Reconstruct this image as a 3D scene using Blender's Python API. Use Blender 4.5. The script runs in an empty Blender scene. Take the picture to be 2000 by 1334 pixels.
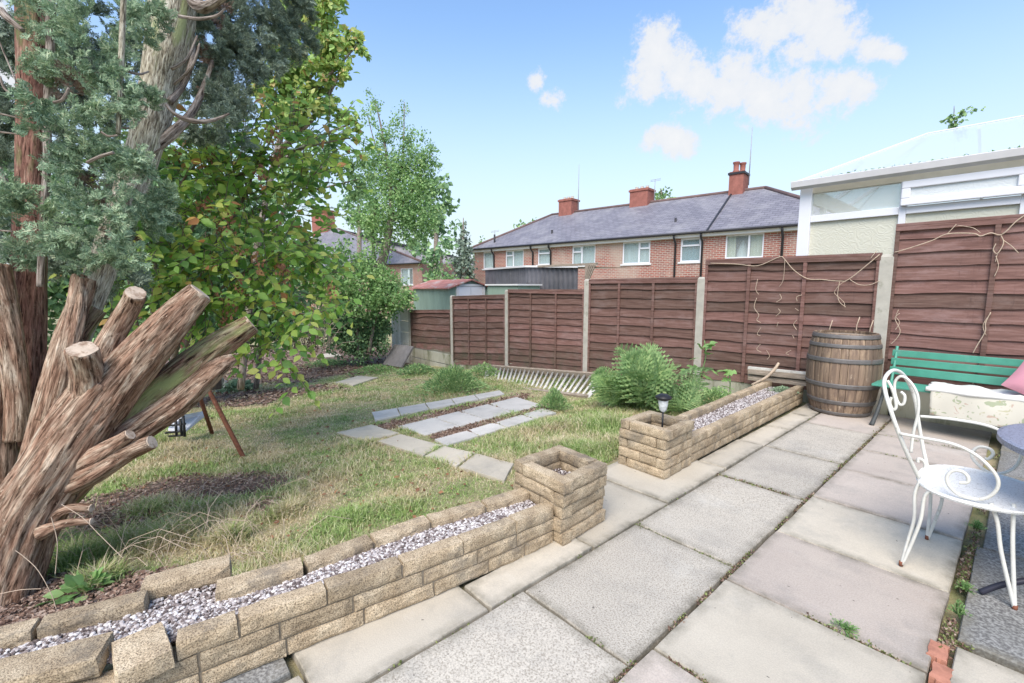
import bpy, bmesh, math, random
import numpy as np
from mathutils import Vector, Matrix, noise as mnoise
R = math.radians
random.seed(7); rng = np.random.default_rng(7)
SC = bpy.context.scene
COL = SC.collection

# ------------------------------------------------------------------ camera
CAM_H, FOC, PITCH, YAW = 1.35, 900.0, R(6.8), R(48.2)
cd = bpy.data.cameras.new('camera'); cam = bpy.data.objects.new('camera', cd); COL.objects.link(cam)
cam.location = (0, 0, CAM_H); cam.rotation_euler = (R(90) - PITCH, 0, YAW)
cd.sensor_width = 36.0; cd.lens = 36.0 * FOC / 2000.0
cd.clip_start = 0.05; cd.clip_end = 2000
SC.camera = cam

# ------------------------------------------------------------------ survey helpers (photo measurements -> metres)
FW = np.array([-math.sin(YAW)*math.cos(PITCH), math.cos(YAW)*math.cos(PITCH), -math.sin(PITCH)])
RT = np.array([math.cos(YAW), math.sin(YAW), 0.0])
UP = np.cross(RT, FW)
O3 = np.array([0, 0, CAM_H])
def ray(x, y): return FW + (x-1000)/FOC*RT + (667-y)/FOC*UP
def G(x, y, z=0.0):
    d = ray(x, y); t = (z-CAM_H)/d[2]; p = O3+t*d; return Vector((p[0], p[1], z))
def Yp(x, y, Y):
    d = ray(x, y); t = Y/d[1]; p = O3+t*d; return Vector((p[0], Y, p[2]))
def at(x, y, d):
    p = O3 + d*ray(x, y); return Vector(p)
def gz(x, y):
    z = -0.08*max(0.0, -1.75-x)
    z = max(z, -0.75)
    if y > 6.6: z = min(z, -0.30 - 0.05*min(20, y-6.6))
    if x < -9.5 and False: z = z
    return z
def GG(x, y, off=0.0):
    z = 0.0
    for _ in range(30):
        p = G(x, y, z+off); z = gz(p[0], min(p[1], 6.5))
    return G(x, y, z+off)
class Frame:
    def __init__(s, ang, D):
        s.a = ang; s.D = D; s.s = np.array([math.cos(ang), math.sin(ang), 0]); s.n = np.array([-math.sin(ang), math.cos(ang), 0])
    def L(s, x, y, off=0.0):
        d = ray(x, y); t = (s.D+off)/d.dot(s.n); p = O3+t*d
        return (float(p.dot(s.s)), float(p[2]))
    def empty(s, name, **k):
        return thing(name, loc=tuple(s.n*s.D), rotz=s.a, **k)

# ------------------------------------------------------------------ world, sun, exposure
W = bpy.data.worlds.new('World'); SC.world = W; W.use_nodes = True
SUN_DIR = Vector((0.42, -0.72, 1.05)).normalized()
SUN_EL = math.asin(SUN_DIR.z); SUN_AZ = math.atan2(SUN_DIR.x, SUN_DIR.y)
SKY_STRENGTH, SUN_STRENGTH, SUN_ANGLE, EXPOSURE = 0.15, 2.0, 42, 1.18
def build_world():
    nt = W.node_tree; N = nt.nodes; Lk = nt.links; N.clear()
    out = N.new('ShaderNodeOutputWorld'); bg = N.new('ShaderNodeBackground'); bg.inputs[1].default_value = SKY_STRENGTH
    sky = N.new('ShaderNodeTexSky'); sky.sky_type = 'NISHITA'; sky.sun_disc = False
    sky.sun_elevation = SUN_EL; sky.sun_rotation = SUN_AZ; sky.air_density = 1.0; sky.dust_density = 1.0; sky.ozone_density = 1.2
    geo = N.new('ShaderNodeTexCoord')
    # thin summer haze towards the horizon, all round
    sx = N.new('ShaderNodeSeparateXYZ'); Lk.new(geo.outputs['Generated'], sx.inputs[0])
    mr = N.new('ShaderNodeMapRange'); mr.inputs[1].default_value = 0.0; mr.inputs[2].default_value = 0.52; mr.inputs[3].default_value = 1.0; mr.inputs[4].default_value = 0.0
    mr.interpolation_type = 'SMOOTHSTEP'; Lk.new(sx.outputs[2], mr.inputs[0])
    hm = N.new('ShaderNodeMath'); hm.operation = 'MULTIPLY'; hm.inputs[1].default_value = HZ_AMT; Lk.new(mr.outputs[0], hm.inputs[0])
    gain = N.new('ShaderNodeMixRGB'); gain.blend_type = 'MULTIPLY'; gain.inputs[0].default_value = 1; gain.inputs[2].default_value = SKY_GAIN
    Lk.new(sky.outputs[0], gain.inputs[1])
    m1 = N.new('ShaderNodeMixRGB'); Lk.new(hm.outputs[0], m1.inputs[0]); Lk.new(gain.outputs[0], m1.inputs[1]); m1.inputs[2].default_value = HAZE_COL
    # cumulus puffs: soft lobes in given directions, broken up by noise
    nz = N.new('ShaderNodeTexNoise'); nz.inputs['Scale'].default_value = 13; nz.inputs['Detail'].default_value = 9; nz.inputs['Roughness'].default_value = 0.7
    Lk.new(geo.outputs['Generated'], nz.inputs['Vector'])
    nw = N.new('ShaderNodeTexNoise'); nw.inputs['Scale'].default_value = 7; nw.inputs['Detail'].default_value = 5
    Lk.new(geo.outputs['Generated'], nw.inputs['Vector'])
    wv = N.new('ShaderNodeVectorMath'); wv.operation = 'MULTIPLY_ADD'; wv.inputs[1].default_value = (0.055, 0.055, 0.055); Lk.new(nw.outputs['Color'], wv.inputs[0])
    ofs = N.new('ShaderNodeVectorMath'); ofs.operation = 'SUBTRACT'; ofs.inputs[1].default_value = (0.0275, 0.0275, 0.0275); Lk.new(geo.outputs['Generated'], ofs.inputs[0])
    Lk.new(ofs.outputs[0], wv.inputs[2])
    last = None
    puffs = [(1290,105,62),(1265,150,58),(1320,140,62),(1365,165,66),(1420,185,78),(1440,135,50),(1490,195,84),(1560,195,84),(1620,190,66),(1670,185,46),(1470,55,56),(1530,45,80),(1590,50,80),(1555,95,66),(1640,70,58),(1690,85,44),(1735,95,30),(1275,272,46),(1320,268,46),(1350,276,36),(1070,190,40),(1045,162,34)]
    dirs = [(Vector(ray(a, b)).normalized(), c/640.0) for a, b, c in puffs]
    for az, el, s in [(-150,25,.16),(-140,28,.12),(150,38,.2),(120,30,.18),(100,22,.15),(-110,45,.17),(-95,20,.14),(175,20,.15),(60,50,.15),(20,60,.14),(-170,55,.2),(130,60,.16)]:
        dirs.append((Vector((math.cos(R(el))*math.sin(R(az)), math.cos(R(el))*math.cos(R(az)), math.sin(R(el)))), s))
    for dv, s in dirs:
        ds = N.new('ShaderNodeVectorMath'); ds.operation = 'DISTANCE'; Lk.new(wv.outputs[0], ds.inputs[0]); ds.inputs[1].default_value = dv
        q = N.new('ShaderNodeMapRange'); q.inputs[1].default_value = 0; q.inputs[2].default_value = s; q.inputs[3].default_value = 1; q.inputs[4].default_value = 0
        Lk.new(ds.outputs['Value'], q.inputs[0])
        if last is None: last = q.outputs[0]
        else:
            mx = N.new('ShaderNodeMath'); mx.operation = 'MAXIMUM'; Lk.new(last, mx.inputs[0]); Lk.new(q.outputs[0], mx.inputs[1]); last = mx.outputs[0]
    ad = N.new('ShaderNodeMath'); ad.operation = 'MULTIPLY_ADD'; Lk.new(nz.outputs['Fac'], ad.inputs[0]); ad.inputs[1].default_value = 1.9
    su = N.new('ShaderNodeMath'); su.operation = 'SUBTRACT'; Lk.new(last, su.inputs[0]); su.inputs[1].default_value = 1.38; Lk.new(su.outputs[0], ad.inputs[2])
    gate = N.new('ShaderNodeMapRange'); gate.inputs[1].default_value = 0.03; gate.inputs[2].default_value = 0.36; gate.interpolation_type = 'SMOOTHSTEP'
    Lk.new(ad.outputs[0], gate.inputs[0])
    g2 = N.new('ShaderNodeMath'); g2.operation = 'MULTIPLY'; Lk.new(gate.outputs[0], g2.inputs[0])
    nonz = N.new('ShaderNodeMapRange'); nonz.inputs[1].default_value = 0.0; nonz.inputs[2].default_value = 0.15; Lk.new(last, nonz.inputs[0]); Lk.new(nonz.outputs[0], g2.inputs[1])
    cm = N.new('ShaderNodeMath'); cm.operation = 'MULTIPLY'; cm.inputs[1].default_value = 0.93; Lk.new(g2.outputs[0], cm.inputs[0])
    cr = N.new('ShaderNodeMixRGB'); cr.inputs[1].default_value = CLOUD_A; cr.inputs[2].default_value = CLOUD_B; Lk.new(ad.outputs[0], cr.inputs[0])
    m2 = N.new('ShaderNodeMixRGB'); Lk.new(cm.outputs[0], m2.inputs[0]); Lk.new(m1.outputs[0], m2.inputs[1]); Lk.new(cr.outputs[0], m2.inputs[2])
    Lk.new(m2.outputs[0], bg.inputs[0]); Lk.new(bg.outputs[0], out.inputs[0])
HZ_AMT = 0.9
SKY_GAIN = (0.78, 0.87, 0.92, 1)
HAZE_COL = (2.35, 2.55, 2.65, 1)
CLOUD_A = (2.4, 2.5, 2.65, 1); CLOUD_B = (2.9, 2.86, 2.8, 1)
build_world()
sd = bpy.data.lights.new('sun', 'SUN'); sd.energy = SUN_STRENGTH; sd.angle = R(SUN_ANGLE); sd.color = (1.0, 0.90, 0.78)
so = bpy.data.objects.new('sun', sd); COL.objects.link(so); so.rotation_euler = SUN_DIR.to_track_quat('Z', 'Y').to_euler()
SC.view_settings.view_transform = 'Standard'; SC.view_settings.look = 'None'; SC.view_settings.gamma = 1
SC.view_settings.use_curve_mapping = False; SC.view_settings.exposure = EXPOSURE

# ------------------------------------------------------------------ object helpers
def thing(name, label=None, cat=None, loc=(0, 0, 0), rotz=0.0, group=None, kind=None):
    o = bpy.data.objects.new(name, None); COL.objects.link(o); o.empty_display_size = 0.1
    o.location = loc; o.rotation_euler = (0, 0, rotz)
    return tag(o, label, cat, group, kind)
def tag(o, label=None, cat=None, group=None, kind=None):
    if label: o['label'] = label
    if cat: o['category'] = cat
    if group: o['group'] = group
    if kind: o['kind'] = kind
    return o
def link(name, me, m, parent=None, loc=None, rot=None, kind=None, label=None):
    if m is not None and len(me.materials) == 0: me.materials.append(m)
    o = bpy.data.objects.new(name, me); COL.objects.link(o)
    if parent is not None: o.parent = parent
    if loc is not None: o.location = loc
    if rot is not None: o.rotation_euler = rot
    if kind: o['kind'] = kind
    if label: o['label'] = label
    return o
def np_mesh(name, V, F, smooth=False):
    V = np.ascontiguousarray(V, dtype=np.float32); F = np.ascontiguousarray(F, dtype=np.int32); k = F.shape[1]
    me = bpy.data.meshes.new(name)
    me.vertices.add(len(V)); me.vertices.foreach_set('co', V.ravel())
    me.loops.add(F.size); me.loops.foreach_set('vertex_index', F.ravel())
    me.polygons.add(len(F)); me.polygons.foreach_set('loop_start', np.arange(0, F.size, k, dtype=np.int32))
    me.polygons.foreach_set('use_smooth', np.full(len(F), smooth))
    me.update(calc_edges=True); return me
def inst(tv, tf, pos, rot, scl):
    """many copies of a little template joined into one vertex / face array"""
    tv = np.asarray(tv, float); tf = np.asarray(tf, int); n = len(pos)
    V = np.einsum('nij,kj->nki', rot, tv)*np.asarray(scl).reshape(n, 1, -1) + np.asarray(pos)[:, None, :]
    F = tf[None] + (np.arange(n)*len(tv))[:, None, None]
    return V.reshape(-1, 3), F.reshape(-1, tf.shape[1])
def frames(tip, nrm):
    """rotation matrices with local +Y = tip direction, +Z about the normal"""
    y = tip/np.linalg.norm(tip, axis=1, keepdims=True)
    x = np.cross(y, nrm); x /= (np.linalg.norm(x, axis=1, keepdims=True)+1e-9)
    z = np.cross(x, y)
    return np.stack([x, y, z], axis=2)
def rvec(n, g=rng): v = g.normal(size=(n, 3)); return v/np.linalg.norm(v, axis=1, keepdims=True)

class MB:
    def __init__(s): s.v = []; s.f = []; s.bk = []; s.sm = []
    def add(s, V, F, smooth=False):
        b = len(s.v); s.v += [tuple(p) for p in V]; s.f += [tuple(i+b for i in f) for f in F]; s.sm += [smooth]*len(F)
    def box(s, x0, x1, y0, y1, z0, z1, M=None):
        V = [Vector((x, y, z)) for z in (z0, z1) for y in (y0, y1) for x in (x0, x1)]
        if M is not None: V = [M @ p for p in V]
        s.add(V, [(0,2,3,1), (4,5,7,6), (0,1,5,4), (2,6,7,3), (0,4,6,2), (1,3,7,5)])
        return s
    def bar(s, a, b, w, h, up=Vector((0, 0, 1))):
        a = Vector(a); b = Vector(b); d = (b-a).normalized(); x = d.cross(up).normalized(); z = x.cross(d)
        V = [p + x*w/2*i + z*h/2*j for p in (a, b) for i, j in ((-1,-1),(1,-1),(1,1),(-1,1))]
        s.add(V, [(0,1,2,3), (7,6,5,4), (0,4,5,1), (1,5,6,2), (2,6,7,3), (3,7,4,0)]); return s
    def tube(s, pts, rad, n=8, smooth=True, cap=True, wob=0.0, seed=0):
        pts = [Vector(p) for p in pts]
        if not hasattr(rad, '__len__'): rad = [rad]*len(pts)
        prev = None; rings = []; b = len(s.v); L = 0.0; V = []; BK = []
        for i, p in enumerate(pts):
            t = (pts[min(i+1, len(pts)-1)]-pts[max(i-1, 0)]).normalized()
            if prev is None:
                a = Vector((0, 0, 1)) if abs(t.z) < 0.9 else Vector((1, 0, 0)); x = t.cross(a).normalized()
            else: x = (prev-t*prev.dot(t)).normalized()
            prev = x; y = t.cross(x)
            if i: L += (p-pts[i-1]).length
            for k in range(n):
                a = 2*math.pi*k/n; c = math.cos(a); q = math.sin(a); r = rad[i]
                if wob:
                    r *= 1 + wob*(mnoise.noise(Vector((c*2.2+seed, q*2.2, L*1.3)))+0.6*mnoise.noise(Vector((c*5+seed, q*5, L*2.0)))+0.45*abs(mnoise.noise(Vector((c*11+seed, q*11, L*2.2))))+0.3*mnoise.noise(Vector((c*20+seed, q*20, L*5))))
                V.append(p+x*c*r+y*q*r); BK.append((c*rad[i], q*rad[i], L))
        F = []
        for i in range(len(pts)-1):
            for k in range(n):
                F.append((i*n+k, i*n+(k+1) % n, (i+1)*n+(k+1) % n, (i+1)*n+k))
        s.add(V, F, smooth); s.bk += BK
        if cap:
            s.f.append(tuple(b+k for k in reversed(range(n)))); s.f.append(tuple(b+(len(pts)-1)*n+k for k in range(n))); s.sm += [False, False]
        return s
    def lathe(s, prof, n=32, c=(0, 0, 0), smooth=True, cap=False, a0=0, a1=2*math.pi):
        full = abs(a1-a0-2*math.pi) < 1e-6; m = n if full else n+1; V = []
        for r, z in prof:
            for k in range(m):
                a = a0+(a1-a0)*k/n; V.append((c[0]+r*math.cos(a), c[1]+r*math.sin(a), c[2]+z))
        F = []
        for i in range(len(prof)-1):
            for k in range(n):
                k2 = (k+1) % m; F.append((i*m+k, i*m+k2, (i+1)*m+k2, (i+1)*m+k))
        if cap: F.append(tuple(reversed(range(m)))); F.append(tuple((len(prof)-1)*m+k for k in range(m)))
        s.add(V, F, smooth); return s
    def mesh(s, name):
        me = bpy.data.meshes.new(name); me.from_pydata([tuple(v) for v in s.v], [], s.f); me.polygons.foreach_set('use_smooth', s.sm)
        if s.bk and len(s.bk) == len(s.v):
            a = me.attributes.new('bk', 'FLOAT_VECTOR', 'POINT'); a.data.foreach_set('vector', np.array(s.bk, dtype=np.float32).ravel())
        me.update(); return me
    def build(s, name, m, parent=None, bevel=0.0, **k):
        me = s.mesh(name)
        if bevel:
            bm = bmesh.new(); bm.from_mesh(me)
            bmesh.ops.bevel(bm, geom=[e for e in bm.edges if len(e.link_faces) == 2 and e.calc_face_angle(0) > 0.6], offset=bevel, segments=2, affect='EDGES', profile=0.6)
            bm.to_mesh(me); bm.free()
        return link(name, me, m, parent, **k)
def spline(pts, n=6, rad=None):
    """Catmull-Rom through points"""
    P = [Vector(p) for p in pts]; out = []; ro = []
    rr = rad if rad is not None and hasattr(rad, '__len__') else [rad or 0]*len(P)
    for i in range(len(P)-1):
        p0 = P[max(i-1, 0)]; p1 = P[i]; p2 = P[i+1]; p3 = P[min(i+2, len(P)-1)]
        for k in range(n):
            t = k/n; out.append(0.5*((2*p1)+(p2-p0)*t+(2*p0-5*p1+4*p2-p3)*t*t+(3*p1-p0-3*p2+p3)*t**3)); ro.append(rr[i]*(1-t)+rr[i+1]*t)
    out.append(P[-1]); ro.append(rr[-1])
    return (out, ro) if rad is not None else out

# ------------------------------------------------------------------ materials
def nodes(name):
    m = bpy.data.materials.new(name); m.use_nodes = True; nt = m.node_tree; nt.nodes.clear()
    o = nt.nodes.new('ShaderNodeOutputMaterial'); b = nt.nodes.new('ShaderNodeBsdfPrincipled'); nt.links.new(b.outputs[0], o.inputs[0])
    return m, nt, b, o
def c4(c): return (c[0], c[1], c[2], 1)
def ramp(nt, fac, stops, const=False):
    r = nt.nodes.new('ShaderNodeValToRGB'); e = r.color_ramp.elements
    if const: r.color_ramp.interpolation = 'CONSTANT'
    e[0].position, e[0].color = stops[0][0], c4(stops[0][1]); e[1].position, e[1].color = stops[-1][0], c4(stops[-1][1])
    for p, c in stops[1:-1]: q = e.new(p); q.color = c4(c)
    nt.links.new(fac, r.inputs[0]); return r.outputs[0]
def tex(nt, vec, scale, detail=5, rough=0.6, typ='noise', dist=0):
    if typ == 'noise':
        n = nt.nodes.new('ShaderNodeTexNoise'); n.inputs['Detail'].default_value = detail; n.inputs['Roughness'].default_value = rough; n.inputs['Distortion'].default_value = dist; n.inputs['Scale'].default_value = scale
        nt.links.new(vec, n.inputs['Vector']); return n.outputs['Fac']
    n = nt.nodes.new('ShaderNodeTexVoronoi'); n.inputs['Scale'].default_value = scale; nt.links.new(vec, n.inputs['Vector'])
    return n.outputs['Color'] if typ == 'vcol' else n.outputs['Distance']
def mapping(nt, vec, scale=(1, 1, 1), loc=(0, 0, 0), rot=(0, 0, 0)):
    m = nt.nodes.new('ShaderNodeMapping'); m.inputs['Scale'].default_value = scale; m.inputs['Location'].default_value = loc; m.inputs['Rotation'].default_value = rot
    nt.links.new(vec, m.inputs['Vector']); return m.outputs[0]
def mix(nt, f, a, b, mode='MIX'):
    m = nt.nodes.new('ShaderNodeMixRGB'); m.blend_type = mode
    for i, v in ((0, f), (1, a), (2, b)):
        if isinstance(v, (int, float)): m.inputs[i].default_value = v
        elif isinstance(v, tuple): m.inputs[i].default_value = c4(v)
        else: nt.links.new(v, m.inputs[i])
    return m.outputs[0]
def maprange(nt, v, a, b, c=0, d=1):
    m = nt.nodes.new('ShaderNodeMapRange'); m.inputs[1].default_value = a; m.inputs[2].default_value = b; m.inputs[3].default_value = c; m.inputs[4].default_value = d
    nt.links.new(v, m.inputs[0]); return m.outputs[0]
def coords(nt, kind='Object', attr=None):
    if attr:
        a = nt.nodes.new('ShaderNodeAttribute'); a.attribute_name = attr; return a.outputs['Vector']
    if kind == 'World':
        g = nt.nodes.new('ShaderNodeNewGeometry'); return g.outputs['Position']
    t = nt.nodes.new('ShaderNodeTexCoord'); return t.outputs[kind]
def bump(nt, b, h, strength=0.4, dist=0.01):
    n = nt.nodes.new('ShaderNodeBump'); n.inputs['Strength'].default_value = strength; n.inputs['Distance'].default_value = dist
    nt.links.new(h, n.inputs['Height']); nt.links.new(n.outputs[0], b.inputs['Normal'])
def objrand(nt): return nt.nodes.new('ShaderNodeObjectInfo').outputs['Random']
def simple(name, col, rough=0.7, var=0.15, scale=6, bmp=0.15, bscale=60, bdist=0.003, metal=0, dirt=None, vec='World', spec=0.3, stretch=(1, 1, 1), orand=0.0):
    m, nt, b, o = nodes(name); v = mapping(nt, coords(nt, vec), stretch)
    lo = tuple(max(0, c*(1-var)) for c in col); hi = tuple(min(1, c*(1+var)) for c in col)
    c = ramp(nt, tex(nt, v, scale, 6), [(0.3, lo), (0.7, hi)])
    if dirt is not None:
        d = maprange(nt, tex(nt, v, scale*0.6, 8, 0.7), dirt[1], dirt[1]+0.12); c = mix(nt, d, c, dirt[0])
    if orand:
        k = maprange(nt, objrand(nt), 0, 1, 1-orand, 1+orand); q = nt.nodes.new('ShaderNodeCombineColor')
        for i in range(3): nt.links.new(k, q.inputs[i])
        c = mix(nt, 1.0, c, q.outputs[0], 'MULTIPLY')
    nt.links.new(c, b.inputs['Base Color']); b.inputs['Roughness'].default_value = rough; b.inputs['Metallic'].default_value = metal; b.inputs['Specular IOR Level'].default_value = spec
    if bmp: bump(nt, b, tex(nt, v, bscale, 4), bmp, bdist)
    return m
def leafmat(name, stops, rough=0.55, transl=0.35, clump=0.0):
    m, nt, b, o = nodes(name)
    g = nt.nodes.new('ShaderNodeNewGeometry')
    c = ramp(nt, g.outputs['Random Per Island'], stops)
    if clump:
        n = tex(nt, g.outputs['Position'], clump, 3); q = ramp(nt, n, [(0.35, (0.85, 0.88, 0.85)), (0.65, (1.2, 1.15, 1.1))]); c = mix(nt, 1.0, c, q, 'MULTIPLY')
    nt.links.new(c, b.inputs['Base Color']); b.inputs['Roughness'].default_value = rough; b.inputs['Specular IOR Level'].default_value = 0.35
    t = nt.nodes.new('ShaderNodeBsdfTranslucent'); nt.links.new(c, t.inputs[0]); s = nt.nodes.new('ShaderNodeMixShader'); s.inputs[0].default_value = transl
    nt.links.new(b.outputs[0], s.inputs[1]); nt.links.new(t.outputs[0], s.inputs[2]); nt.links.new(s.outputs[0], o.inputs[0])
    return m
def bark(name, cols, green=None, flecks=0.0, sc=1.0):
    m, nt, b, o = nodes(name); v = coords(nt, attr='bk')
    v1 = mapping(nt, v, (95*sc, 95*sc, 11*sc)); v2 = mapping(nt, v, (22*sc, 22*sc, 5*sc))
    n1 = tex(nt, v1, 1, 7, 0.65, dist=0.6); n2 = tex(nt, v2, 1, 5, 0.6, dist=0.8)
    base = ramp(nt, n2, [(0.28, cols[0]), (0.42, cols[1]), (0.58, cols[2]), (0.74, cols[3])])
    crack = ramp(nt, n1, [(0.36, (0.16, 0.13, 0.12)), (0.45, (0.65, 0.61, 0.58)), (0.55, (1.0, 1.0, 1.0)), (0.68, (1.45, 1.45, 1.45))])
    fib = tex(nt, mapping(nt, v, (34*sc, 34*sc, 3.2*sc)), 1, 6, 0.7, dist=1.2); crack = mix(nt, 1, crack, ramp(nt, fib, [(0.38, (0.45, 0.42, 0.40)), (0.47, (0.95, 0.95, 0.95)), (0.7, (1.2, 1.2, 1.2))]), 'MULTIPLY')
    c = mix(nt, 1.0, base, crack, 'MULTIPLY')
    if green is not None:
        g = maprange(nt, tex(nt, mapping(nt, v, (7, 7, 1.6)), 1, 4), green[1], green[1]+0.1); c = mix(nt, g, c, green[0])
    if flecks:
        f = maprange(nt, tex(nt, mapping(nt, v, (70, 70, 40)), 1, 3), 0.66, 0.70, 0, flecks); c = mix(nt, f, c, (0.62, 0.5, 0.38))
    nt.links.new(c, b.inputs['Base Color']); b.inputs['Roughness'].default_value = 0.85; b.inputs['Specular IOR Level'].default_value = 0.15
    h = mix(nt, 0.5, n1, n2); bump(nt, b, h, 0.9, 0.02)
    return m

def stone_mat():
    m, nt, b, o = nodes('buff_stone'); v = coords(nt, 'World')
    n = tex(nt, v, 9, 5); c = ramp(nt, n, [(0.3, (0.34, 0.26, 0.17)), (0.5, (0.45, 0.355, 0.24)), (0.68, (0.56, 0.46, 0.325))])
    sp = tex(nt, v, 210, 3, 0.7); c = mix(nt, 1, c, ramp(nt, sp, [(0.38, (0.35, 0.33, 0.32)), (0.49, (0.95, 0.95, 0.95)), (0.64, (1.3, 1.3, 1.3))]), 'MULTIPLY')
    st = maprange(nt, tex(nt, v, 5.5, 9, 0.75), 0.52, 0.64, 0, 0.65); c = mix(nt, st, c, (0.16, 0.14, 0.115))
    k = nt.nodes.new('ShaderNodeCombineColor'); r = maprange(nt, objrand(nt), 0, 1, 0.82, 1.15)
    for i in range(3): nt.links.new(r, k.inputs[i])
    c = mix(nt, 1, c, k.outputs[0], 'MULTIPLY'); nt.links.new(c, b.inputs['Base Color']); b.inputs['Roughness'].default_value = 0.9; b.inputs['Specular IOR Level'].default_value = 0.2
    bump(nt, b, mix(nt, 0.5, tex(nt, v, 28, 6, 0.7), sp), 0.9, 0.008); return m
def slab_mat(name, a, bcol, speck, spk_scale, streak=None, dark=(0.2, 0.2, 0.19), stain=0.34):
    m, nt, b, o = nodes(name); v = coords(nt, 'World')
    c = ramp(nt, tex(nt, v, 2.2, 6), [(0.3, a), (0.7, bcol)])
    s = tex(nt, v, spk_scale, 2, 0.6); c = mix(nt, 1, c, ramp(nt, s, speck), 'MULTIPLY')
    if streak:
        q = tex(nt, mapping(nt, v, (4, 40, 1), rot=(0, 0, 0.35)), 1, 6, 0.7, dist=0.4); c = mix(nt, maprange(nt, q, 0.5, 0.72, 0, 0.55), c, streak)
    d = maprange(nt, tex(nt, v, 3.1, 9, 0.72), 0.50, 0.68, 0, stain); c = mix(nt, d, c, dark)
    w = maprange(nt, tex(nt, v, 1.3, 9, 0.75), 0.56, 0.7, 0, 0.3); c = mix(nt, w, c, (0.62, 0.61, 0.57))
    at_ = nt.nodes.new('ShaderNodeAttribute'); at_.attribute_name = 'dirt'; em = nt.nodes.new('ShaderNodeMath'); em.operation = 'MULTIPLY'; nt.links.new(at_.outputs['Fac'], em.inputs[0]); nt.links.new(maprange(nt, tex(nt, v, 9, 7, 0.7), 0.40, 0.62, 0.15, 0.8), em.inputs[1]); c = mix(nt, em.outputs[0], c, (0.17, 0.155, 0.12))
    sp2 = maprange(nt, tex(nt, v, 40, 2, 0.5), 0.735, 0.76, 0, 0.8); c = mix(nt, sp2, c, (0.1, 0.09, 0.08))
    k = nt.nodes.new('ShaderNodeCombineColor'); r = maprange(nt, objrand(nt), 0, 1, 0.9, 1.08)
    for i in range(3): nt.links.new(r, k.inputs[i])
    c = mix(nt, 1, c, k.outputs[0], 'MULTIPLY'); nt.links.new(c, b.inputs['Base Color']); b.inputs['Roughness'].default_value = 0.85; b.inputs['Specular IOR Level'].default_value = 0.25
    bump(nt, b, mix(nt, 0.5, s, tex(nt, v, 12, 6, 0.7)), 0.5, 0.004); return m
M = {}
M['stone'] = stone_mat()
M['slab_plain'] = slab_mat('plain_slab', (0.449, 0.404, 0.331), (0.539, 0.488, 0.400), [(0.4, (0.93, 0.93, 0.93)), (0.6, (1.04, 1.04, 1.04))], 180)
M['slab_speckled'] = slab_mat('speckled_slab', (0.432, 0.393, 0.340), (0.516, 0.473, 0.404), [(0.36, (0.632, 0.614, 0.586)), (0.5, (0.98, 0.98, 0.97)), (0.64, (1.15, 1.15, 1.13))], 150)
M['slab_pink'] = slab_mat('pinkish_riven_slab', (0.427, 0.367, 0.320), (0.505, 0.441, 0.379), [(0.4, (0.9, 0.9, 0.9)), (0.6, (1.06, 1.06, 1.06))], 160, streak=(0.479, 0.406, 0.344))
M['slab_dark'] = slab_mat('dark_speckled_slab', (0.173, 0.173, 0.167), (0.255, 0.252, 0.242), [(0.38, (0.561, 0.544, 0.558)), (0.5, (0.98, 0.98, 0.97)), (0.64, (1.5, 1.5, 1.5))], 90)
M['slab_pale'] = slab_mat('pale_blue_slab', (0.469, 0.450, 0.419), (0.571, 0.544, 0.507), [(0.4, (0.93, 0.93, 0.93)), (0.6, (1.04, 1.04, 1.04))], 150)
M['brick'] = simple('broken_red_brick', (0.42, 0.19, 0.13), 0.9, 0.25, 25, 0.5, 90)
M['concrete'] = simple('weathered_concrete', (0.42, 0.40, 0.35), 0.9, 0.15, 8, 0.4, 120, dirt=((0.16, 0.17, 0.11), 0.56))
M['gravelboard'] = simple('mossy_concrete_board', (0.40, 0.39, 0.32), 0.9, 0.18, 4, 0.3, 80, dirt=((0.14, 0.15, 0.08), 0.5), stretch=(1, 1, 0.3))
def wood_stain():
    m, nt, b, o = nodes('brown_stained_wood'); v = coords(nt, 'World')
    g = tex(nt, mapping(nt, v, (3, 3, 42)), 1, 6, 0.65, dist=0.5); c = ramp(nt, g, [(0.3, (0.09, 0.05, 0.040)), (0.5, (0.15, 0.085, 0.069)), (0.72, (0.215, 0.14, 0.118))])
    w = maprange(nt, tex(nt, mapping(nt, v, (1, 1, 2.5)), 2.2, 9, 0.75), 0.5, 0.66, 0, 0.5); c = mix(nt, w, c, (0.25, 0.18, 0.165))
    sx = nt.nodes.new('ShaderNodeSeparateXYZ'); nt.links.new(v, sx.inputs[0]); lowz = maprange(nt, sx.outputs[2], -.3, .45, .75, 0); an = nt.nodes.new('ShaderNodeMath'); an.operation = 'MULTIPLY'; nt.links.new(lowz, an.inputs[0]); nt.links.new(maprange(nt, tex(nt, v, 5, 7, 0.7), .42, .62), an.inputs[1]); c = mix(nt, an.outputs[0], c, (0.085, 0.085, 0.055))
    stn = maprange(nt, tex(nt, mapping(nt, v, (22, 22, 1.2)), 1, 5, 0.7), .60, .70, 0, .35); c = mix(nt, stn, c, (0.06, 0.035, 0.032))
    k = nt.nodes.new('ShaderNodeCombineColor'); r = objrand(nt)
    for i, (a, e) in enumerate(((0.75, 1.3), (0.78, 1.2), (0.75, 1.25))): nt.links.new(maprange(nt, r, 0, 1, a, e), k.inputs[i])
    c = mix(nt, 1, c, k.outputs[0], 'MULTIPLY'); nt.links.new(c, b.inputs['Base Color']); b.inputs['Roughness'].default_value = 0.75; b.inputs['Specular IOR Level'].default_value = 0.3
    bump(nt, b, g, 0.5, 0.004); return m
M['fence'] = wood_stain()
M['twig'] = simple('dead_twig', (0.48, 0.38, 0.29), 0.9, 0.2, 30, 0)
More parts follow.
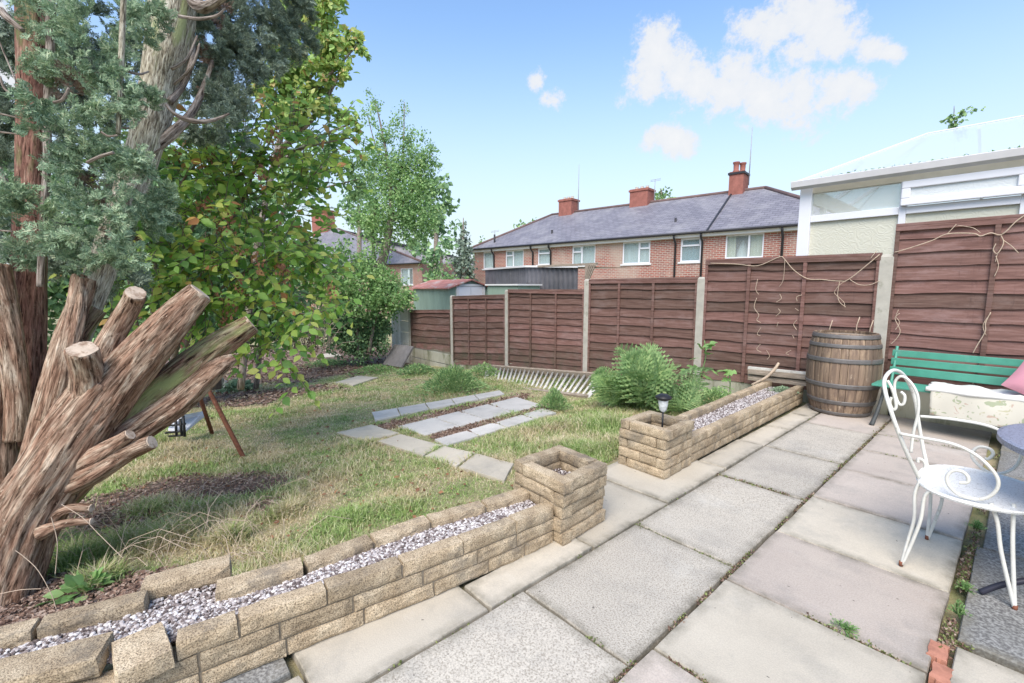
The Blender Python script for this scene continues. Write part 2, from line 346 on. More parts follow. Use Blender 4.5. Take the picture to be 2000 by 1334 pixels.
M['oldwood'] = simple('weathered_grey_wood', (0.30, 0.25, 0.20), 0.85, 0.35, 10, 0.4, 60, stretch=(1, 1, 8))
M['white_paint'] = simple('flaking_white_paint', (0.66, 0.65, 0.60), 0.6, 0.08, 20, 0.2, 90, dirt=((0.28, 0.22, 0.16), 0.60))
M['spindle'] = simple('faded_grey_white_wood', (0.55, 0.54, 0.50), 0.8, 0.15, 15, 0.2, 90, dirt=((0.2, 0.17, 0.13), 0.56))
M['upvc'] = simple('white_upvc', (0.74, 0.75, 0.80), 0.35, 0.03, 3, 0)
M['gutter'] = simple('greyed_white_gutter', (0.58, 0.57, 0.58), 0.45, 0.06, 5, 0)
M['cream'] = simple('cream_plaster', (0.62, 0.58, 0.49), 0.8, 0.06, 5, 0)
M['green_paint'] = simple('sea_green_gloss_paint', (0.07, 0.29, 0.21), 0.4, 0.12, 8, 0.15, 60, dirt=((0.12, 0.30, 0.24), 0.6), spec=0.5)
M['iron'] = simple('dark_cast_iron', (0.06, 0.065, 0.065), 0.55, 0.3, 30, 0.3, 100, spec=0.4)
M['rust'] = simple('rusty_steel', (0.22, 0.085, 0.05), 0.8, 0.35, 30, 0.3, 100)
M['black'] = simple('black_plastic', (0.02, 0.02, 0.022), 0.4, 0.1, 10, 0)
M['hoop'] = simple('galvanised_hoop', (0.155, 0.145, 0.14), 0.55, 0.2, 14, 0.15, 60, metal=0.35, dirt=((0.13, 0.085, 0.06), 0.6))
def cloth(name, base, prints=None, sc=10):
    m, nt, b, o = nodes(name); v = coords(nt, 'World'); c = mix(nt, 0.0, base, base)
    if prints:
        for i, (col, th) in enumerate(prints):
            d = maprange(nt, tex(nt, mapping(nt, v, (1, 1, 1.3), loc=(i*3.7, i, i*2)), sc, 2, 0.4, dist=1.2), th, th+0.02, 0, 0.7); c = mix(nt, d, c, col)
    nt.links.new(c, b.inputs['Base Color']); b.inputs['Roughness'].default_value = 0.95; b.inputs['Specular IOR Level'].default_value = 0.1
    bump(nt, b, tex(nt, v, 300, 2), 0.3, 0.001); return m
M['blanket'] = cloth('floral_cotton', (0.60, 0.57, 0.49), [((0.26, 0.32, 0.18), 0.63), ((0.46, 0.30, 0.24), 0.67), ((0.42, 0.40, 0.24), 0.66)], 13)
M['blanket_top'] = cloth('pale_cotton', (0.72, 0.71, 0.68))
M['pink'] = cloth('dusty_pink_velvet', (0.50, 0.24, 0.29))
def glassmat(name, col, rough, alpha, pattern=False):
    m, nt, b, o = nodes(name); nt.nodes.remove(b)
    t = nt.nodes.new('ShaderNodeBsdfTransparent'); t.inputs[0].default_value = c4(col); g = nt.nodes.new('ShaderNodeBsdfPrincipled'); g.inputs['Roughness'].default_value = rough
    g.inputs['Base Color'].default_value = c4(col); g.inputs['Specular IOR Level'].default_value = 0.6
    s = nt.nodes.new('ShaderNodeMixShader'); s.inputs[0].default_value = alpha; nt.links.new(t.outputs[0], s.inputs[1]); nt.links.new(g.outputs[0], s.inputs[2]); nt.links.new(s.outputs[0], o.inputs[0])
    if pattern:
        v = coords(nt, 'World'); d = nt.nodes.new('ShaderNodeVectorMath'); d.operation = 'MULTIPLY_ADD'
        n = nt.nodes.new('ShaderNodeTexNoise'); n.inputs['Scale'].default_value = 5; nt.links.new(v, n.inputs['Vector'])
        nt.links.new(n.outputs['Color'], d.inputs[0]); d.inputs[1].default_value = (0.35,)*3; nt.links.new(v, d.inputs[2])
        vo = nt.nodes.new('ShaderNodeTexVoronoi'); vo.inputs['Scale'].default_value = 5; nt.links.new(d.outputs[0], vo.inputs['Vector'])
        sn = nt.nodes.new('ShaderNodeMath'); sn.operation = 'SINE'; ml = nt.nodes.new('ShaderNodeMath'); ml.operation = 'MULTIPLY'; ml.inputs[1].default_value = 38
        nt.links.new(vo.outputs['Distance'], ml.inputs[0]); nt.links.new(ml.outputs[0], sn.inputs[0])
        f = tex(nt, v, 60, 3); bump(nt, g, mix(nt, 0.5, sn.outputs[0], f), 0.35, 0.004)
    return m
M['glass_clear'] = glassmat('clear_glass', (0.9, 0.92, 0.9), 0.05, 0.25)
M['glass_pattern'] = glassmat('patterned_cream_glass', (0.72, 0.71, 0.60), 0.25, 0.82, True)
M['glass_bright'] = glassmat('patterned_bright_glass', (0.8, 0.83, 0.84), 0.2, 0.75, True)
M['roofsheet'] = glassmat('polycarbonate_sheet', (0.80, 0.88, 0.95), 0.25, 0.55)
M['window_glass'] = glassmat('window_glass', (0.85, 0.9, 0.9), 0.04, 0.16)
def brickwall(name, sc=1.0, var=0.0):
    m, nt, b, o = nodes(name); t = coords(nt, 'Object'); s = nt.nodes.new('ShaderNodeSeparateXYZ'); nt.links.new(t, s.inputs[0])
    ad = nt.nodes.new('ShaderNodeMath'); nt.links.new(s.outputs[0], ad.inputs[0]); nt.links.new(s.outputs[1], ad.inputs[1]); cb = nt.nodes.new('ShaderNodeCombineXYZ')
    nt.links.new(ad.outputs[0], cb.inputs[0]); nt.links.new(s.outputs[2], cb.inputs[1])
    k = nt.nodes.new('ShaderNodeTexBrick'); nt.links.new(cb.outputs[0], k.inputs['Vector'])
    k.inputs['Color1'].default_value = (0.34, 0.10, 0.07, 1); k.inputs['Color2'].default_value = (0.22, 0.085, 0.07, 1); k.inputs['Mortar'].default_value = (0.42, 0.38, 0.33, 1)
    k.inputs['Scale'].default_value = 1; k.inputs['Mortar Size'].default_value = 0.012; k.inputs['Brick Width'].default_value = 0.235; k.inputs['Row Height'].default_value = 0.08; k.inputs['Bias'].default_value = -0.1
    v = t; n = tex(nt, v, 0.5, 7, 0.7); c = mix(nt, maprange(nt, n, 0.47, 0.62, 0, 0.7), k.outputs['Color'], (0.43, 0.35, 0.29))
    n2 = tex(nt, v, 7, 8, 0.85); c = mix(nt, maprange(nt, n2, 0.5, 0.75, 0, 0.5), c, (0.50, 0.36, 0.29))
    nt.links.new(c, b.inputs['Base Color']); b.inputs['Roughness'].default_value = 0.9; bump(nt, b, k.outputs['Fac'], -0.4, 0.01); return m
M['brickwall'] = brickwall('red_brick_wall')
M['chimney'] = simple('red_chimney_brick', (0.30, 0.12, 0.095), 0.9, 0.2, 5, 0.3, 12, bdist=0.02)
def slates():
    m, nt, b, o = nodes('grey_slate'); t = coords(nt, 'Object'); s = nt.nodes.new('ShaderNodeSeparateXYZ'); nt.links.new(t, s.inputs[0])
    cb = nt.nodes.new('ShaderNodeCombineXYZ'); nt.links.new(s.outputs[0], cb.inputs[0]); nt.links.new(s.outputs[2], cb.inputs[1])
    k = nt.nodes.new('ShaderNodeTexBrick'); nt.links.new(cb.outputs[0], k.inputs['Vector'])
    k.inputs['Color1'].default_value = (0.225, 0.215, 0.245, 1); k.inputs['Color2'].default_value = (0.165, 0.158, 0.185, 1); k.inputs['Mortar'].default_value = (0.06, 0.06, 0.07, 1)
    k.inputs['Scale'].default_value = 1; k.inputs['Mortar Size'].default_value = 0.008; k.inputs['Brick Width'].default_value = 0.3; k.inputs['Row Height'].default_value = 0.11
    n = tex(nt, mapping(nt, t, (1, 1, 0.3)), 0.9, 8, 0.7); c = mix(nt, maprange(nt, n, 0.48, 0.66, 0, 0.55), k.outputs['Color'], (0.30, 0.29, 0.30))
    n3 = tex(nt, mapping(nt, t, (1.3, 1.3, 0.1), loc=(4, 2, 1)), 1, 6, 0.7); c = mix(nt, maprange(nt, n3, 0.58, 0.7, 0, 0.6), c, (0.10, 0.09, 0.10))
    nt.links.new(c, b.inputs['Base Color']); b.inputs['Roughness'].default_value = 0.6; bump(nt, b, k.outputs['Fac'], -0.6, 0.02); return m
M['slate'] = slates()
M['fascia'] = simple('white_fascia', (0.68, 0.68, 0.68), 0.6, 0.05, 3, 0)
M['darkmetal'] = simple('black_gutter_plastic', (0.03, 0.03, 0.035), 0.5, 0.2, 3, 0)
M['ridge'] = simple('red_ridge_tile', (0.16, 0.105, 0.10), 0.8, 0.2, 3, 0)
M['lead'] = simple('lead_flashing', (0.33, 0.33, 0.35), 0.6, 0.2, 3, 0)
M['curtain'] = simple('net_curtain', (0.50, 0.56, 0.57), 0.9, 0.15, 2, 0, stretch=(6, 6, 0.4))
M['curtain_cream'] = simple('cream_curtain', (0.56, 0.52, 0.38), 0.9, 0.2, 2, 0, stretch=(8, 8, 0.3))
M['room'] = simple('dim_room', (0.10, 0.12, 0.11), 0.9, 0.3, 1, 0)
M['teal'] = simple('teal_blind', (0.06, 0.22, 0.28), 0.8, 0.2, 3, 0, stretch=(6, 6, 0.4))
M['corrug'] = simple('dark_corrugated_sheet', (0.115, 0.115, 0.13), 0.7, 0.25, 3, 0, dirt=((0.22, 0.21, 0.2), 0.62))
M['shedgreen'] = simple('pale_green_metal_cladding', (0.23, 0.31, 0.25), 0.6, 0.12, 3, 0, dirt=((0.30, 0.24, 0.14), 0.68), stretch=(1, 1, 0.25))
M['shedroof'] = simple('rusty_red_roof_sheet', (0.40, 0.17, 0.14), 0.8, 0.3, 5, 0, dirt=((0.45, 0.40, 0.36), 0.52))
M['cutwood'] = simple('weathered_cut_wood', (0.47, 0.38, 0.30), 0.9, 0.22, 30, 0.6, 60, dirt=((0.25, 0.17, 0.12), 0.52))
M['soil'] = simple('dark_soil', (0.085, 0.06, 0.045), 0.95, 0.4, 14, 0.6, 40, bdist=0.02)
M['bark_main'] = bark('red_brown_stringy_bark', [(0.22, 0.125, 0.085), (0.32, 0.20, 0.14), (0.42, 0.32, 0.24), (0.54, 0.47, 0.38)], flecks=0.6)
M['bark_green'] = bark('lichened_bark', [(0.10, 0.07, 0.05), (0.25, 0.14, 0.10), (0.32, 0.27, 0.17), (0.42, 0.36, 0.26)], green=((0.27, 0.29, 0.12), 0.48), flecks=0.4)
M['bark_pale'] = bark('pale_flaky_bark', [(0.33, 0.30, 0.22), (0.44, 0.41, 0.32), (0.54, 0.51, 0.42), (0.64, 0.61, 0.52)], green=((0.36, 0.39, 0.20), 0.55), sc=1.5)
M['bark_red'] = bark('dark_red_bark', [(0.10, 0.055, 0.04), (0.22, 0.11, 0.085), (0.28, 0.16, 0.12), (0.34, 0.26, 0.20)], green=((0.13, 0.15, 0.06), 0.56), flecks=0.3)
M['bark_grey'] = bark('grey_branch_bark', [(0.18, 0.14, 0.12), (0.30, 0.25, 0.22), (0.40, 0.35, 0.31), (0.5, 0.45, 0.41)])
M['bark_thin'] = simple('thin_grey_brown_bark', (0.20, 0.16, 0.13), 0.9, 0.3, 20, 0)
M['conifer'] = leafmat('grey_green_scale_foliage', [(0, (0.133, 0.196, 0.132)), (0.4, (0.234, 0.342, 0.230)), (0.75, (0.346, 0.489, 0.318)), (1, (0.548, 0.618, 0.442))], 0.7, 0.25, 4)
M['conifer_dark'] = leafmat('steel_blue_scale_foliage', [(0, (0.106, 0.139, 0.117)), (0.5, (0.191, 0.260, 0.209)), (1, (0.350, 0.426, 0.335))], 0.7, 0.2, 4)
M['conifer_dead'] = leafmat('dead_brown_sprays', [(0, (0.12, 0.08, 0.06)), (1, (0.28, 0.20, 0.16))], 0.8, 0.1)
M['bigleaf'] = leafmat('large_green_leaf', [(0, (0.129, 0.272, 0.088)), (0.35, (0.284, 0.520, 0.117)), (0.7, (0.491, 0.660, 0.161)), (0.965, (0.660, 0.660, 0.205)), (0.975, (0.660, 0.372, 0.146)), (1, (0.621, 0.248, 0.146))], 0.45, 0.5, 2.5)
M['leaf_yellow'] = leafmat('olive_yellow_leaf', [(0, (0.180, 0.312, 0.103)), (0.6, (0.402, 0.580, 0.170)), (0.9, (0.614, 0.620, 0.240)), (1, (0.614, 0.356, 0.204))], 0.5, 0.35, 1.5)
M['leaf_light'] = leafmat('fresh_green_leaf', [(0, (0.154, 0.272, 0.103)), (0.6, (0.257, 0.445, 0.166)), (1, (0.429, 0.570, 0.268))], 0.5, 0.4, 1.0)
M['leaf_mid'] = leafmat('mid_green_leaf', [(0, (0.125, 0.229, 0.100)), (0.6, (0.250, 0.411, 0.175)), (1, (0.499, 0.660, 0.300))], 0.55, 0.3, 1.2)
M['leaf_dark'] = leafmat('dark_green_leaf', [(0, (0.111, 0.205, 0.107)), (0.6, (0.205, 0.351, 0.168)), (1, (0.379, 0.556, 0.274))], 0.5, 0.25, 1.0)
M['fern'] = leafmat('fern_green', [(0, (0.159, 0.276, 0.114)), (0.6, (0.273, 0.423, 0.182)), (1, (0.455, 0.588, 0.273))], 0.6, 0.35, 3)
M['litter'] = leafmat('brown_leaf_litter', [(0, (0.10, 0.06, 0.045)), (0.5, (0.24, 0.15, 0.11)), (1, (0.42, 0.33, 0.27))], 0.9, 0.1)
M['moss'] = leafmat('olive_moss', [(0, (0.10, 0.12, 0.04)), (0.6, (0.19, 0.23, 0.08)), (1, (0.30, 0.34, 0.13))], 0.7, 0.2)
M['seeds'] = leafmat('brown_seed_bunch', [(0, (0.18, 0.08, 0.05)), (1, (0.42, 0.22, 0.12))], 0.8, 0.3)
def gravel_mat():
    m, nt, b, o = nodes('white_gravel'); g = nt.nodes.new('ShaderNodeNewGeometry')
    c = ramp(nt, g.outputs['Random Per Island'], [(0, (0.07, 0.05, 0.045)), (0.3, (0.20, 0.16, 0.15)), (0.6, (0.42, 0.38, 0.37)), (1, (0.72, 0.69, 0.67))]); nt.links.new(c, b.inputs['Base Color']); b.inputs['Roughness'].default_value = 0.7; return m
M['gravel'] = gravel_mat()

# value noise for python-side masks
_tab = rng.random((256, 256))
def vnoise(x, y, s=1.0):
    x = np.asarray(x)*s; y = np.asarray(y)*s; xi = np.floor(x).astype(int); yi = np.floor(y).astype(int); fx = x-xi; fy = y-yi
    fx = fx*fx*(3-2*fx); fy = fy*fy*(3-2*fy); t = lambda a, b: _tab[a % 256, b % 256]
    return (t(xi, yi)*(1-fx)+t(xi+1, yi)*fx)*(1-fy)+(t(xi, yi+1)*(1-fx)+t(xi+1, yi+1)*fx)*fy
def fbm(x, y, s=1.0): return 0.5*vnoise(x, y, s)+0.3*vnoise(x, y, s*2.3)+0.2*vnoise(x, y, s*5.1)
GZ = np.vectorize(gz)
def lump(x, y): return 0.05*(fbm(x, y, 0.9)-0.5)
# bare soil amount of the garden floor (0 grass .. 1 bare): patches (centre, half width across the view, half depth, strength)
PATCH = [(GG(430, 945), 0.62, 0.28, 1.0), (GG(230, 985), 0.6, 0.3, 0.8), (GG(480, 775), 1.5, 0.9, 1.0), (GG(620, 700), 3.6, 3.2, 1.3), (GG(440, 730), 2.6, 2.0, 1.2), (GG(60, 1190), 0.7, 0.4, 1.2), (GG(300, 720), 3.0, 3.0, 1.2), (GG(560, 985), 0.25, 0.12, 0.5)]
def bare(x, y):
    x = np.asarray(x, float); y = np.asarray(y, float); b = np.zeros_like(x)
    for p, a, c, k in PATCH:
        dx = x-p[0]; dy = y-p[1]; u = dx*RT[0]+dy*RT[1]; f = -dx*RT[1]+dy*RT[0]
        b = np.maximum(b, k*np.clip(1.4-np.sqrt((u/a)**2+(f/c)**2), 0, 1))
    b = b + (fbm(x, y, 2.2)-0.5)*1.4
    return np.clip((b-0.34)*4, 0, 1)

# ================================================================== GROUND
def ground():
    xs = np.unique(np.concatenate([[-600, -200, -80, -40], np.arange(-22, -1.40, 0.12), [-1.40, -0.5, 1, 4, 10, 30, 100, 500]]))
    ys = np.unique(np.concatenate([[-500, -100, -20, -6], np.arange(-3, 7.0, 0.12), [7.5, 9, 12, 16, 22, 30, 60, 150, 600]]))
    X, Y = np.meshgrid(xs, ys, indexing='ij'); Z = GZ(X, Y)
    lawn = (X < -1.8) & (Y < 6.6) & (X > -22) & (Y > -3)
    Z = Z + np.where(lawn, lump(X, Y), 0) - np.where(X >= -1.41, 0.045, 0.012)
    Z = np.where((X > -1.85) & (X < -1.4), np.minimum(Z, -0.04), Z)
    B = bare(X, Y); D = fbm(X+7, Y, 1.1)
    nx, ny = X.shape; V = np.stack([X, Y, Z], -1).reshape(-1, 3)
    I = np.arange(nx*ny).reshape(nx, ny); F = np.stack([I[:-1, :-1], I[1:, :-1], I[1:, 1:], I[:-1, 1:]], -1).reshape(-1, 4)
    me = np_mesh('ground', V, F, True)
    a = me.attributes.new('soil', 'FLOAT', 'POINT'); a.data.foreach_set('value', B.astype(np.float32).ravel())
    m, nt, b, o = nodes('garden_earth'); v = coords(nt, 'World'); at_ = nt.nodes.new('ShaderNodeAttribute'); at_.attribute_name = 'soil'
    soil = ramp(nt, tex(nt, v, 35, 6, 0.75), [(0.3, (0.07, 0.045, 0.035)), (0.5, (0.17, 0.115, 0.09)), (0.7, (0.32, 0.24, 0.20))])
    gr = ramp(nt, tex(nt, v, 3, 6, 0.7), [(0.35, (0.20, 0.22, 0.09)), (0.55, (0.36, 0.31, 0.18)), (0.7, (0.46, 0.36, 0.23))])
    nt.links.new(mix(nt, at_.outputs['Fac'], gr, soil), b.inputs['Base Color']); b.inputs['Roughness'].default_value = 0.95
    bump(nt, b, tex(nt, v, 60, 5, 0.8), 0.8, 0.02)
    link('ground', me, m, kind='structure')
ground()

# ================================================================== PATIO
patio = thing('patio', kind='structure')
def slab(x0, x1, y0, y1, m, z=0.0, parent=patio, th=0.05, name='paving_slab', jit=0.004, rotz=0, notch=None, tilt=True):
    g = 0.007; r = random.uniform
    cx, cy = (x0+x1)/2, (y0+y1)/2; w, h = (x1-x0)/2-g, (y1-y0)/2-g
    mb = MB(); n = 5; P = []
    cor = [(-w, -h), (w, -h), (w, h), (-w, h)]
    for i in range(4):
        a = cor[i]; b2 = cor[(i+1) % 4]
        for k in range(n):
            t = k/n; px = a[0]*(1-t)+b2[0]*t; py = a[1]*(1-t)+b2[1]*t
            P.append((px+r(-jit, jit)*0.7, py+r(-jit, jit)*0.7))
    k = len(P); s2 = 0.988; V = [(p[0]*s2, p[1]*s2, 0) for p in P]+[(p[0], p[1], -0.006) for p in P]+[(p[0], p[1], -th) for p in P]
    sx_, sy_ = max(.3, 1-.055/w), max(.3, 1-.055/h); V += [(p[0]*sx_, p[1]*sy_, 0.0005) for p in P]
    F = [tuple(3*k+i for i in range(k))]+[(i, (i+1) % k, 3*k+(i+1) % k, 3*k+i) for i in range(k)]+[(k+i, k+(i+1) % k, (i+1) % k, i) for i in range(k)]+[(2*k+i, 2*k+(i+1) % k, k+(i+1) % k, k+i) for i in range(k)]
    mb.add(V, F)
    t = 0.004 if tilt else 0
    ob = mb.build(name, m, parent, loc=(cx, cy, z+r(-.003, .003)), rot=(r(-t, t), r(-t, t), rotz+r(-.003, .003)))
    da = ob.data.attributes.new('dirt', 'FLOAT', 'POINT'); da.data.foreach_set('value', np.array([1.0]*(3*k)+[0.0]*k, dtype=np.float32)); return ob
PL, SP, PK, DK = M['slab_plain'], M['slab_speckled'], M['slab_pink'], M['slab_dark']
for y0, y1, x0 in [(-0.55, -.12, -1.62), (-.12, 0.43, -1.60), (0.43, 1.13, -1.74), (1.13, 1.825, -1.60), (1.825, 2.57, -1.87), (2.57, 3.40, -2.03), (3.40, 4.15, -1.62), (4.15, 4.80, -1.62), (4.80, 5.45, -1.62), (5.45, 6.2, -1.62)]:
    slab(x0, -1.40, y0, y1, PL if y0 > 0.43 or y0 < 0 else PL)
slab(-2.09, -1.875, 1.95, 2.56, PL, z=-0.012); slab(-1.95, -1.615, -.15, .41, DK); slab(-1.95, -1.625, -.6, -.16, DK)
for i, (y0, y1) in enumerate([(-0.6, 0.40), (0.40, 1.315), (1.315, 2.20), (2.20, 3.26), (3.26, 4.15), (4.15, 5.19), (5.19, 6.15)]):
    slab(-1.395, -0.84, y0, y1, SP if i < 6 else PK)
for y0, y1, m in [(0.1, 0.75, PL), (0.75, 1.455, PK), (1.455, 2.075, PL), (2.075, 2.72, PK), (2.72, 3.36, PL), (3.36, 4.04, PK), (4.04, 4.66, PK), (4.66, 5.28, PK), (5.28, 6.15, PK)]:
    slab(-0.835, -0.115, y0, y1, m)
for y0, y1, m in [(1.2, 2.32, PL), (2.36, 3.33, DK), (3.34, 4.05, DK), (4.05, 4.75, DK), (4.75, 5.5, DK), (5.5, 6.15, DK)]:
    slab(-0.055 if y0 > 3.3 else -0.075, 0.55, y0, y1, m); slab(0.55, 1.15, y0-.1, y1-.1, m)
b_ = GG(1835, 1270)
for dy, dx in ((0, 0), (-0.13, 0.02)):
    slab(b_[0]-0.035+dx, b_[0]+0.03+dx, b_[1]-0.07+dy, b_[1]+0.05+dy, M['brick'], z=0.004, name='brick', jit=0.006)
# striped slabs and stepping path on the lawn
terrace = thing('slab_terrace', kind='structure'); path = thing('garden_path', kind='structure')
def quad_slab(pts, m, parent, name='paving_slab', up=0.015, th=0.05):
    P = [GG(a, b) for a, b in pts]; c = sum(P, Vector())/4; Q = []
    n = 4
    for i in range(4):
        a = P[i]; b2 = P[(i+1) % 4]
        for k in range(n):
            q = a.lerp(b2, k/n)-c; q = q*(1-0.01/max(q.length, .05)); Q.append(q+Vector((random.uniform(-.004, .004), random.uniform(-.004, .004), 0)))
    k = len(Q); V = [(q.x, q.y, q.z) for q in Q]+[(q.x*1.01, q.y*1.01, q.z-.008) for q in Q]+[(q.x*1.01, q.y*1.01, q.z-th) for q in Q]
    mb = MB(); area = sum(Q[i].x*Q[(i+1) % k].y-Q[(i+1) % k].x*Q[i].y for i in range(k))
    F = [tuple(range(k))]+[(k+i, k+(i+1) % k, (i+1) % k, i) for i in range(k)]+[(2*k+i, 2*k+(i+1) % k, k+(i+1) % k, k+i) for i in range(k)]
    if area < 0: F = [tuple(reversed(f)) for f in F]
    mb.add(V, F); return mb.build(name, m, parent, loc=(c.x, c.y, c.z+up))
def lerp2(a, b, t): return (a[0]+(b[0]-a[0])*t, a[1]+(b[1]-a[1])*t)
def strip(A0, A1, B0, B1, cuts, m, parent):
    for t0, t1 in zip(cuts[:-1], cuts[1:]): quad_slab([lerp2(A0, A1, t0), lerp2(A0, A1, t1), lerp2(B0, B1, t1), lerp2(B0, B1, t0)], m, parent)
SPB = M['slab_pale']
strip((725, 807), (976, 764), (732, 823), (986, 771), [0, .2, .42, .62, .8, 1], SPB, terrace)
strip((775, 835), (1009, 777), (829, 852), (1060, 793), [0, .3, .52, .76, 1], SPB, terrace)
strip((847, 861), (1062, 799), (872, 873), (1088, 808), [0, .3, .55, .8, 1], SPB, terrace)
GP = M['slab_plain']
quad_slab([(656, 847), (727, 831), (780, 848), (715, 863)], GP, path)
quad_slab([(737, 864), (783, 850), (864, 872), (826, 893)], GP, path)
quad_slab([(828, 894), (866, 873), (929, 887), (892, 914)], GP, path)
quad_slab([(894, 915), (931, 888), (1005, 908), (985, 943)], GP, path)
quad_slab([(650, 749), (700, 735), (738, 738), (690, 754)], GP, path)
quad_slab([(618, 694), (655, 689), (668, 695), (630, 700)], GP, path)

# ================================================================== STONE PLANTERS
def block_mesh(L, Wd, H, seed):
    """rock-faced walling block, centred, base at z=0"""
    bm = bmesh.new(); nx, ny, nz = max(5, int(L/0.032)), 3, 4
    xs = np.linspace(-L/2, L/2, nx+1); ys = np.linspace(-Wd/2, Wd/2, ny+1); zs = np.linspace(0, H, nz+1); idx = {}
    def v(i, j, k):
        if (i, j, k) not in idx:
            x, y, z = xs[i], ys[j], zs[k]
            ex = i in (0, nx); ey = j in (0, ny); ez = k in (0, nz)
            r = 0.006
            if (ey and ez) or (ex and ez) or (ex and ey):
                if ey: y -= math.copysign(r*0.8, y)
                if ex: x -= math.copysign(r*0.5, x)
                if ez: z += (r*0.6 if k == 0 else -r*0.35)
            n = mnoise.noise_vector(Vector((x*16+seed*3.1, y*16, z*16+seed)))
            n2 = mnoise.noise_vector(Vector((x*45+seed, y*45, z*45)))
            a = 0.0055 if ey else 0.0015
            az = 0.002 if k == nz else 0.003
            p = Vector((x+n.x*0.003*(1 if not ex else 1.5), y+n.y*a+n2.y*a*0.6, z+n.z*az))
            idx[(i, j, k)] = bm.verts.new(p)
        return idx[(i, j, k)]
    for i in range(nx):
        for j in range(ny): bm.faces.new((v(i,j,0), v(i,j+1,0), v(i+1,j+1,0), v(i+1,j,0))); bm.faces.new((v(i,j,nz), v(i+1,j,nz), v(i+1,j+1,nz), v(i,j+1,nz)))
        for k in range(nz): bm.faces.new((v(i,0,k), v(i+1,0,k), v(i+1,0,k+1), v(i,0,k+1))); bm.faces.new((v(i,ny,k), v(i,ny,k+1), v(i+1,ny,k+1), v(i+1,ny,k)))
    for j in range(ny):
        for k in range(nz): bm.faces.new((v(0,j,k), v(0,j,k+1), v(0,j+1,k+1), v(0,j+1,k))); bm.faces.new((v(nx,j,k), v(nx,j+1,k), v(nx,j+1,k+1), v(nx,j,k+1)))
    me = bpy.data.meshes.new('stone_block'); bm.to_mesh(me); bm.free(); me.polygons.foreach_set('use_smooth', [False]*len(me.polygons)); return me
_bs = [0]
def block(a, b, w, h, z, parent, tilt=(0, 0)):
    """block with its centre line from a to b (xy)"""
    a = Vector((a[0], a[1])); b = Vector((b[0], b[1])); d = b-a; _bs[0] += 1
    me = block_mesh(d.length-0.003, w*random.uniform(.97, 1.02), h-0.0015, _bs[0]); c = (a+b)/2
    r = random.uniform
    link('stone_block', me, M['stone'], parent, loc=(c.x, c.y, z), rot=(tilt[0]+r(-.010, .010), tilt[1]+r(-.004, .004), math.atan2(d.y, d.x)+r(-.008, .008)))
def interp(poly, y):
    for (y0, x0), (y1, x1) in zip(poly[:-1], poly[1:]):
        if y <= y1: return x0+(x1-x0)*(y-y0)/(y1-y0)
    return poly[-1][1]
H = 0.07
def gravel(name, poly_in, poly_out, y0, y1, z, n, parent, size=(0.004, 0.0095)):
    t = (1+5**.5)/2; iv = []
    ico = bmesh.new(); bmesh.ops.create_icosphere(ico, subdivisions=1, radius=1); tv = [tuple(v.co) for v in ico.verts]; tf = [tuple(q.index for q in f.verts) for f in ico.faces]; ico.free()
    yy = rng.uniform(y0, y1, n); a = np.array([interp(poly_in, q) for q in yy]); b = np.array([interp(poly_out, q) for q in yy]); u = rng.random(n)
    pos = np.stack([a+(b-a)*u, yy, z+rng.uniform(-.006, .006, n)+0.02*(fbm(a+u, yy, 3)-.5)], -1)
    s = rng.uniform(size[0], size[1], (n, 1))*rng.uniform(0.6, 1.2, (n, 3)); s[:, 2] *= 0.7
    V, F = inst(tv, tf, pos, frames(rvec(n), rvec(n)), np.ones((n, 1)))
    k = len(tv); V = V.reshape(n, k, 3); V = pos[:, None, :]+(V-pos[:, None, :])*s[:, None, :]
    V = V.reshape(-1, 3)
    # bedding under the stones
    o = link('gravel', np_mesh('gravel', V, F, False), M['gravel'], parent, kind='stuff')
    mb = MB(); ys = np.linspace(y0, y1, 14)
    Vb = []
    for q in ys: Vb += [(interp(poly_in, q), q, z-0.006), (interp(poly_out, q), q, z-0.006)]
    mb.add(Vb, [(2*i, 2*i+1, 2*i+3, 2*i+2) for i in range(13)]); mb.build('soil_bed', M['soil'], parent)
    return o
plL = thing('stone_planter', 'long low buff stone planter filled with white gravel, curving past the cut tree trunk', 'planter', (0, 0, 0), group='garden planters built of buff walling blocks')
plR = thing('stone_planter', 'short straight buff stone planter of white gravel ending behind the wooden barrel', 'planter', (0, 0, 0), group='garden planters built of buff walling blocks')
OUT = [(-1.0, -1.99), (-.6, -1.90), (-.19, -1.80), (.1, -1.735), (.28, -1.715), (.56, -1.68), (.86, -1.635), (1.15, -1.60), (1.44, -1.575), (1.75, -1.56)]
BIN = [(-1.0, -2.30), (-.4, -2.16), (-.24, -2.125), (.05, -2.06), (.25, -1.96), (.55, -1.89), (.85, -1.875), (1.13, -1.86), (1.45, -1.80), (1.75, -1.76)]
WD = 0.078
def row(poly, joints, z, sgn, w=WD, h=H, parent=plL, top=False):
    for y0, y1 in zip(joints[:-1], joints[1:]):
        a = (interp(poly, y0)+sgn*w/2, y0); b = (interp(poly, y1)+sgn*w/2, y1); block(a, b, w, h, z, parent)
row(OUT, [-.95, -.66, -.36, -.05, .16, .42, .70, 1.0, 1.28, 1.50, 1.70], 0.0, -1)
row(OUT, [-.8, -.52, -.22, .0, .16, .40, .66, .95, 1.22, 1.45, 1.70], H, -1)
row(OUT, [.10, .277, .565, .86, 1.147, 1.444, 1.70], 2*H, -1)
block((-1.705, .02), (-1.89, .01), .14, H, 2*H, plL)
block((-1.98, -.36), (-1.87, -.065), .13, H, 2*H+0.004, plL, (0.02, -0.03)); block((-2.07, -.68), (-1.99, -.375), .12, H, 2*H, plL)
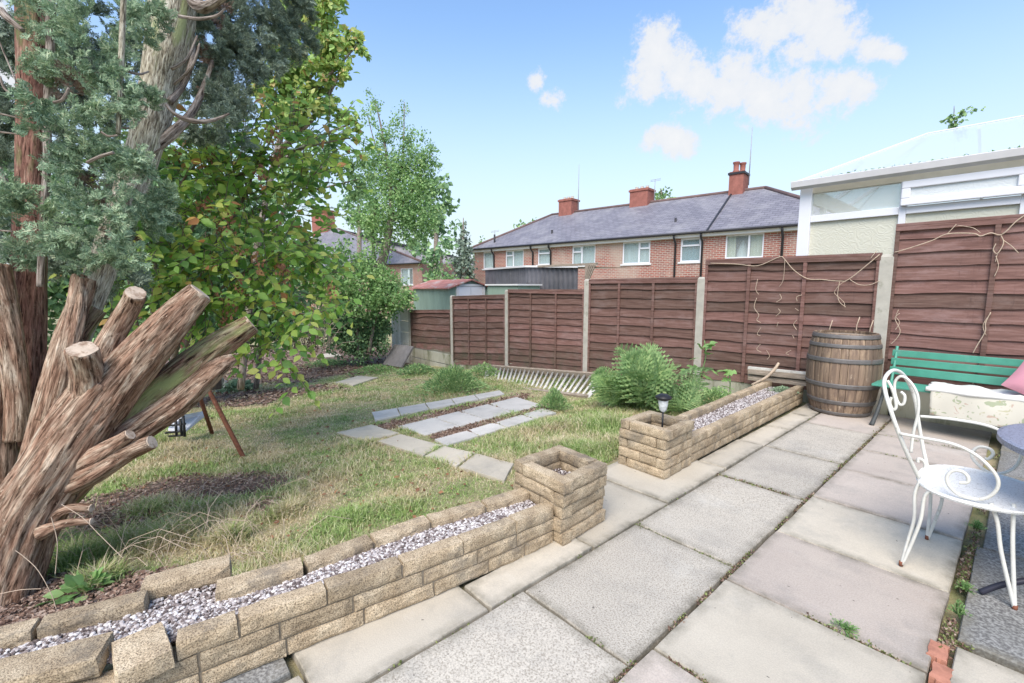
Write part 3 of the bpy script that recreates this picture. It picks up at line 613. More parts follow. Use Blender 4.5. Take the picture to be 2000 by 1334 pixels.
row(BIN, [-.9, -.6, -.3, .0, .3, .6, .9, 1.2, 1.45, 1.72], H, -1); row(BIN, [-.9, -.5, -.2, .1, .4, .7, 1.0, 1.3, 1.72], 0, -1)
for y0, y1 in [(-.92, -.60), (-.60, -.245), (-.24, .05)]: block((interp(BIN, y0)-.042, y0), (interp(BIN, y1)-.042, y1), .085, H, 2*H, plL)
block((-2.20, .04), (-2.13, .33), .10, H, 2*H+.008, plL, (0.03, -.03))
block((-1.985, .245), (-1.925, .55), .10, H, 2*H, plL)
for y0, y1 in [(.56, .845), (.85, 1.135), (1.14, 1.44), (1.445, 1.72)]: block((interp(BIN, y0)-.042, y0), (interp(BIN, y1)-.042, y1), .085, H, 2*H, plL)
gravel('gravel', [(a, b+0.0) for a, b in BIN], [(a, b-WD) for a, b in OUT], -.95, 1.70, 0.165, 21000, plL)
gravel('gravel', [(-1.0, -2.2), (.26, -2.16), (.4, -2.05), (.6, -1.95)], [(-1.0, -2.0), (.6, -1.85)], -.1, .42, 0.15, 2600, plL)
def mortar(poly, sgn, y0, y1, z1, parent, w=WD):
    mb = MB(); n = 16; V = []
    for i in range(n+1):
        y = y0+(y1-y0)*i/n; x = interp(poly, y)+sgn*w/2; V += [(x-w*.36, y, 0), (x+w*.36, y, 0), (x+w*.36, y, z1), (x-w*.36, y, z1)]
    mb.add(V, [(4*i+k, 4*i+4+k, 4*i+4+(k+1) % 4, 4*i+(k+1) % 4) for i in range(n) for k in range(4)]+[(0, 1, 2, 3), (4*n+3, 4*n+2, 4*n+1, 4*n)])
    mb.build('mortar', M['mortar'], parent)
M['mortar'] = simple('sandy_mortar', (0.24, 0.20, 0.15), 0.95, 0.25, 30, 0.4, 90)
mortar(OUT, -1, .14, 1.69, .192, plL); mortar(OUT, -1, -.9, .14, .13, plL); mortar(BIN, -1, .56, 1.70, .19, plL, .085)
def pillar(name, cs, label, z0=0.0):
    """hollow square pillar, pinwheel courses; cs = four corners in order"""
    P = thing(name, label, 'stone pillar', (0, 0, 0), group='square stone pillars beside the gap in the low wall')
    C = [Vector((c[0], c[1])) for c in cs]; w = 0.078
    cen = sum(C, Vector((0, 0)))/4
    for k in range(5):
        ofs = Vector((random.uniform(-.008, .008), random.uniform(-.008, .008)))
        for i in range(4):
            a = C[i]+ofs; b = C[(i+1) % 4]+ofs; d = (b-a).normalized(); n = Vector((-d.y, d.x)); n = n if (cen-a).dot(n) > 0 else -n
            if k % 2 == 0: s, e = a+d*w, b
            else: s, e = a, b-d*w
            s = s+n*w/2; e = e+n*w/2
            if random.random() < 0.45 and k < 4:
                t = random.uniform(.35, .65); m_ = s.lerp(e, t); block(s, m_, w, H, z0+k*H, P); block(m_, e, w, H, z0+k*H, P)
            else: block(s, e, w, H, z0+k*H, P)
    return P, cen
pilL, cL = pillar('stone_pillar', [(-1.51, 1.70), (-1.53, 2.10), (-1.93, 2.13), (-1.93, 1.73)], 'hollow stone pillar at the end of the long left planter, with no lamp in it')
pilR, cR = pillar('stone_pillar', [(-1.59, 2.86), (-1.60, 3.27), (-2.0, 3.28), (-2.0, 2.88)], 'hollow stone pillar with a small solar lamp standing in its top')
for P_, c_ in ((pilL, cL), (pilR, cR)):
    mb = MB(); mb.box(c_.x-.115, c_.x+.115, c_.y-.115, c_.y+.115, .1, .24); mb.build('soil_bed', M['soil'], P_)
gravel('gravel', [(1.0, -1.83), (2.2, -1.83)], [(1.0, -1.62), (2.2, -1.62)], 1.81, 2.02, 0.245, 500, pilL, (0.004, 0.009))
OUTR = [(3.2, -1.615), (6.0, -1.65)]; INR = [(3.2, -1.915), (6.2, -2.0)]
row(OUTR, [3.275, 3.55, 3.84, 4.13, 4.42, 4.71, 5.0, 5.29, 5.58, 5.87, 6.02], 2*H, -1, parent=plR)
row(OUTR, [3.275, 3.42, 3.70, 3.99, 4.28, 4.57, 4.86, 5.15, 5.44, 5.73, 6.02], H, -1, parent=plR)
row(OUTR, [3.275, 3.52, 3.81, 4.10, 4.39, 4.68, 4.97, 5.26, 5.55, 5.84, 6.02], 0, -1, parent=plR)
mortar(OUTR, -1, 3.29, 6.0, .192, plR); mortar(INR, -1, 3.29, 6.0, .192, plR)
for kk, jj in ((2, [3.28, 3.50, 3.79, 4.08, 4.37, 4.66, 4.95, 5.24, 5.53, 5.82, 6.05]), (1, [3.28, 3.64, 3.93, 4.22, 4.51, 4.80, 5.09, 5.38, 5.67, 6.05])): row(INR, jj, kk*H, -1, parent=plR)
gravel('gravel', INR, [(a, b-WD) for a, b in OUTR], 3.29, 5.95, 0.15, 15000, plR)

# ================================================================== FENCE
FY = 6.30
FF = Frame(0, FY)
POSTS = [(802, 604, .10, 'mossy concrete fence post between the low panel and the white concrete boards'), (884, 577, .09, 'concrete fence post between the low short panel and the next full one'), (992, 566, .09, 'slim concrete fence post above the far end of the white spindle frame'), (1149, 545, .10, 'concrete fence post just left of the big fern'), (1373, 541, .11, 'concrete fence post with the lobed-leaf seedling growing in front of it'), (1735, 497, .12, 'broad concrete fence post between the barrel and the green bench')]
PX = []
for px, py, w, lab in POSTS:
    p = Yp(px, py, FY); PX.append(p.x); zb = gz(p.x, 6.2)-.3; zt = p.z
    mb = MB(); lean = random.uniform(-.01, .01)
    o = thing('concrete_post', lab, 'fence post', (p.x, FY, zb), group='concrete posts of the brown fence'); h = zt-zb
    mb.box(-w/2, w/2, -.05, .05, 0, h-.03); mb.add([(-w/2, -.05, h-.03), (w/2, -.05, h-.03), (w/2, .05, h-.03), (-w/2, .05, h-.03), (-w/2+.015, -.035, h), (w/2-.015, -.035, h), (w/2-.015, .035, h), (-w/2+.015, .035, h)], [(0,1,5,4), (1,2,6,5), (2,3,7,6), (3,0,4,7), (4,5,6,7)])
    mb.build('shaft', M['concrete'], o, bevel=.006)
PX.append(1.12)
o = thing('concrete_post', 'concrete fence post beyond the right end of the green bench', 'fence post', (1.12, FY, -.3)); MB().box(-.055, .055, -.05, .05, 0, 2.2).build('shaft', M['concrete'], o, bevel=.006)
def slatm(L, h, seed, amp=0.014):
    n = 16; mb = MB(); V = []
    for i in range(n+1):
        x = -L/2+L*i/n; wv = amp*(mnoise.noise(Vector((x*2.1, seed*7.3, 0)))*1.6+0.5*mnoise.noise(Vector((x*6, seed*7.3, 4))))
        V += [(x, 0.004, h), (x, -0.006, h), (x, -0.030, wv), (x, -0.018, wv)]
    F = []
    for i in range(n):
        a = 4*i; b = a+4
        for k in range(4): F.append((a+k, b+k, b+(k+1) % 4, a+(k+1) % 4))
    F += [(0, 1, 2, 3), (4*n+3, 4*n+2, 4*n+1, 4*n)]
    mb.add(V, [tuple(reversed(f)) for f in F]); return mb.mesh('slat')
def panel(i, z0a, z1a, z0b, z1b, ns, label, battens=(.333, .667), xl=None, xr=None, amp=.014, top=True):
    xa = PX[i]+.05 if xl is None else xl; xb = PX[i+1]-.05 if xr is None else xr; L = xb-xa
    o = thing('fence_panel', label, 'fence panel', ((xa+xb)/2, FY, (z0a+z0b)/2), group='brown waney lap fence panels')
    z0 = (z0a+z0b)/2; hh = (z1a+z1b)/2-z0; dz = (z1b-z1a)/2; sh = hh/ns; tilt = -math.atan2(dz, L/2)*1.0
    for k in range(ns):
        zz = sh*k; t = tilt*(k/ns)-math.atan2((z0b-z0a)/2, L/2)*(1-k/ns)
        link('slat', slatm(L, sh+.028, i*31+k, amp), M['fence'], o, loc=(0, random.uniform(-.002, .002), zz), rot=(0, t, 0))
    for f in battens:
        x = -L/2+L*f; MB().box(x-.02, x+.02, -.050, -.032, .0, hh-.01+dz*(2*f-1)).build('batten', M['fence'], o, bevel=.003)
    for x in (-L/2+.018, L/2-.018): MB().box(x-.018, x+.018, -.048, -.031, .0, hh-.01+dz*(x/(L/2))).build('end_batten', M['fence'], o, bevel=.003)
    if top:
        mb = MB(); mb.bar((-L/2, -.022, hh-dz+.008), (L/2, -.022, hh+dz+.008), .062, .028); mb.build('top_rail', M['fence'], o, bevel=.004)
        mb = MB(); mb.bar((-L/2, -.045, hh-dz-.03), (L/2, -.045, hh+dz-.03), .016, .045); mb.build('top_rail', M['fence'], o, bevel=.003)
    return o
def zf(a, b): return Yp(a, b, FY).z
panel(0, zf(802, 678), zf(802, 607), zf(884, 687), zf(884, 607), 6, 'lowest and shortest brown fence panel, cracked, standing on two pale concrete boards', (), amp=.02)
panel(1, zf(890, 712), zf(890, 580), zf(986, 714), zf(986, 578), 11, 'brown fence panel with a lighter torn slat, just left of the slim post', (.333, .667))
panel(2, zf(998, 716), zf(998, 567), zf(1144, 729), zf(1144, 569), 12, 'brown fence panel directly behind the white spindle frame, between slim post and fern', (.333, .667))
panel(3, zf(1156, 733), zf(1156, 548), zf(1363, 757), zf(1363, 545), 11, 'brown fence panel behind the big fern, with one darker patched slat', (.32, .64))
panel(4, zf(1388, 740), zf(1388, 510), zf(1721, 740+40), zf(1721, 499), 12, 'wide purplish brown fence panel behind the barrel, hung with dead tendrils', (.30, .63))
panel(5, zf(1750, 752), zf(1750, 443), .30, 1.98, 12, 'tall brown fence panel behind the green bench', (.36, .72))
# torn pale splinter lines on the second and low panels
for (a, b, c, d) in [(982-80, 597.5, 1000-45, 597.5)]:
    pass
# concrete gravel boards under the panels
def gboard(xa, xb, z0, z1, label, y=FY):
    o = MB().box(xa, xb, y-.02, y+.02, z0, z1-.006).build('gravel_board', M['gravelboard'], None, bevel=.004); tag(o, label, 'concrete board', 'concrete boards under the fence panels')
za, zb = zf(843, 684), zf(843, 705)
gboard(PX[0]+.05, PX[1]-.05, za-.27, za-.01, 'upper of the two mossy concrete boards under the lowest fence panel')
gboard(PX[0]+.05, PX[1]-.05, za-.56, za-.285, 'lower of the two mossy concrete boards under the lowest fence panel')
gboard(PX[1]+.05, PX[2]-.05, -.75, zf(940, 714), 'concrete board under the panel left of the slim post')
gboard(PX[2]+.05, PX[3]-.05, -.6, zf(1070, 722), 'concrete board under the panel behind the spindle frame')
gboard(PX[3]+.05, PX[4]-.05, -.5, zf(1260, 745), 'concrete board under the panel behind the big fern')
gboard(PX[4]+.05, PX[5]-.06, -.25, zf(1550, 757), 'concrete board under the panel behind the barrel')
gboard(PX[5]+.06, PX[6]-.06, -.1, .29, 'concrete board under the panel behind the green bench')
# white concrete board section and end posts at the far left corner
for a, lab in ((770, 'pale concrete post at the far left corner of the fence, nearest the ivy'), (779, 'narrow pale concrete post next to the corner, beside the white boards')):
    p = Yp(a, 603, FY+.02); MB().box(p.x-.07, p.x+.07, FY-.05, FY+.07, gz(p.x, 6)-.2, p.z+.03).build('concrete_post', M['white_paint'], None, bevel=.006); tag(bpy.data.objects[-1] if False else COL.objects[-1], lab, 'fence post', 'pale corner posts')
xa, xb = Yp(783, 640, FY).x, PX[0]-.05; o = thing('concrete_board_fence', 'stack of four white concrete boards left of the lowest fence panel', 'concrete fence', ((xa+xb)/2, FY, gz(xa, 6)-.1))
h0 = gz(xa, 6)-.1; ht = zf(790, 604)-h0
for k in range(5): MB().box(-(xb-xa)/2, (xb-xa)/2, -.02, .02, ht*k/5, ht*(k+1)/5-.012).build('board', M['white_paint'], o, bevel=.003)

# ================================================================== HOUSES BEHIND
def wall_holes(parent, x0, x1, z0, z1, holes, m, y=0.0, th=0.25):
    """front wall in the local x-z plane with real openings"""
    xs = sorted({x0, x1, *[h[0] for h in holes], *[h[1] for h in holes]}); zs = sorted({z0, z1, *[h[2] for h in holes], *[h[3] for h in holes]})
    mb = MB()
    for a, b in zip(xs[:-1], xs[1:]):
        for c, d in zip(zs[:-1], zs[1:]):
            if any(h[0] <= (a+b)/2 <= h[1] and h[2] <= (c+d)/2 <= h[3] for h in holes): continue
            mb.add([(a, y, c), (b, y, c), (b, y, d), (a, y, d)], [(0, 1, 2, 3)])
    for h in holes:
        a, b, c, d = h; mb.add([(a, y, c), (b, y, c), (b, y, d), (a, y, d), (a, y+th, c), (b, y+th, c), (b, y+th, d), (a, y+th, d)], [(0,4,5,1), (1,5,6,2), (2,6,7,3), (3,7,4,0)])
    return mb.build('wall', m, parent)
def window(parent, h, split=None, cur='curtain', topopen=False, y=0.0, sill=True, label=None):
    a, b, c, d = h; f = .055; mb = MB(); y0, y1 = y+.03, y+.09
    mb.box(a, b, y0, y1, d-f, d).box(a, b, y0, y1, c, c+f).box(a, a+f, y0, y1, c+f, d-f).box(b-f, b, y0, y1, c+f, d-f)
    xs = [a+f, b-f]
    if split: x = a+(b-a)*split; mb.box(x-.035, x+.035, y0, y1, c+f, d-f)
    if topopen:
        zt = c+(d-c)*.68; s0, s1 = (a+f, b-f) if not split else ((a+f, a+(b-a)*split-.035) if topopen == 'l' else (a+(b-a)*split+.035, b-f))
        mb.box(s0, s1, y0-.015, y1, zt-.035, zt+.035)
        mb.box(s0, s1, y0-.015, y1-.03, d-f-.03, d-f); mb.box(s0, s0+.03, y0-.015, y1-.03, zt, d-f); mb.box(s1-.03, s1, y0-.015, y1-.03, zt, d-f)
    w = mb.build('window', M['upvc'], parent, label=label)
    MB().box(a+f-.01, b-f+.01, y0+.02, y0+.03, c+f-.01, d-f+.01).build('pane', M['window_glass'], w)
    mb = MB(); n = 28; yy = y+.16
    V = []
    for i in range(n+1):
        x = a+(b-a)*i/n; V += [(x, yy+.018*math.sin(i*2.1)+.01*math.sin(i*5), c), (x, yy+.018*math.sin(i*2.1+.3), d)]
    Fc = []
    for i in range(n):
        if cur == 'curtain_cream' and .22 < i/n < .62: continue
        if cur == 'half' and i/n > .45: continue
        Fc.append((2*i, 2*i+2, 2*i+3, 2*i+1))
    mb.add(V, Fc, True); mb.build('curtain', M['curtain' if cur == 'half' else cur], w)
    MB().box(a, b, y+.9, y+.95, c-.4, d+.2).build('room_wall', M['room'], w)
    if sill: MB().box(a-.08, b+.08, y-.05, y+.03, c-.075, c).build('sill', M['fascia'], w)
    return w
TF = Frame(math.atan2(.118, .993), 20.46)
terr = TF.empty('terraced_house', label='long red brick terrace with a hipped slate roof and three chimneys beyond the fence', cat='house')
def T(px, py, off=0): return TF.L(px, py, off)
eaveL = T(921, 488); eaveR = T(1554, 440); ez = (T(921, 488)[1]+T(1372, 453)[1])/2
xL, xR = eaveL[0]+.25, T(1600, 440)[0]+1.2
wins = [((943.8, 492, 964, 525), None, 'curtain', False), ((987.5, 488, 1022.5, 521.5), .42, 'curtain', 'l'), ((1050.5, 482, 1075, 517), None, 'curtain', True), ((1117.7, 479, 1163, 518), .42, 'curtain', 'l'), ((1216.5, 471, 1270.5, 515), .6, 'curtain', 'r'), ((1330, 464, 1370, 511), None, 'teal', True), ((1418, 457, 1493, 504), .62, 'curtain_cream', False)]
hs = []
for (a, b, c, d), sp, cu, to in wins:
    s0, zt = T(a, (b+b)/2); s1, zt2 = T(c, b); _, zb = T((a+c)/2, d); zt = ez-.20; hs.append((s0, s1, zb, zt))
zc = sum(h[2] for h in hs[:5])/5
wall_holes(terr, xL, xR, -2.5, ez, hs, M['brickwall'])
mb = MB(); mb.add([(xL, 0, -2.5), (xL, 8.6, -2.5), (xL, 8.6, ez), (xL, 0, ez)], [(0,1,2,3)]); mb.add([(xR, 0, -2.5), (xR, 8.6, -2.5), (xR, 8.6, ez), (xR, 0, ez)], [(3,2,1,0)]); mb.add([(xL, 8.6, -2.5), (xR, 8.6, -2.5), (xR, 8.6, ez), (xL, 8.6, ez)], [(0,1,2,3)]); mb.build('wall', M['brickwall'], terr)
for h, (_, sp, cu, to) in zip(hs, wins): window(terr, h, sp, cu, to)
rz = T(1229, 401, 4.3)[1]; rl = T(1078, 420, 4.3)[0]; rr = T(1495, 369, 4.3)[0]
ex0, ex1, ey0, ey1 = eaveL[0], xR+.25, -.28, 8.88
RL, RR = (rl, 4.3, rz), (rr, 4.3, rz); mb = MB()
A_, B_, C_, D_ = (ex0, ey0, ez), (ex1, ey0, ez), (ex1, ey1, ez), (ex0, ey1, ez)
mb.add([A_, B_, RR, RL, C_, D_], [(0,1,2,3), (1,4,2), (4,5,3,2), (5,0,3)]); roof = mb.build('roof', M['slate'], terr)
mb = MB()
for a, b in ((RL, RR), (A_, RL), (D_, RL), (B_, RR), (C_, RR)): mb.tube([Vector(a)+Vector((0, 0, .02)), Vector(b)+Vector((0, 0, .02))], .09, 6, cap=True)
mb.build('ridge_tiles', M['ridge'], roof)
mb = MB(); sl = T(1385, 452)[0]; st = T(1432, 372, 4.3)[0]; mb.bar((sl, ey0+.02, ez+.03), (st, 4.25, rz+.03), .08, .03); mb.build('verge_strip', M['darkmetal'], roof)
MB().box(ex0+.05, ex1-.05, -.20, 0.0, ez-.2, ez-.01).build('soffit', M['fascia'], terr)
mb = MB(); mb.tube([(ex0, -.33, ez-.03), (ex1, -.33, ez-.03)], .055, 8); mb.build('gutter', M['darkmetal'], terr)
for px_ in (966, 1042, 1077, 1320, 1372, 1528):
    s_ = T(px_, 490)[0]; mb = MB(); mb.tube([(s_, -.3, ez-.05), (s_, -.28, ez-.2), (s_, -.07, ez-.42), (s_, -.07, -2.4)], .045, 8); mb.build('drainpipe', M['darkmetal'], terr)
for px_, a, b in ((1078, 449, 466), (1319, 426, 444), (966, 458, 476)):
    yo = 1.1 if px_ > 1000 else .5; s_, z_ = T(px_, b, yo); z1 = T(px_, a, yo)[1]; mb = MB(); mb.tube([(s_, yo, z_-.25), (s_, yo, z1)], .055, 8); mb.build('vent_pipe', M['darkmetal'], roof)
for (a, b, top, bot, pots) in ((1093, 1124, 388, 420, 'low'), (1231, 1275, 368, 401, 'low'), (1422.5, 1457.5, 335, 378, 'tall')):
    s0 = T(a, 400, 4.0)[0]; s1 = T(b, 400, 4.0)[0]; z1 = T((a+b)/2, top, 4.0)[1]; w_ = (s1-s0); s1 = s0+w_*.8
    ch = MB().box(s0, s1, 3.9, 4.75, rz-1.0, z1).build('chimney', M['chimney'], roof)
    MB().box(s0-.05, s1+.05, 3.85, 4.8, z1-.14, z1-.04).build('cornice', M['darkmetal' if pots == 'tall' else 'chimney'], ch)
    if pots == 'tall':
        zt = T(1440, 317, 4.2)[1]
        for k, yy in enumerate((4.15, 4.5)):
            mb = MB(); mb.lathe([(.15, z1-.02), (.15, z1+.08), (.12, z1+.1), (.13, zt-.1), (.16, zt-.06), (.16, zt)], 12, ((s0+s1)/2-.1+.2*k, yy, 0)); mb.build('chimney_pot', M['chimney'], ch)
    else:
        for k in range(3):
            x_ = s0+(s1-s0)*(k+.7)/3.4; mb = MB(); mb.lathe([(.10, z1-.02), (.085, z1+.12), (.10, z1+.16)], 10, (x_, 4.3, 0)); mb.build('chimney_pot', M['cream'], ch)
def aerial(px, top, bot, lab, yo=4.4, arms=0):
    s_, z0 = T(px, bot, yo); z1 = T(px, top, yo)[1]; mb = MB(); mb.tube([(s_, yo, z0-.4), (s_+.02, yo, z1)], [.028, .014], 6)
    for k in range(arms): mb.tube([(s_-.2, yo-.1, z1-.05-.07*k), (s_+.3, yo+.1, z1-.0-.07*k)], .012, 5)
    o = mb.build('aerial', M['lead'], None); o.location = tuple(TF.n*TF.D); o.rotation_euler = (0, 0, TF.a); tag(o, lab, 'aerial', 'aerials on the terrace roof')
aerial(1129, 322, 410, 'tall thin bare mast rising beside the left chimney of the terrace'); aerial(1463, 250, 345, 'very thin wire mast beside the tall chimney pot'); aerial(1278, 350, 378, 'small television aerial with arms on the middle chimney', arms=2)
aerial(966, 450, 462, 'stubby dark aerial near the left hip of the terrace roof', yo=1.2, arms=2)
# white net draped ornament in the rightmost window: seated figure shape is only a pale lamp-like ornament
s_, z_ = T(1450, 503, .45); zt = T(1450, 470, .45)[1]
mb = MB(); mb.lathe([(.30, z_-.3), (.26, z_), (.20, z_+(zt-z_)*.5), (.10, z_+(zt-z_)*.8), (.03, zt)], 14, (s_, .45, 0)); o = mb.build('ornament', M['fascia'], None, loc=tuple(TF.n*TF.D), rot=(0, 0, TF.a)); tag(o, 'white pointed ornament standing inside the rightmost upper window of the terrace', 'ornament')
# second house, left, behind the trees
LF = Frame(math.atan2(.118, .993)+.05, 23.0)
hl = LF.empty('brick_house', label='smaller brick house with grey hipped roof and one chimney, half hidden by the young tree', cat='house')
def L2(px, py, off=0): return LF.L(px, py, off)
e1 = L2(833, 517); e0x = L2(560, 510)[0]; ez2 = L2(780, 515)[1]; rp = L2(662, 447, 4); rz2 = rp[1]
hh_ = [(L2(782, 525)[0], L2(806, 525)[0], L2(795, 556)[1], L2(795, 524)[1])]
wall_holes(hl, e0x, e1[0]-.5, -2.5, ez2, hh_, M['brickwall']); window(hl, hh_[0], None, 'half')
mb = MB(); xr_ = e1[0]-.5; mb.add([(xr_, 0, -2.5), (xr_, 8, -2.5), (xr_, 8, ez2), (xr_, 0, ez2)], [(0,1,2,3)]); mb.build('wall', M['brickwall'], hl)
mb = MB(); a0, a1, b0, b1 = (e0x-4, -.3, ez2), (e1[0], -.3, ez2), (e1[0], 8.3, ez2), (e0x-4, 8.3, ez2); r0, r1 = (e0x, 4, rz2), (rp[0], 4, rz2)
mb.add([a0, a1, r1, r0, b1, b0], [(0,1,2,3), (1,4,2), (4,5,3,2), (5,0,3)]); rf = mb.build('roof', M['slate'], hl)
mb = MB()
for a, b in ((r0, r1), (a1, r1), (b1, r1)): mb.tube([a, b], .09, 6)
mb.build('ridge_tiles', M['ridge'], rf)
mb = MB(); mb.tube([(a0[0], -.35, ez2-.05), (a1[0], -.35, ez2-.05)], .06, 6); mb.build('gutter', M['darkmetal'], hl)
s0, z0 = L2(613, 447, 4.0); s1, _ = L2(643, 447, 4.0); z1 = L2(630, 412, 4.0)[1]
MB().box(s0, s1, 3.8, 4.7, rz2-.6, z1).build('chimney', M['chimney'], rf)

# ================================================================== SHEDS BEHIND THE FENCE
def corrugated(mb, a, b, z0a, z0b, z1a, z1b, pitch, amp):
    a = Vector(a); b = Vector(b); L = (b-a).length; d = (b-a)/L; nrm = Vector((d.y, -d.x)); n = int(L/pitch)*4; V = []
    for i in range(n+1):
        t = i/n; p = a.lerp(b, t)+nrm*amp*(0, 1, 1, 0)[i % 4]; V += [(p.x, p.y, z0a+(z0b-z0a)*t), (p.x, p.y, z1a+(z1b-z1a)*t)]
    mb.add(V, [(2*i, 2*i+2, 2*i+3, 2*i+1) for i in range(n)])
F9 = Frame(0, 9.2)
cs = thing('corrugated_shed', 'dark grey corrugated shed with pale roof edge behind the fence', 'shed', (0, 0, 0))
k0 = F9.L(1031, 521); k1 = F9.L(926, 538); k2 = F9.L(1129, 522); zlow = -.6
mb = MB(); corrugated(mb, (k1[0]-1.4, 9.2+1.6), (k0[0], 9.2), zlow, zlow, k1[1]+.25, k0[1], .16, .03); corrugated(mb, (k0[0], 9.2), (k2[0], 9.2), zlow, zlow, k0[1], k2[1], .16, .03); mb.build('wall', M['corrug'], cs)
mb = MB(); zt = k0[1]; mb.add([(k1[0]-1.5, 10.85, k1[1]+.26), (k0[0], 9.12, zt+.01), (k2[0]+.05, 9.12, k2[1]+.01), (k2[0]+.05, 11.6, k2[1]+.05), (k0[0]-2, 12.2, zt+.05)], [(0,1,2,3,4)]); mb.build('roof', M['lead'], cs)
mb = MB(); mb.bar((k1[0]-1.5, 10.8, k1[1]+.27), (k0[0], 9.12, zt+.01), .05, .05); mb.bar((k0[0], 9.12, zt+.01), (k2[0]+.05, 9.12, k2[1]+.01), .05, .05); mb.build('roof_edge', M['fascia'], cs)
lo = thing('lean_to_roof', 'low pale lean-to roof edge between the green shed and the fence', 'shed roof', (0, 0, 0)); p0, p1 = Yp(952, 555, 8.2), Yp(1012, 556, 8.2)
MB().box(p0.x, p1.x, 8.2, 9.0, -.5, p0.z-.04).build('wall', M['shedgreen'], lo); MB().box(p0.x-.05, p1.x+.05, 8.15, 9.05, p0.z-.04, p0.z).build('roof', M['fascia'], lo)
# green metal shed with gable to the right
gs = thing('garden_shed', 'pale green metal shed with rusty red roof and white doors', 'shed', (0, 0, 0))
SY0 = 8.6; c0 = Yp(818, 560, SY0); c1 = Yp(878, 560, SY0); ze = Yp(850, 561, SY0).z
def Xp(x, y, X):
    d = ray(x, y); t = X/d[0]; p = O3+t*d; return Vector((X, p[1], p[2]))
SX1 = c1.x; SY1 = Xp(955, 560, SX1).y; SYm = (SY0+SY1)/2; zr = Xp(914, 545, SX1).z; zg = -.9
mb = MB(); corrugated(mb, (c0.x-.4, SY0), (SX1, SY0), zg, zg, ze, ze, .22, .012); mb.add([(c0.x-.4, SY1, zg), (SX1, SY1, zg), (SX1, SY1, ze), (c0.x-.4, SY1, ze)], [(0,1,2,3)]); mb.add([(SX1, SY0, zg), (SX1, SY1, zg), (SX1, SY1, ze), (SX1, SYm, zr-.04), (SX1, SY0, ze)], [(0,1,2,3,4)]); mb.build('wall', M['shedgreen'], gs)
mb = MB(); e = .12
for yy, y2 in ((SY0-e, SYm), (SY1+e, SYm)):
    mb.add([(c0.x-.5, yy, ze-.02), (SX1+e, yy, ze-.02), (SX1+e, SYm, zr), (c0.x-.5, SYm, zr), (c0.x-.5, yy, ze-.06), (SX1+e, yy, ze-.06), (SX1+e, SYm, zr-.04), (c0.x-.5, SYm, zr-.04)], [(0,1,2,3), (4,7,6,5), (0,4,5,1), (1,5,6,2)])
mb.build('roof', M['shedroof'], gs)
d0 = Xp(893, 570, SX1).y; d1 = Xp(943, 570, SX1).y; zd = Xp(900, 557, SX1).z
for a, b in ((d0+.05, (d0+d1)/2-.01), ((d0+d1)/2+.01, d1-.05)): MB().box(SX1+.01, SX1+.035, a, b, zg+.05, zd-.05).build('door', M['upvc'], gs)
mb = MB(); mb.box(SX1+.0, SX1+.05, d0-.06, d0+.04, zg, zd).box(SX1, SX1+.05, d1-.04, d1+.06, zg, zd).box(SX1, SX1+.05, d0-.06, d1+.06, zd-.04, zd+.04); mb.build('door_frame', M['fascia'], gs)
# timber pergola end beyond the fence
pg = thing('pergola', 'end of a weathered timber pergola above the fence, left of the terrace windows', 'pergola', (0, 0, 0)); q0 = Yp(1085, 517, 8.6); q1 = Yp(1166, 522, 8.6)
MB().box(q0.x-.6, q1.x, 8.56, 8.64, q0.z-.05, q0.z).build('beam', M['oldwood'], pg); MB().box(q1.x-.32, q1.x-.24, 8.56, 8.64, -.5, q0.z-.05).build('post', M['oldwood'], pg)
for k in range(4): a = Vector((q1.x-.28, 8.55, q0.z-.55+.08*k)); mb = MB(); mb.bar(a, (q1.x-.02-.06*k, 8.55, q0.z-.05), .03, .03); mb.build('brace', M['oldwood'], pg)

# ================================================================== CONSERVATORY
CY = 7.6; cons = thing('conservatory', 'white framed conservatory with patterned cream glass and see-through roof behind the tall fence', 'conservatory', (0, 0, 0))
def Cp(x, y, Y=CY): return Yp(x, y, Y)
cx0 = Cp(1561, 440).x; cx1 = Cp(1584, 440).x; ctop = Cp(1572, 366).z; GZc = -.3; CX_R = 3.2
U = M['upvc']
MB().box(cx0, cx1, CY-.06, CY+.05, GZc, ctop).build('corner_post', U, cons, bevel=.008)
zgl_t = (Cp(1584, 380).z+Cp(1754, 357).z)/2; ztr = (Cp(1580, 430).z+Cp(1754, 412).z)/2
m0, m1 = Cp(1754, 440).x, Cp(1768, 440).x; step = m0-cx1+ .09
MB().box(cx0+.02, CX_R, CY-.03, CY+.05, zgl_t, ctop).build('head_beam', M['cream'], cons, bevel=.005)
W2 = Cp(1995, 380).x
mulls = [(m0, m1), (W2, W2+.09), (W2+.95, W2+1.04), (W2+1.9, W2+1.99)]
for a, b in mulls: MB().box(a, b, CY-.045, CY+.05, GZc, zgl_t).build('mullion', U, cons, bevel=.006)
spans = [(cx1, m0)]+[(a[1], b[0]) for a, b in zip(mulls[:-1], mulls[1:])]
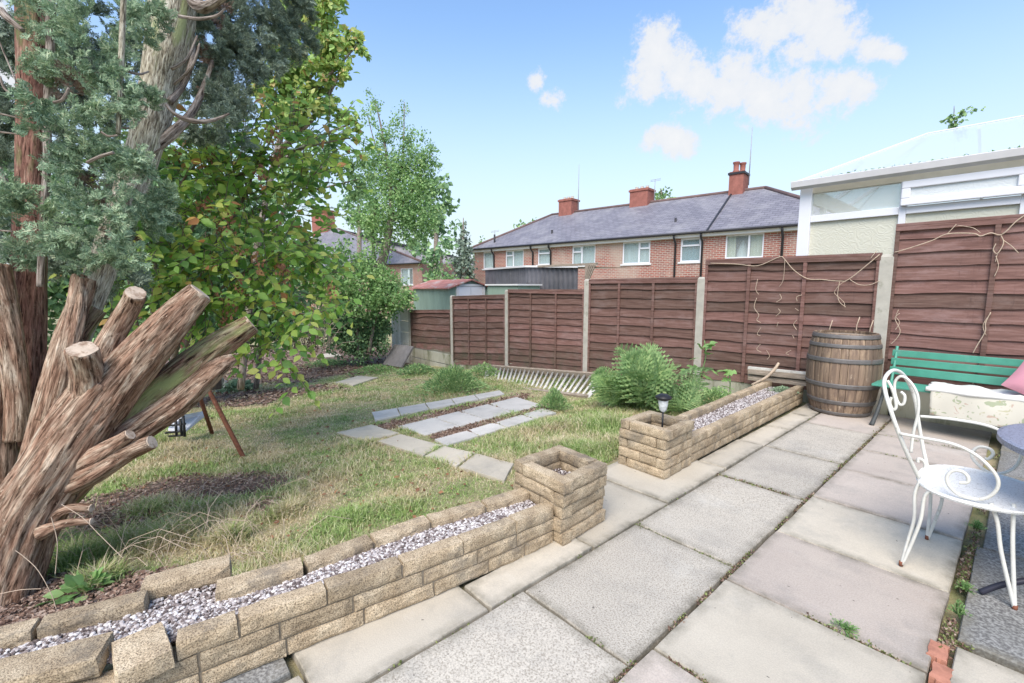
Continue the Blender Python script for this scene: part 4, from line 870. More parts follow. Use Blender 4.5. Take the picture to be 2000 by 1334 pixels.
for k, (a, b) in enumerate(spans):
    MB().box(a, b, CY-.05, CY+.05, ztr-.045, ztr+.045).build('transom', U, cons, bevel=.006)
    MB().box(a, b, CY-.005, CY+.005, .9, ztr-.045).build('pane', M['glass_pattern'], cons)
    MB().box(a, b, CY-.04, CY+.04, .85, .9).build('transom', U, cons); MB().box(a, b, CY-.03, CY+.03, GZc, .85).build('panel', U, cons)
    if k == 0: MB().box(a, b, CY-.005, CY+.005, ztr+.045, zgl_t).build('pane', M['glass_clear'], cons)
    else:
        z0_, z1_ = ztr+.05, zgl_t-.01; f = .085; yy0, yy1 = CY-.12, CY-.05; mb = MB(); a_, b_2 = a-.05, b+.05
        mb.box(a_, b_2, yy0, yy1, z1_-f, z1_).box(a_, b_2, yy0, yy1, z0_, z0_+f).box(a_, a_+f, yy0, yy1, z0_+f, z1_-f).box(b_2-f, b_2, yy0, yy1, z0_+f, z1_-f)
        w_ = mb.build('top_light', U, cons, bevel=.01); MB().box(a_+f, b_2-f, CY-.09, CY-.08, z0_+f, z1_-f).build('pane', M['glass_bright'], w_)
mb = MB(); gl = Cp(1550, 354, CY-.12); V = []
pr = [(-.075, .0), (-.085, .075), (-.07, .085), (.0, .085), (.0, .06), (.02, 0), (-.03, -.035)]
for x in (gl.x, CX_R): V += [(x, CY-.14+p[0], ctop-.02+p[1]) for p in pr]
k = len(pr); mb.add(V, [(i, (i+1) % k, k+(i+1) % k, k+i) for i in range(k)]+[tuple(range(k)), tuple(reversed(range(k, 2*k)))]); mb.build('gutter', M['gutter'], cons)
# roof: hipped polycarbonate sheets on thin bars
RYm = CY+1.75; rzc = Yp(1810, 262, RYm).z; rx0 = Yp(1810, 262, RYm).x; ze_ = ctop+.06; x0_ = gl.x+.02; YB = CY+3.5
A1, B1, C1, D1, E1, F1 = (x0_, CY-.12, ze_), (CX_R, CY-.12, ze_), (CX_R, YB, ze_), (x0_, YB, ze_), (rx0, RYm, rzc), (CX_R, RYm, rzc)
for nm, q in (('roof_sheet', (A1, B1, F1, E1)), ('roof_sheet', (A1, E1, D1)), ('roof_sheet', (D1, E1, F1, C1))):
    mb = MB(); mb.add(q, [tuple(range(len(q)))]); mb.build(nm, M['roofsheet'], cons)
mb = MB()
for a, b in ((A1, E1), (D1, E1), (E1, F1)): mb.bar(Vector(a)+Vector((0, 0, .01)), Vector(b)+Vector((0, 0, .01)), .014, .014)
mb.build('ridge_bar', U, cons)
for k in range(1, 8):
    x = rx0+(CX_R-rx0)*k/8; mb = MB(); mb.bar((x, YB, ze_-.03), (x, RYm, rzc-.04), .035, .04); mb.build('rafter', U, cons)
for k in range(1, 4):
    t = k/4; mb = MB(); mb.bar((x0_, CY+3.5*t, ze_-.03), (x0_+(rx0-x0_)*min(1, 2*min(t, 1-t)+.0), CY+3.5*t+.0, ze_-.03+(rzc-ze_)*min(1, 2*min(t, 1-t))), .05, .06); mb.build('rafter', U, cons)
# inside: rear cream wall with its own white frames
MB().box(cx0, CX_R, YB-.05, YB+.05, GZc, 1.75).build('rear_wall', M['cream'], cons); MB().box(cx0, CX_R, YB-.06, YB+.04, ze_-.28, ze_-.04).build('rear_beam', M['cream'], cons)
MB().box(cx0, cx0+.06, CY+.05, YB, ze_-.25, ze_-.04).build('side_beam', M['cream'], cons); MB().box(cx0, cx0+.05, CY+.05, YB, GZc, 1.7).build('side_wall', M['cream'], cons)
for k in range(6):
    x = cx0+.02+k*.95; MB().box(x, x+.08, YB-.08, YB-.02, 1.75, ze_-.28).build('rear_mullion', M['cream'], cons)
for k in range(5):
    y = CY+.05+k*.85; MB().box(cx0, cx0+.07, y, y+.08, 1.7, ze_-.25).build('side_mullion', M['cream'], cons)
# leaf debris caught above the gutter
def litter(name, P, n, spread, size, mat, parent=None, flat=0.5, up=(0, 0, 1)):
    pos = []
    for a, b in P:
        k = max(1, n//len(P)); t = rng.random((k, 1)); pos.append(np.array(a)*(1-t)+np.array(b)*t+rng.normal(size=(k, 3))*np.array(spread))
    pos = np.concatenate(pos); k = len(pos); nrm = np.array(up)+flat*rng.normal(size=(k, 3))
    tv = [(0, -.5, 0), (.3, 0, .06), (0, .5, 0), (-.3, 0, .06)]
    V, F = inst(tv, [(0, 1, 2), (0, 2, 3)], pos, frames(rvec(k), nrm), rng.uniform(size[0], size[1], (k, 1)))
    return link(name, np_mesh(name, V, F), mat, parent, kind='stuff')
dl = litter('leaf_litter', [((x0_+.3, CY-.08, ze_+.02), (CX_R, CY-.06, ze_+.02))], 420, (.1, .02, .008), (.02, .06), M['leaf_dark']); tag(dl, 'dark wet leaves caught along the conservatory gutter', 'leaves')

# ================================================================== BARREL
bc = Vector((-1.278, 5.935, 0)); BH = .865
brl = thing('barrel', 'tall brown oak barrel with grey metal hoops standing between planter and bench', 'barrel', tuple(bc))
def brad(t): return .262+(.322-.262)*(1-((t-.5)/.5)**2)**.9 + .022*t
def barrel_wood():
    m, nt, b, o = nodes('old_oak_stave'); v = coords(nt, 'Object'); g = tex(nt, mapping(nt, v, (26, 26, 1.6)), 1, 7, 0.7, dist=0.6)
    c = ramp(nt, g, [(0.28, (0.09, 0.062, 0.048)), (0.48, (0.185, 0.128, 0.09)), (0.62, (0.28, 0.20, 0.135)), (0.8, (0.40, 0.30, 0.20))])
    w = maprange(nt, tex(nt, mapping(nt, v, (18, 18, 5), loc=(2, 5, 0)), 1, 7, 0.8), 0.58, 0.66, 0, 0.6); c = mix(nt, w, c, (0.55, 0.45, 0.34))
    q = nt.nodes.new('ShaderNodeCombineColor'); r = maprange(nt, objrand(nt), 0, 1, 0.7, 1.25)
    for i in range(3): nt.links.new(r, q.inputs[i])
    c = mix(nt, 1, c, q.outputs[0], 'MULTIPLY'); nt.links.new(c, b.inputs['Base Color']); b.inputs['Roughness'].default_value = 0.8; bump(nt, b, g, 0.6, 0.004); return m
M['stave'] = barrel_wood()
NS = 26; ang = 0
widths = [random.uniform(.75, 1.3) for _ in range(NS)]; tw = sum(widths)
for k in range(NS):
    da = 2*math.pi*widths[k]/tw; a0, a1 = ang+.006, ang+da-.006; ang += da; V = []; n = 12; F = []
    for i in range(n+1):
        t = i/n; r = brad(t); z = BH*t
        for a, rr_ in ((a0, r-.004), ((a0*3+a1)/4, r), ((a0+a1*3)/4, r), (a1, r-.004), (a1, r-.025), (a0, r-.025)): V.append((rr_*math.cos(a), rr_*math.sin(a), z))
    for i in range(n):
        for j in range(6): F.append((6*i+j, 6*i+(j+1) % 6, 6*i+6+(j+1) % 6, 6*i+6+j))
    F += [tuple(range(5, -1, -1)), tuple(6*n+j for j in range(6))]
    mb = MB(); mb.add(V, F); mb.build('stave', M['stave'], brl)
for t0, t1 in ((.945, .992), (.835, .88), (.655, .71), (.35, .405), (.145, .195), (.012, .05)):
    n = 4; pr = [(brad(t0+(t1-t0)*i/n)+.006, BH*(t0+(t1-t0)*i/n)) for i in range(n+1)]; pr = [(brad(t0)-.002, BH*t0)]+pr+[(brad(t1)-.002, BH*t1)]
    mb = MB(); mb.lathe(pr, 48); mb.build('hoop', M['hoop'], brl)
mb = MB(); mb.lathe([(0.0001, 0), (brad(1)-.028, 0)], 32, (0, 0, BH-.03)); mb.build('head', M['oldwood'], brl)
for k, (a, b) in enumerate(((1600, 618), (1645, 622))): pass
# dead stalks poking up behind the barrel
ds = thing('dead_stalk', 'thin dead stalks rising behind the rim of the barrel', 'twig', (-1.15, 6.2, 0))
for x, h_ in ((-.1, .93), (.02, .90), (-.35, .88)): mb = MB(); mb.tube([(x, 0, .1), (x+.01, 0, h_), (x+.03, .0, h_+.09)], .005, 5); mb.build('stalk', M['twig'], ds)

# ================================================================== BENCH, BLANKET, CUSHION
BX0, BX1 = -.93, .85
bn = thing('garden_bench', 'sea green slatted bench with dark iron legs against the tall fence panel', 'bench', (0, 0, 0))
for z0_, z1_, y_ in ((.635, .70, 6.12), (.55, .618, 6.09), (.455, .532, 6.06)): MB().box(BX0+.03, BX1, y_-.012, y_+.012, z0_, z1_).build('back_slat', M['green_paint'], bn, bevel=.004)
for k, y_ in enumerate((5.62, 5.70, 5.78, 5.86, 5.94)): MB().box(BX0-.03, BX1, y_-.033, y_+.033, .385-.002*k, .405-.002*k).build('seat_slat', M['green_paint'], bn, bevel=.005)
for x in (BX0+.06, BX1-.1):
    fr = MB(); fr.tube(spline([(x, 6.14, .735), (x, 6.10, .62), (x, 6.02, .42), (x, 5.95, .36), (x, 5.80, .345), (x, 5.64, .37)], 5), .014, 8); f_ = fr.build('iron_frame', M['green_paint'], bn)
    for pts in ([(x, 5.66, .37), (x-.01, 5.67, .28), (x-.03, 5.61, .12), (x-.055, 5.56, .0)], [(x, 5.97, .36), (x, 6.0, .25), (x, 6.06, .1), (x, 6.14, 0)]):
        p_, r_ = spline(pts, 5, [.018, .015, .016, .022]); mb = MB(); mb.tube(p_, r_, 8); mb.build('leg', M['iron'], bn)
def sheet(name, f, nu, nv, m, parent=None, th=0.006):
    V = [f(i/nu, j/nv) for i in range(nu+1) for j in range(nv+1)]; mb = MB(); mb.add(V, [(i*(nv+1)+j, (i+1)*(nv+1)+j, (i+1)*(nv+1)+j+1, i*(nv+1)+j+1) for i in range(nu) for j in range(nv)], True)
    o = mb.build(name, m, parent); s = o.modifiers.new('t', 'SOLIDIFY'); s.thickness = th; return o
bk = thing('blanket', 'white floral cotton throw laid over the bench seat and hanging to the front', 'blanket', (0, 0, 0))
nf = mnoise.noise
def top_f(u, v):
    x = -.56+u*1.45+.02*nf(Vector((v*6, 3, 0))); return (x, 5.58+v*.42, .418+.022*nf(Vector((x*9, v*5, 2)))+.01*nf(Vector((x*25, v*9, 5)))+.012)
def drop_f(u, v):
    x = -.52+u*1.42; s = .25+.0*u; zt = .418+.022*nf(Vector((x*9, 0, 2)))+.012
    return (x+.01*nf(Vector((x*5, v*3, 7))), 5.575-.015*math.sin(v*2.2)+.022*v*nf(Vector((x*9, v*1.2, 1)))+.02*v*math.sin(x*11), zt-v*(s+.015*nf(Vector((x*4, 0, 9)))))
sheet('throw_top', top_f, 50, 12, M['blanket_top'], bk); sheet('throw_front', drop_f, 70, 14, M['blanket'], bk)
mb = MB(); mb.tube(spline([(-.56+i*.145, 5.575+.008*math.sin(i*2), .425+.012*nf(Vector((i*1.3, 0, 2)))) for i in range(11)], 4), .021, 8); mb.build('rolled_edge', M['blanket_top'], bk)
def pillow(u, v):
    return u
cu = thing('cushion', 'dusty pink velvet cushion leaning on the bench back at the right edge', 'cushion', (.17, 5.86, .56), 0)
bm = bmesh.new(); bmesh.ops.create_grid(bm, x_segments=16, y_segments=16, size=.5)
Vt = []; me = bpy.data.meshes.new('cushion'); Pp = []; Fp = []
for sgn in (1, -1):
    b0_ = len(Pp)
    for i in range(17):
        for j in range(17):
            u = i/8-1; v = j/8-1; p = (1-abs(u)**2.6)*(1-abs(v)**2.6); e = 1-.10*(u*u*v*v); e2 = 1-.06*(1-u*u)*abs(v)**3-.06*(1-v*v)*abs(u)**3
            Pp.append((u*.22*e2, sgn*.085*max(p, 0)**.5+.004*nf(Vector((u*3, v*3, sgn))), v*.20*e2))
    for i in range(16):
        for j in range(16):
            q = (b0_+i*17+j, b0_+(i+1)*17+j, b0_+(i+1)*17+j+1, b0_+i*17+j+1); Fp.append(q if sgn < 0 else q[::-1])
bm.free(); mb = MB(); mb.add(Pp, Fp, True); mb.build('cover', M['pink'], cu, rot=(-.45, .5, 0.1))

# ================================================================== CHAIR, TABLE
ch = thing('metal_chair', 'ornate white wrought metal chair with scrolled back and crackled white seat', 'chair', (0, 0, 0))
Wp = M['white_paint']
def rod(pts, r, name, parent, m, n=5, sides=8):
    P = [Yp(a, b, c) for a, b, c in pts]; mb = MB(); mb.tube(spline(P, n), r, sides); return mb.build(name, m, parent)
def seat_mat():
    m, nt, b, o = nodes('crackled_white_enamel'); v = coords(nt, 'World'); vo = nt.nodes.new('ShaderNodeTexVoronoi'); vo.feature = 'DISTANCE_TO_EDGE'; vo.inputs['Scale'].default_value = 55; nt.links.new(v, vo.inputs['Vector'])
    c = mix(nt, maprange(nt, vo.outputs['Distance'], 0.02, 0.06), (0.62, 0.61, 0.58), (0.82, 0.82, 0.80)); nt.links.new(c, b.inputs['Base Color']); b.inputs['Roughness'].default_value = 0.45; return m
M['seat'] = seat_mat()
mb = MB(); n = 48; cx, cy = -.085, 3.01
def seatpt(a, k): c, s = math.cos(a), math.sin(a); q = 1/((abs(c)**2.4+abs(s)**2.4)**(1/2.4)); return (cx+.215*c*q*k, cy+.275*s*q*k)
for k_, z_ in ((0, 0),): pass
rings = [(.05, .420), (.6, .419), (.93, .418), (.985, .423), (1.0, .417), (.985, .408), (.9, .410)]
V = []; F = []
for kk, z_ in rings: V += [(*seatpt(2*math.pi*i/n, kk), z_) for i in range(n)]
for r_ in range(len(rings)-1):
    for i in range(n): F.append((r_*n+i, r_*n+(i+1) % n, (r_+1)*n+(i+1) % n, (r_+1)*n+i))
F.append(tuple(range(n))); F.append(tuple(reversed(range((len(rings)-1)*n, len(rings)*n)))); F = [tuple(reversed(f)) for f in F]; mb.add(V, F, False); mb.build('seat', M['seat'], ch)
rod([(1795,933,2.90),(1775,893,2.84),(1757,850,2.80),(1741,805,2.79),(1729,765,2.83),(1728,740,2.90),(1742,724,3.0),(1760,728,3.10),(1777,752,3.18),(1788,785,3.22),(1795,830,3.24),(1803,875,3.24),(1812,914,3.20)], .0088, 'back_loop', ch, Wp, 7)
rod([(1779,884,3.05),(1784,845,3.05),(1793,806,3.05),(1792,772,3.05),(1778,746,3.05),(1760,735,3.05),(1748,746,3.05),(1748,768,3.05),(1756,789,3.05),(1765,788,3.05),(1767,773,3.05),(1759,765,3.05)], .0067, 'back_scroll', ch, Wp, 6)
rod([(1733,743,2.90),(1741,757,2.90),(1748,778,2.90),(1750,795,2.90),(1744,800,2.90),(1738,787,2.90),(1741,776,2.90)], .0067, 'back_scroll', ch, Wp, 6)
rod([(1797,924,3.10),(1807,912,3.10),(1804,900,3.10),(1794,896,3.10),(1793,903,3.10)], .007, 'back_scroll', ch, Wp, 6)
rod([(1758,847,2.79),(1800,855,2.78),(1860,867,2.77),(1905,888,2.77),(1938,918,2.77),(1950,942,2.77),(1941,963,2.77),(1914,975,2.77),(1875,967,2.77),(1853,948,2.77),(1850,930,2.77),(1863,919,2.77),(1881,922,2.77),(1891,933,2.77),(1889,942,2.77),(1874,943,2.77)], .0071, 'armrest', ch, Wp, 7)
rod([(1797,813,3.24),(1845,817,3.27),(1905,826,3.28),(1947,838,3.28),(1982,860,3.28),(1995,885,3.28),(1983,912,3.28),(1955,925,3.28),(1929,921,3.28),(1906,903,3.28),(1898,886,3.28),(1911,873,3.28),(1932,876,3.28),(1940,886,3.28),(1931,896,3.28),(1923,895,3.28)], .0071, 'armrest', ch, Wp, 7)
for pts in ([(1797,940,2.86),(1787,965,2.85),(1785,1015,2.83),(1772,1060,2.82),(1760,1104,2.81)], [(1822,957,2.80),(1806,970,2.80),(1798,1015,2.80),(1780,1062,2.81),(1762,1102,2.81)],
            [(1818,950,3.24),(1817,990,3.24),(1814,1020,3.23),(1810,1052,3.226)], [(1843,950,3.26),(1838,985,3.25),(1825,1020,3.23),(1812,1052,3.226)],
            [(1935,982,2.80),(1948,1020,2.79),(1955,1075,2.78),(1972,1150,2.77),(1982,1190,2.77)], [(1980,984,2.84),(1978,1050,2.80),(1979,1110,2.78),(1982,1188,2.77)],
            [(1990,965,3.2),(2003,1010,3.2),(2010,1050,3.2)]):
    o_ = rod(pts, .0074, 'leg', ch, Wp, 6)
for a, b, yy in ((1760, 1100, 2.81), (1811, 1049, 3.226), (1982, 1186, 2.77)):
    p = Yp(a, b, yy); mb = MB(); mb.tube([p+Vector((0, 0, -.012)), p+Vector((0, 0, .010))], .0092, 8); mb.build('rust_patch', M['rust'], ch)
tb = thing('garden_table', 'round blue grey mosaic table with dark curved legs at the right edge', 'table', (.455, 3.01, 0))
m_, nt, b, o_ = nodes('blue_grey_mosaic'); v = coords(nt, 'World'); vo = nt.nodes.new('ShaderNodeTexVoronoi'); vo.feature = 'DISTANCE_TO_EDGE'; vo.inputs['Scale'].default_value = 60; nt.links.new(v, vo.inputs['Vector'])
nt.links.new(mix(nt, maprange(nt, vo.outputs['Distance'], 0.03, 0.07), (0.14, 0.15, 0.2), (0.27, 0.29, 0.37)), b.inputs['Base Color']); b.inputs['Roughness'].default_value = 0.35
mb = MB(); mb.lathe([(.0001, .70), (.485, .70), (.5, .695), (.5, .672), (.49, .668), (.0001, .668)], 72, smooth=False); mb.build('table_top', m_, tb)
M['navy'] = simple('dark_navy_paint', (0.03, 0.03, 0.045), 0.4, 0.1, 5, 0)
for a in (3.55, 3.55+2.094, 3.55+4.188):
    P = [(r_*math.cos(a), r_*math.sin(a), z_) for r_, z_ in ((.36, .668), (.42, .60), (.38, .50), (.24, .42), (.13, .36), (.14, .28), (.26, .18), (.40, .10), (.47, .06), (.53, .008))]
    mb = MB(); mb.tube(spline(P, 5), .0125, 8); mb.build('leg', M['navy'], tb)
mb = MB(); mb.tube([(.13*math.cos(2*math.pi*i/24), .13*math.sin(2*math.pi*i/24), .34) for i in range(25)], .007, 6); mb.build('ring', M['navy'], tb)

# ================================================================== SMALL THINGS
sl = thing('solar_lamp', 'small black and clear solar stake lamp standing in the right pillar', 'garden lamp', (cR.x, cR.y, .22))
lx = Yp(1296, 771, cR.y); zl = lx.z-.22; dx = lx.x-cR.x
mb = MB(); mb.tube([(dx, 0, 0), (dx, 0, zl-.125)], .0075, 8); mb.build('spike', M['black'], sl)
mb = MB(); mb.lathe([(.012, zl-.13), (.026, zl-.115), (.034, zl-.075), (.037, zl-.04)], 20, (dx, 0, 0)); mb.build('lens', M['glass_bright'], sl)
mb = MB(); mb.lathe([(.0001, zl+.006), (.03, zl+.005), (.058, zl-.012), (.062, zl-.022), (.05, zl-.034), (.036, zl-.04), (.0001, zl-.04)], 24, (dx, 0, 0)); mb.build('cap', M['black'], sl)
# leaning paving slab at far corner
P = [GG(786, 719), GG(750, 713)]; zt_ = .46; a, b = P[1], P[0]; up_ = Vector((.10, .30, .52))
ls = MB(); nn = (b-a).cross(up_).normalized()*.045; q = [a, b, b+up_, a+up_*1.02]; ls.add([*q, *[p+nn for p in q]], [(0,1,2,3), (7,6,5,4), (0,4,5,1), (1,5,6,2), (2,6,7,3), (3,7,4,0)])
o = ls.build('leaning_slab', simple('dull_grey_slab', (.19, .18, .18), .9, .2, 8, .3), None, bevel=.006); tag(o, 'grey paving slab leaning upright against the far fence corner', 'slab')
# white spindle frame leaning on the fence
sf = thing('spindle_frame', 'long white spindled wooden frame leaning against the foot of the fence', 'wooden frame', (0, 0, 0))
bl, br = GG(945, 762)+Vector((0, 0, .04)), GG(1150, 781)+Vector((0, 0, .03)); tl, tr = Yp(952, 717, 6.16), Yp(1182, 736, 6.12)
bl = Vector((tl.x+.15, 5.25, gz(tl.x, 5)+.05)); bl = Yp(946, 754, 5.2); br = Yp(1148, 779, 5.0)
for a, b, nm in ((bl, br, 'bottom_rail'), (tl, tr, 'top_rail')): mb = MB(); mb.bar(a, b, .06, .11, up=(tl-bl).cross(br-bl).normalized()); mb.build(nm, M['oldwood'], sf, bevel=.004)
mb = MB(); mb.bar(bl+Vector((0, 0, -.04)), br+Vector((0, 0, -.07)), .06, .05); mb.build('bottom_rail', M['oldwood'], sf)
for k in range(25):
    t = (k+.6)/25; mb = MB(); mb.tube([bl.lerp(br, t), tl.lerp(tr, t)+(bl.lerp(br, t)-tl.lerp(tr, t))*(.0 if k % 2 else .0)], .019 if k % 3 else .025, 6); mb.build('spindle', M['spindle'], sf)
for t in (0, 1): mb = MB(); mb.bar(bl.lerp(br, t), tl.lerp(tr, t), .05, .05); mb.build('end_post', M['spindle'], sf)
# old timbers and cut branch behind planter
ot = thing('plank_pile', 'pile of weathered split planks on the fence side of the right planter', 'planks', (0, 0, 0))
for k in range(6):
    a = Yp(1462, 719+4*k, 6.15-.03*(k % 3)); b = Yp(1575, 730+4*k, 6.12-.03*(k % 3)); mb = MB(); mb.bar(a, b+Vector((.1, 0, 0)), .05, .035 if k else .045); mb.build('plank', M['spindle' if k == 0 else 'oldwood'], ot, bevel=.003)
mb = MB(); p_, r_ = spline([Yp(1468, 752, 5.9), Yp(1495, 738, 5.92), Yp(1512, 722, 5.95), Yp(1521, 709, 6.0)], 5, [.014, .016, .019, .014]); mb.tube(p_, r_, 8, wob=.1); tag(mb.build('cut_branch', M['twig'], None), 'pale cut branch propped on the end of the right planter', 'branch')
# rusty pole frame, white board, black basket
ap = at(345, 640, 4.95); fa, fb = GG(478, 893), GG(415, 845)
sw = thing('pole_frame', 'rusty steel A-frame of two splayed poles beside the cut limbs', 'pole frame', (0, 0, 0))
for f_ in (fa, fb): mb = MB(); mb.tube([f_+Vector((0, 0, -.03)), ap], .021, 10); mb.build('leg', M['rust'], sw)
wb = [at(355, 811, 5.0), at(399, 802, 5.5), at(402, 809, 5.5), at(363, 840, 4.95), at(328, 838, 4.95), at(332, 828, 5.0)]
mb = MB(); V = wb+[p+Vector((0, 0, -.02)) for p in wb]; k = 6; mb.add(V, [tuple(range(k)), tuple(reversed(range(k, 2*k)))]+[(i, k+i, k+(i+1) % k, (i+1) % k) for i in range(k)]); tag(mb.build('white_board', M['upvc'], None), 'tilted white plastic board behind the lowest cut limb', 'board')
bb = thing('wire_basket', 'black plastic grid basket under the tilted white board', 'basket', (0, 0, 0))
for pts in ([(323, 832, 4.95), (362, 828, 4.9)], [(325, 845, 4.95), (362, 842, 4.9)], [(330, 852, 4.95), (361, 850, 4.9)], [(323, 846, 5.15), (355, 840, 5.15)]): mb = MB(); mb.tube([at(*p) for p in pts], .011, 6); mb.build('bar', M['black'], bb)
for pts in ([(358, 812, 4.9), (361, 853, 4.9)], [(343, 820, 4.92), (345, 852, 4.92)], [(352, 818, 4.9), (355, 850, 4.9)]): mb = MB(); mb.tube([at(*p) for p in pts], .013, 6); mb.build('bar', M['black'], bb)

# dead climber tendrils on the fence
def climber(label, curves, Y):
    o = thing('dead_climber', label, 'climber', (0, 0, 0), group='dead climber stems on the fence')
    for pts, r in curves:
        P = [Yp(a, b, Y-.01*random.random()) for a, b in pts]; mb = MB(); mb.tube(spline(P, 5), r*.72, 5); mb.build('stem', M['twig'], o)
climber('pale dead vine sagging across the purplish panel behind the barrel', [
    ([(1388, 514), (1440, 516), (1480, 519), (1522, 502), (1532, 506), (1550, 527), (1576, 544), (1605, 546), (1640, 549), (1660, 544), (1718, 497)], .007),
    ([(1640, 549), (1636, 575), (1640, 590), (1652, 600)], .005), ([(1652, 549), (1640, 556), (1630, 570), (1634, 577), (1648, 590), (1650, 600)], .004), ([(1660, 546), (1678, 556), (1700, 556), (1718, 548)], .005),
    ([(1533, 507), (1530, 545), (1522, 560)], .004), ([(1700, 505), (1712, 490)], .005)], FY-.06)
climber('broken squiggles of dead tendril stuck down the middle of the purplish panel', [
    ([(1480, 545), (1476, 565), (1482, 575)], .005), ([(1478, 582), (1473, 600), (1482, 615), (1478, 625), (1486, 630)], .006), ([(1486, 640), (1479, 652), (1485, 656)], .005), ([(1485, 672), (1478, 682), (1487, 688)], .005),
    ([(1523, 574), (1526, 583), (1516, 590)], .005), ([(1520, 603), (1524, 609), (1515, 618)], .005), ([(1520, 629), (1517, 638)], .004), ([(1497, 684), (1503, 695), (1498, 702)], .004), ([(1566, 576), (1556, 580), (1557, 589)], .005), ([(1556, 625), (1550, 634), (1556, 644)], .005), ([(1553, 602), (1560, 607)], .004), ([(1545, 684), (1535, 690), (1541, 693)], .004), ([(1548, 655), (1551, 661)], .004)], FY-.06)
climber('pale dead vine strung along the top of the tall panel with hanging tendrils', [
    ([(1747, 493), (1775, 485), (1820, 470), (1850, 457), (1900, 456), (1915, 461), (1935, 455), (1952, 459), (1965, 452), (1985, 432), (2010, 415)], .007), ([(1850, 457), (1868, 438)], .005), ([(1955, 460), (1960, 475), (1948, 495), (1940, 488), (1945, 476)], .006), ([(1958, 468), (1975, 480), (1990, 495)], .005),
    ([(1945, 500), (1950, 520), (1942, 540)], .004), ([(1870, 440), (1900, 445), (1915, 455)], .004), ([(1948, 495), (1944, 512)], .004)], FY-.06)
climber('thin dead tendrils curling down beside and behind the bench', [
    ([(1755, 605), (1750, 618), (1757, 630), (1748, 645)], .004), ([(1757, 612), (1748, 622), (1758, 645), (1752, 660), (1739, 673)], .005), ([(1935, 610), (1925, 630), (1924, 648), (1910, 672), (1900, 690)], .006), ([(1935, 612), (1920, 635), (1926, 655)], .004), ([(1905, 735), (1900, 750)], .005)], FY-.06)

# ================================================================== CUT CONIFER (left foreground)
def rpx(px, d, x): u = (x-1000)/FOC; return px*d/FOC/math.sqrt(1+u*u)
tree = thing('conifer_tree', 'huge many stemmed conifer with sawn off reddish limbs and blue green foliage at the left', 'tree', tuple(GG(50, 1160)))
TB = tree.location.copy()
tree_parts = []
def limb(pts, m, cut=False, n=8, wob=.14, sides=40, name='limb', seed=None, cutlab=None):
    """pts: (px, py, radius px, depth)"""
    P = [at(a, b, d)-TB for a, b, r, d in pts]; Rr = [rpx(r, d, a) for a, b, r, d in pts]
    P, Rr = spline(P, n, Rr); mb = MB(); sd = random.random()*20 if seed is None else seed
    mb.tube(P, Rr, sides, True, True, wob, sd); o = mb.build(name, m, tree)
    if cut:
        t = (P[-1]-P[-2]).normalized(); c = P[-1]+t*.002; r = Rr[-1]*1.0; x = t.orthogonal().normalized(); y = t.cross(x); k = 22
        V = [c+t*.004]+[c+(x*math.cos(2*math.pi*i/k)+y*math.sin(2*math.pi*i/k))*r*.93*(1+.22*mnoise.noise(Vector((math.cos(i*.285)*2, math.sin(i*.285)*2, sd))))+t*.003 for i in range(k)]+[c+(x*math.cos(2*math.pi*i/k)+y*math.sin(2*math.pi*i/k))*r*.98-t*.02 for i in range(k)]
        mb = MB(); mb.add(V, [(0, 1+i, 1+(i+1) % k) for i in range(k)]+[(1+i, 1+k+i, 1+k+(i+1) % k, 1+(i+1) % k) for i in range(k)]); mb.build('cut_face', M['cutwood'], o)
    return o
BM, BG, BP, BR, BY = M['bark_main'], M['bark_green'], M['bark_pale'], M['bark_red'], M['bark_grey']
limb([(-30, 1230, 110, 2.15), (5, 1130, 84, 2.2), (48, 1010, 82, 2.25), (112, 905, 76, 2.3), (170, 820, 70, 2.35), (222, 752, 60, 2.4)], BM, name='trunk', wob=.15, sides=96, n=14)
limb([(130, 880, 50, 2.33), (200, 790, 62, 2.38), (262, 712, 52, 2.42), (320, 645, 42, 2.46), (366, 595, 32, 2.5), (391, 571, 27, 2.52)], BM, True, wob=.13, sides=64, n=10)
limb([(150, 860, 40, 2.3), (172, 790, 44, 2.33), (172, 735, 36, 2.29), (160, 683, 33, 2.20)], BM, True)
limb([(165, 800, 38, 2.36), (190, 725, 34, 2.4), (222, 655, 26, 2.44), (258, 592, 23, 2.44), (265, 573, 22, 2.41)], BM, True)
limb([(110, 980, 44, 2.4), (200, 880, 40, 2.45), (290, 785, 40, 2.55), (380, 712, 36, 2.65), (440, 666, 29, 2.7), (491, 633, 21, 2.76)], BG, True, wob=.15, sides=56, n=10)
limb([(120, 960, 40, 2.35), (240, 860, 34, 2.45), (340, 790, 30, 2.55), (420, 722, 22, 2.63), (458, 698, 9, 2.68)], BM, wob=.2)
limb([(120, 930, 30, 2.3), (190, 890, 25, 2.3), (235, 862, 17, 2.3), (254, 849, 14, 2.3)], BM, True)
limb([(100, 960, 34, 2.3), (180, 925, 29, 2.3), (250, 885, 20, 2.32), (296, 864, 17, 2.33)], BM, True)
limb([(80, 1030, 22, 2.25), (130, 995, 12, 2.25), (178, 992, 10, 2.25)], BM, True); limb([(80, 1040, 20, 2.2), (130, 1022, 10, 2.2), (178, 1018, 8, 2.2)], BM, True)
limb([(170, 820, 30, 2.6), (240, 730, 22, 2.65), (290, 670, 20, 2.7), (325, 618, 14, 2.75)], BG, True)
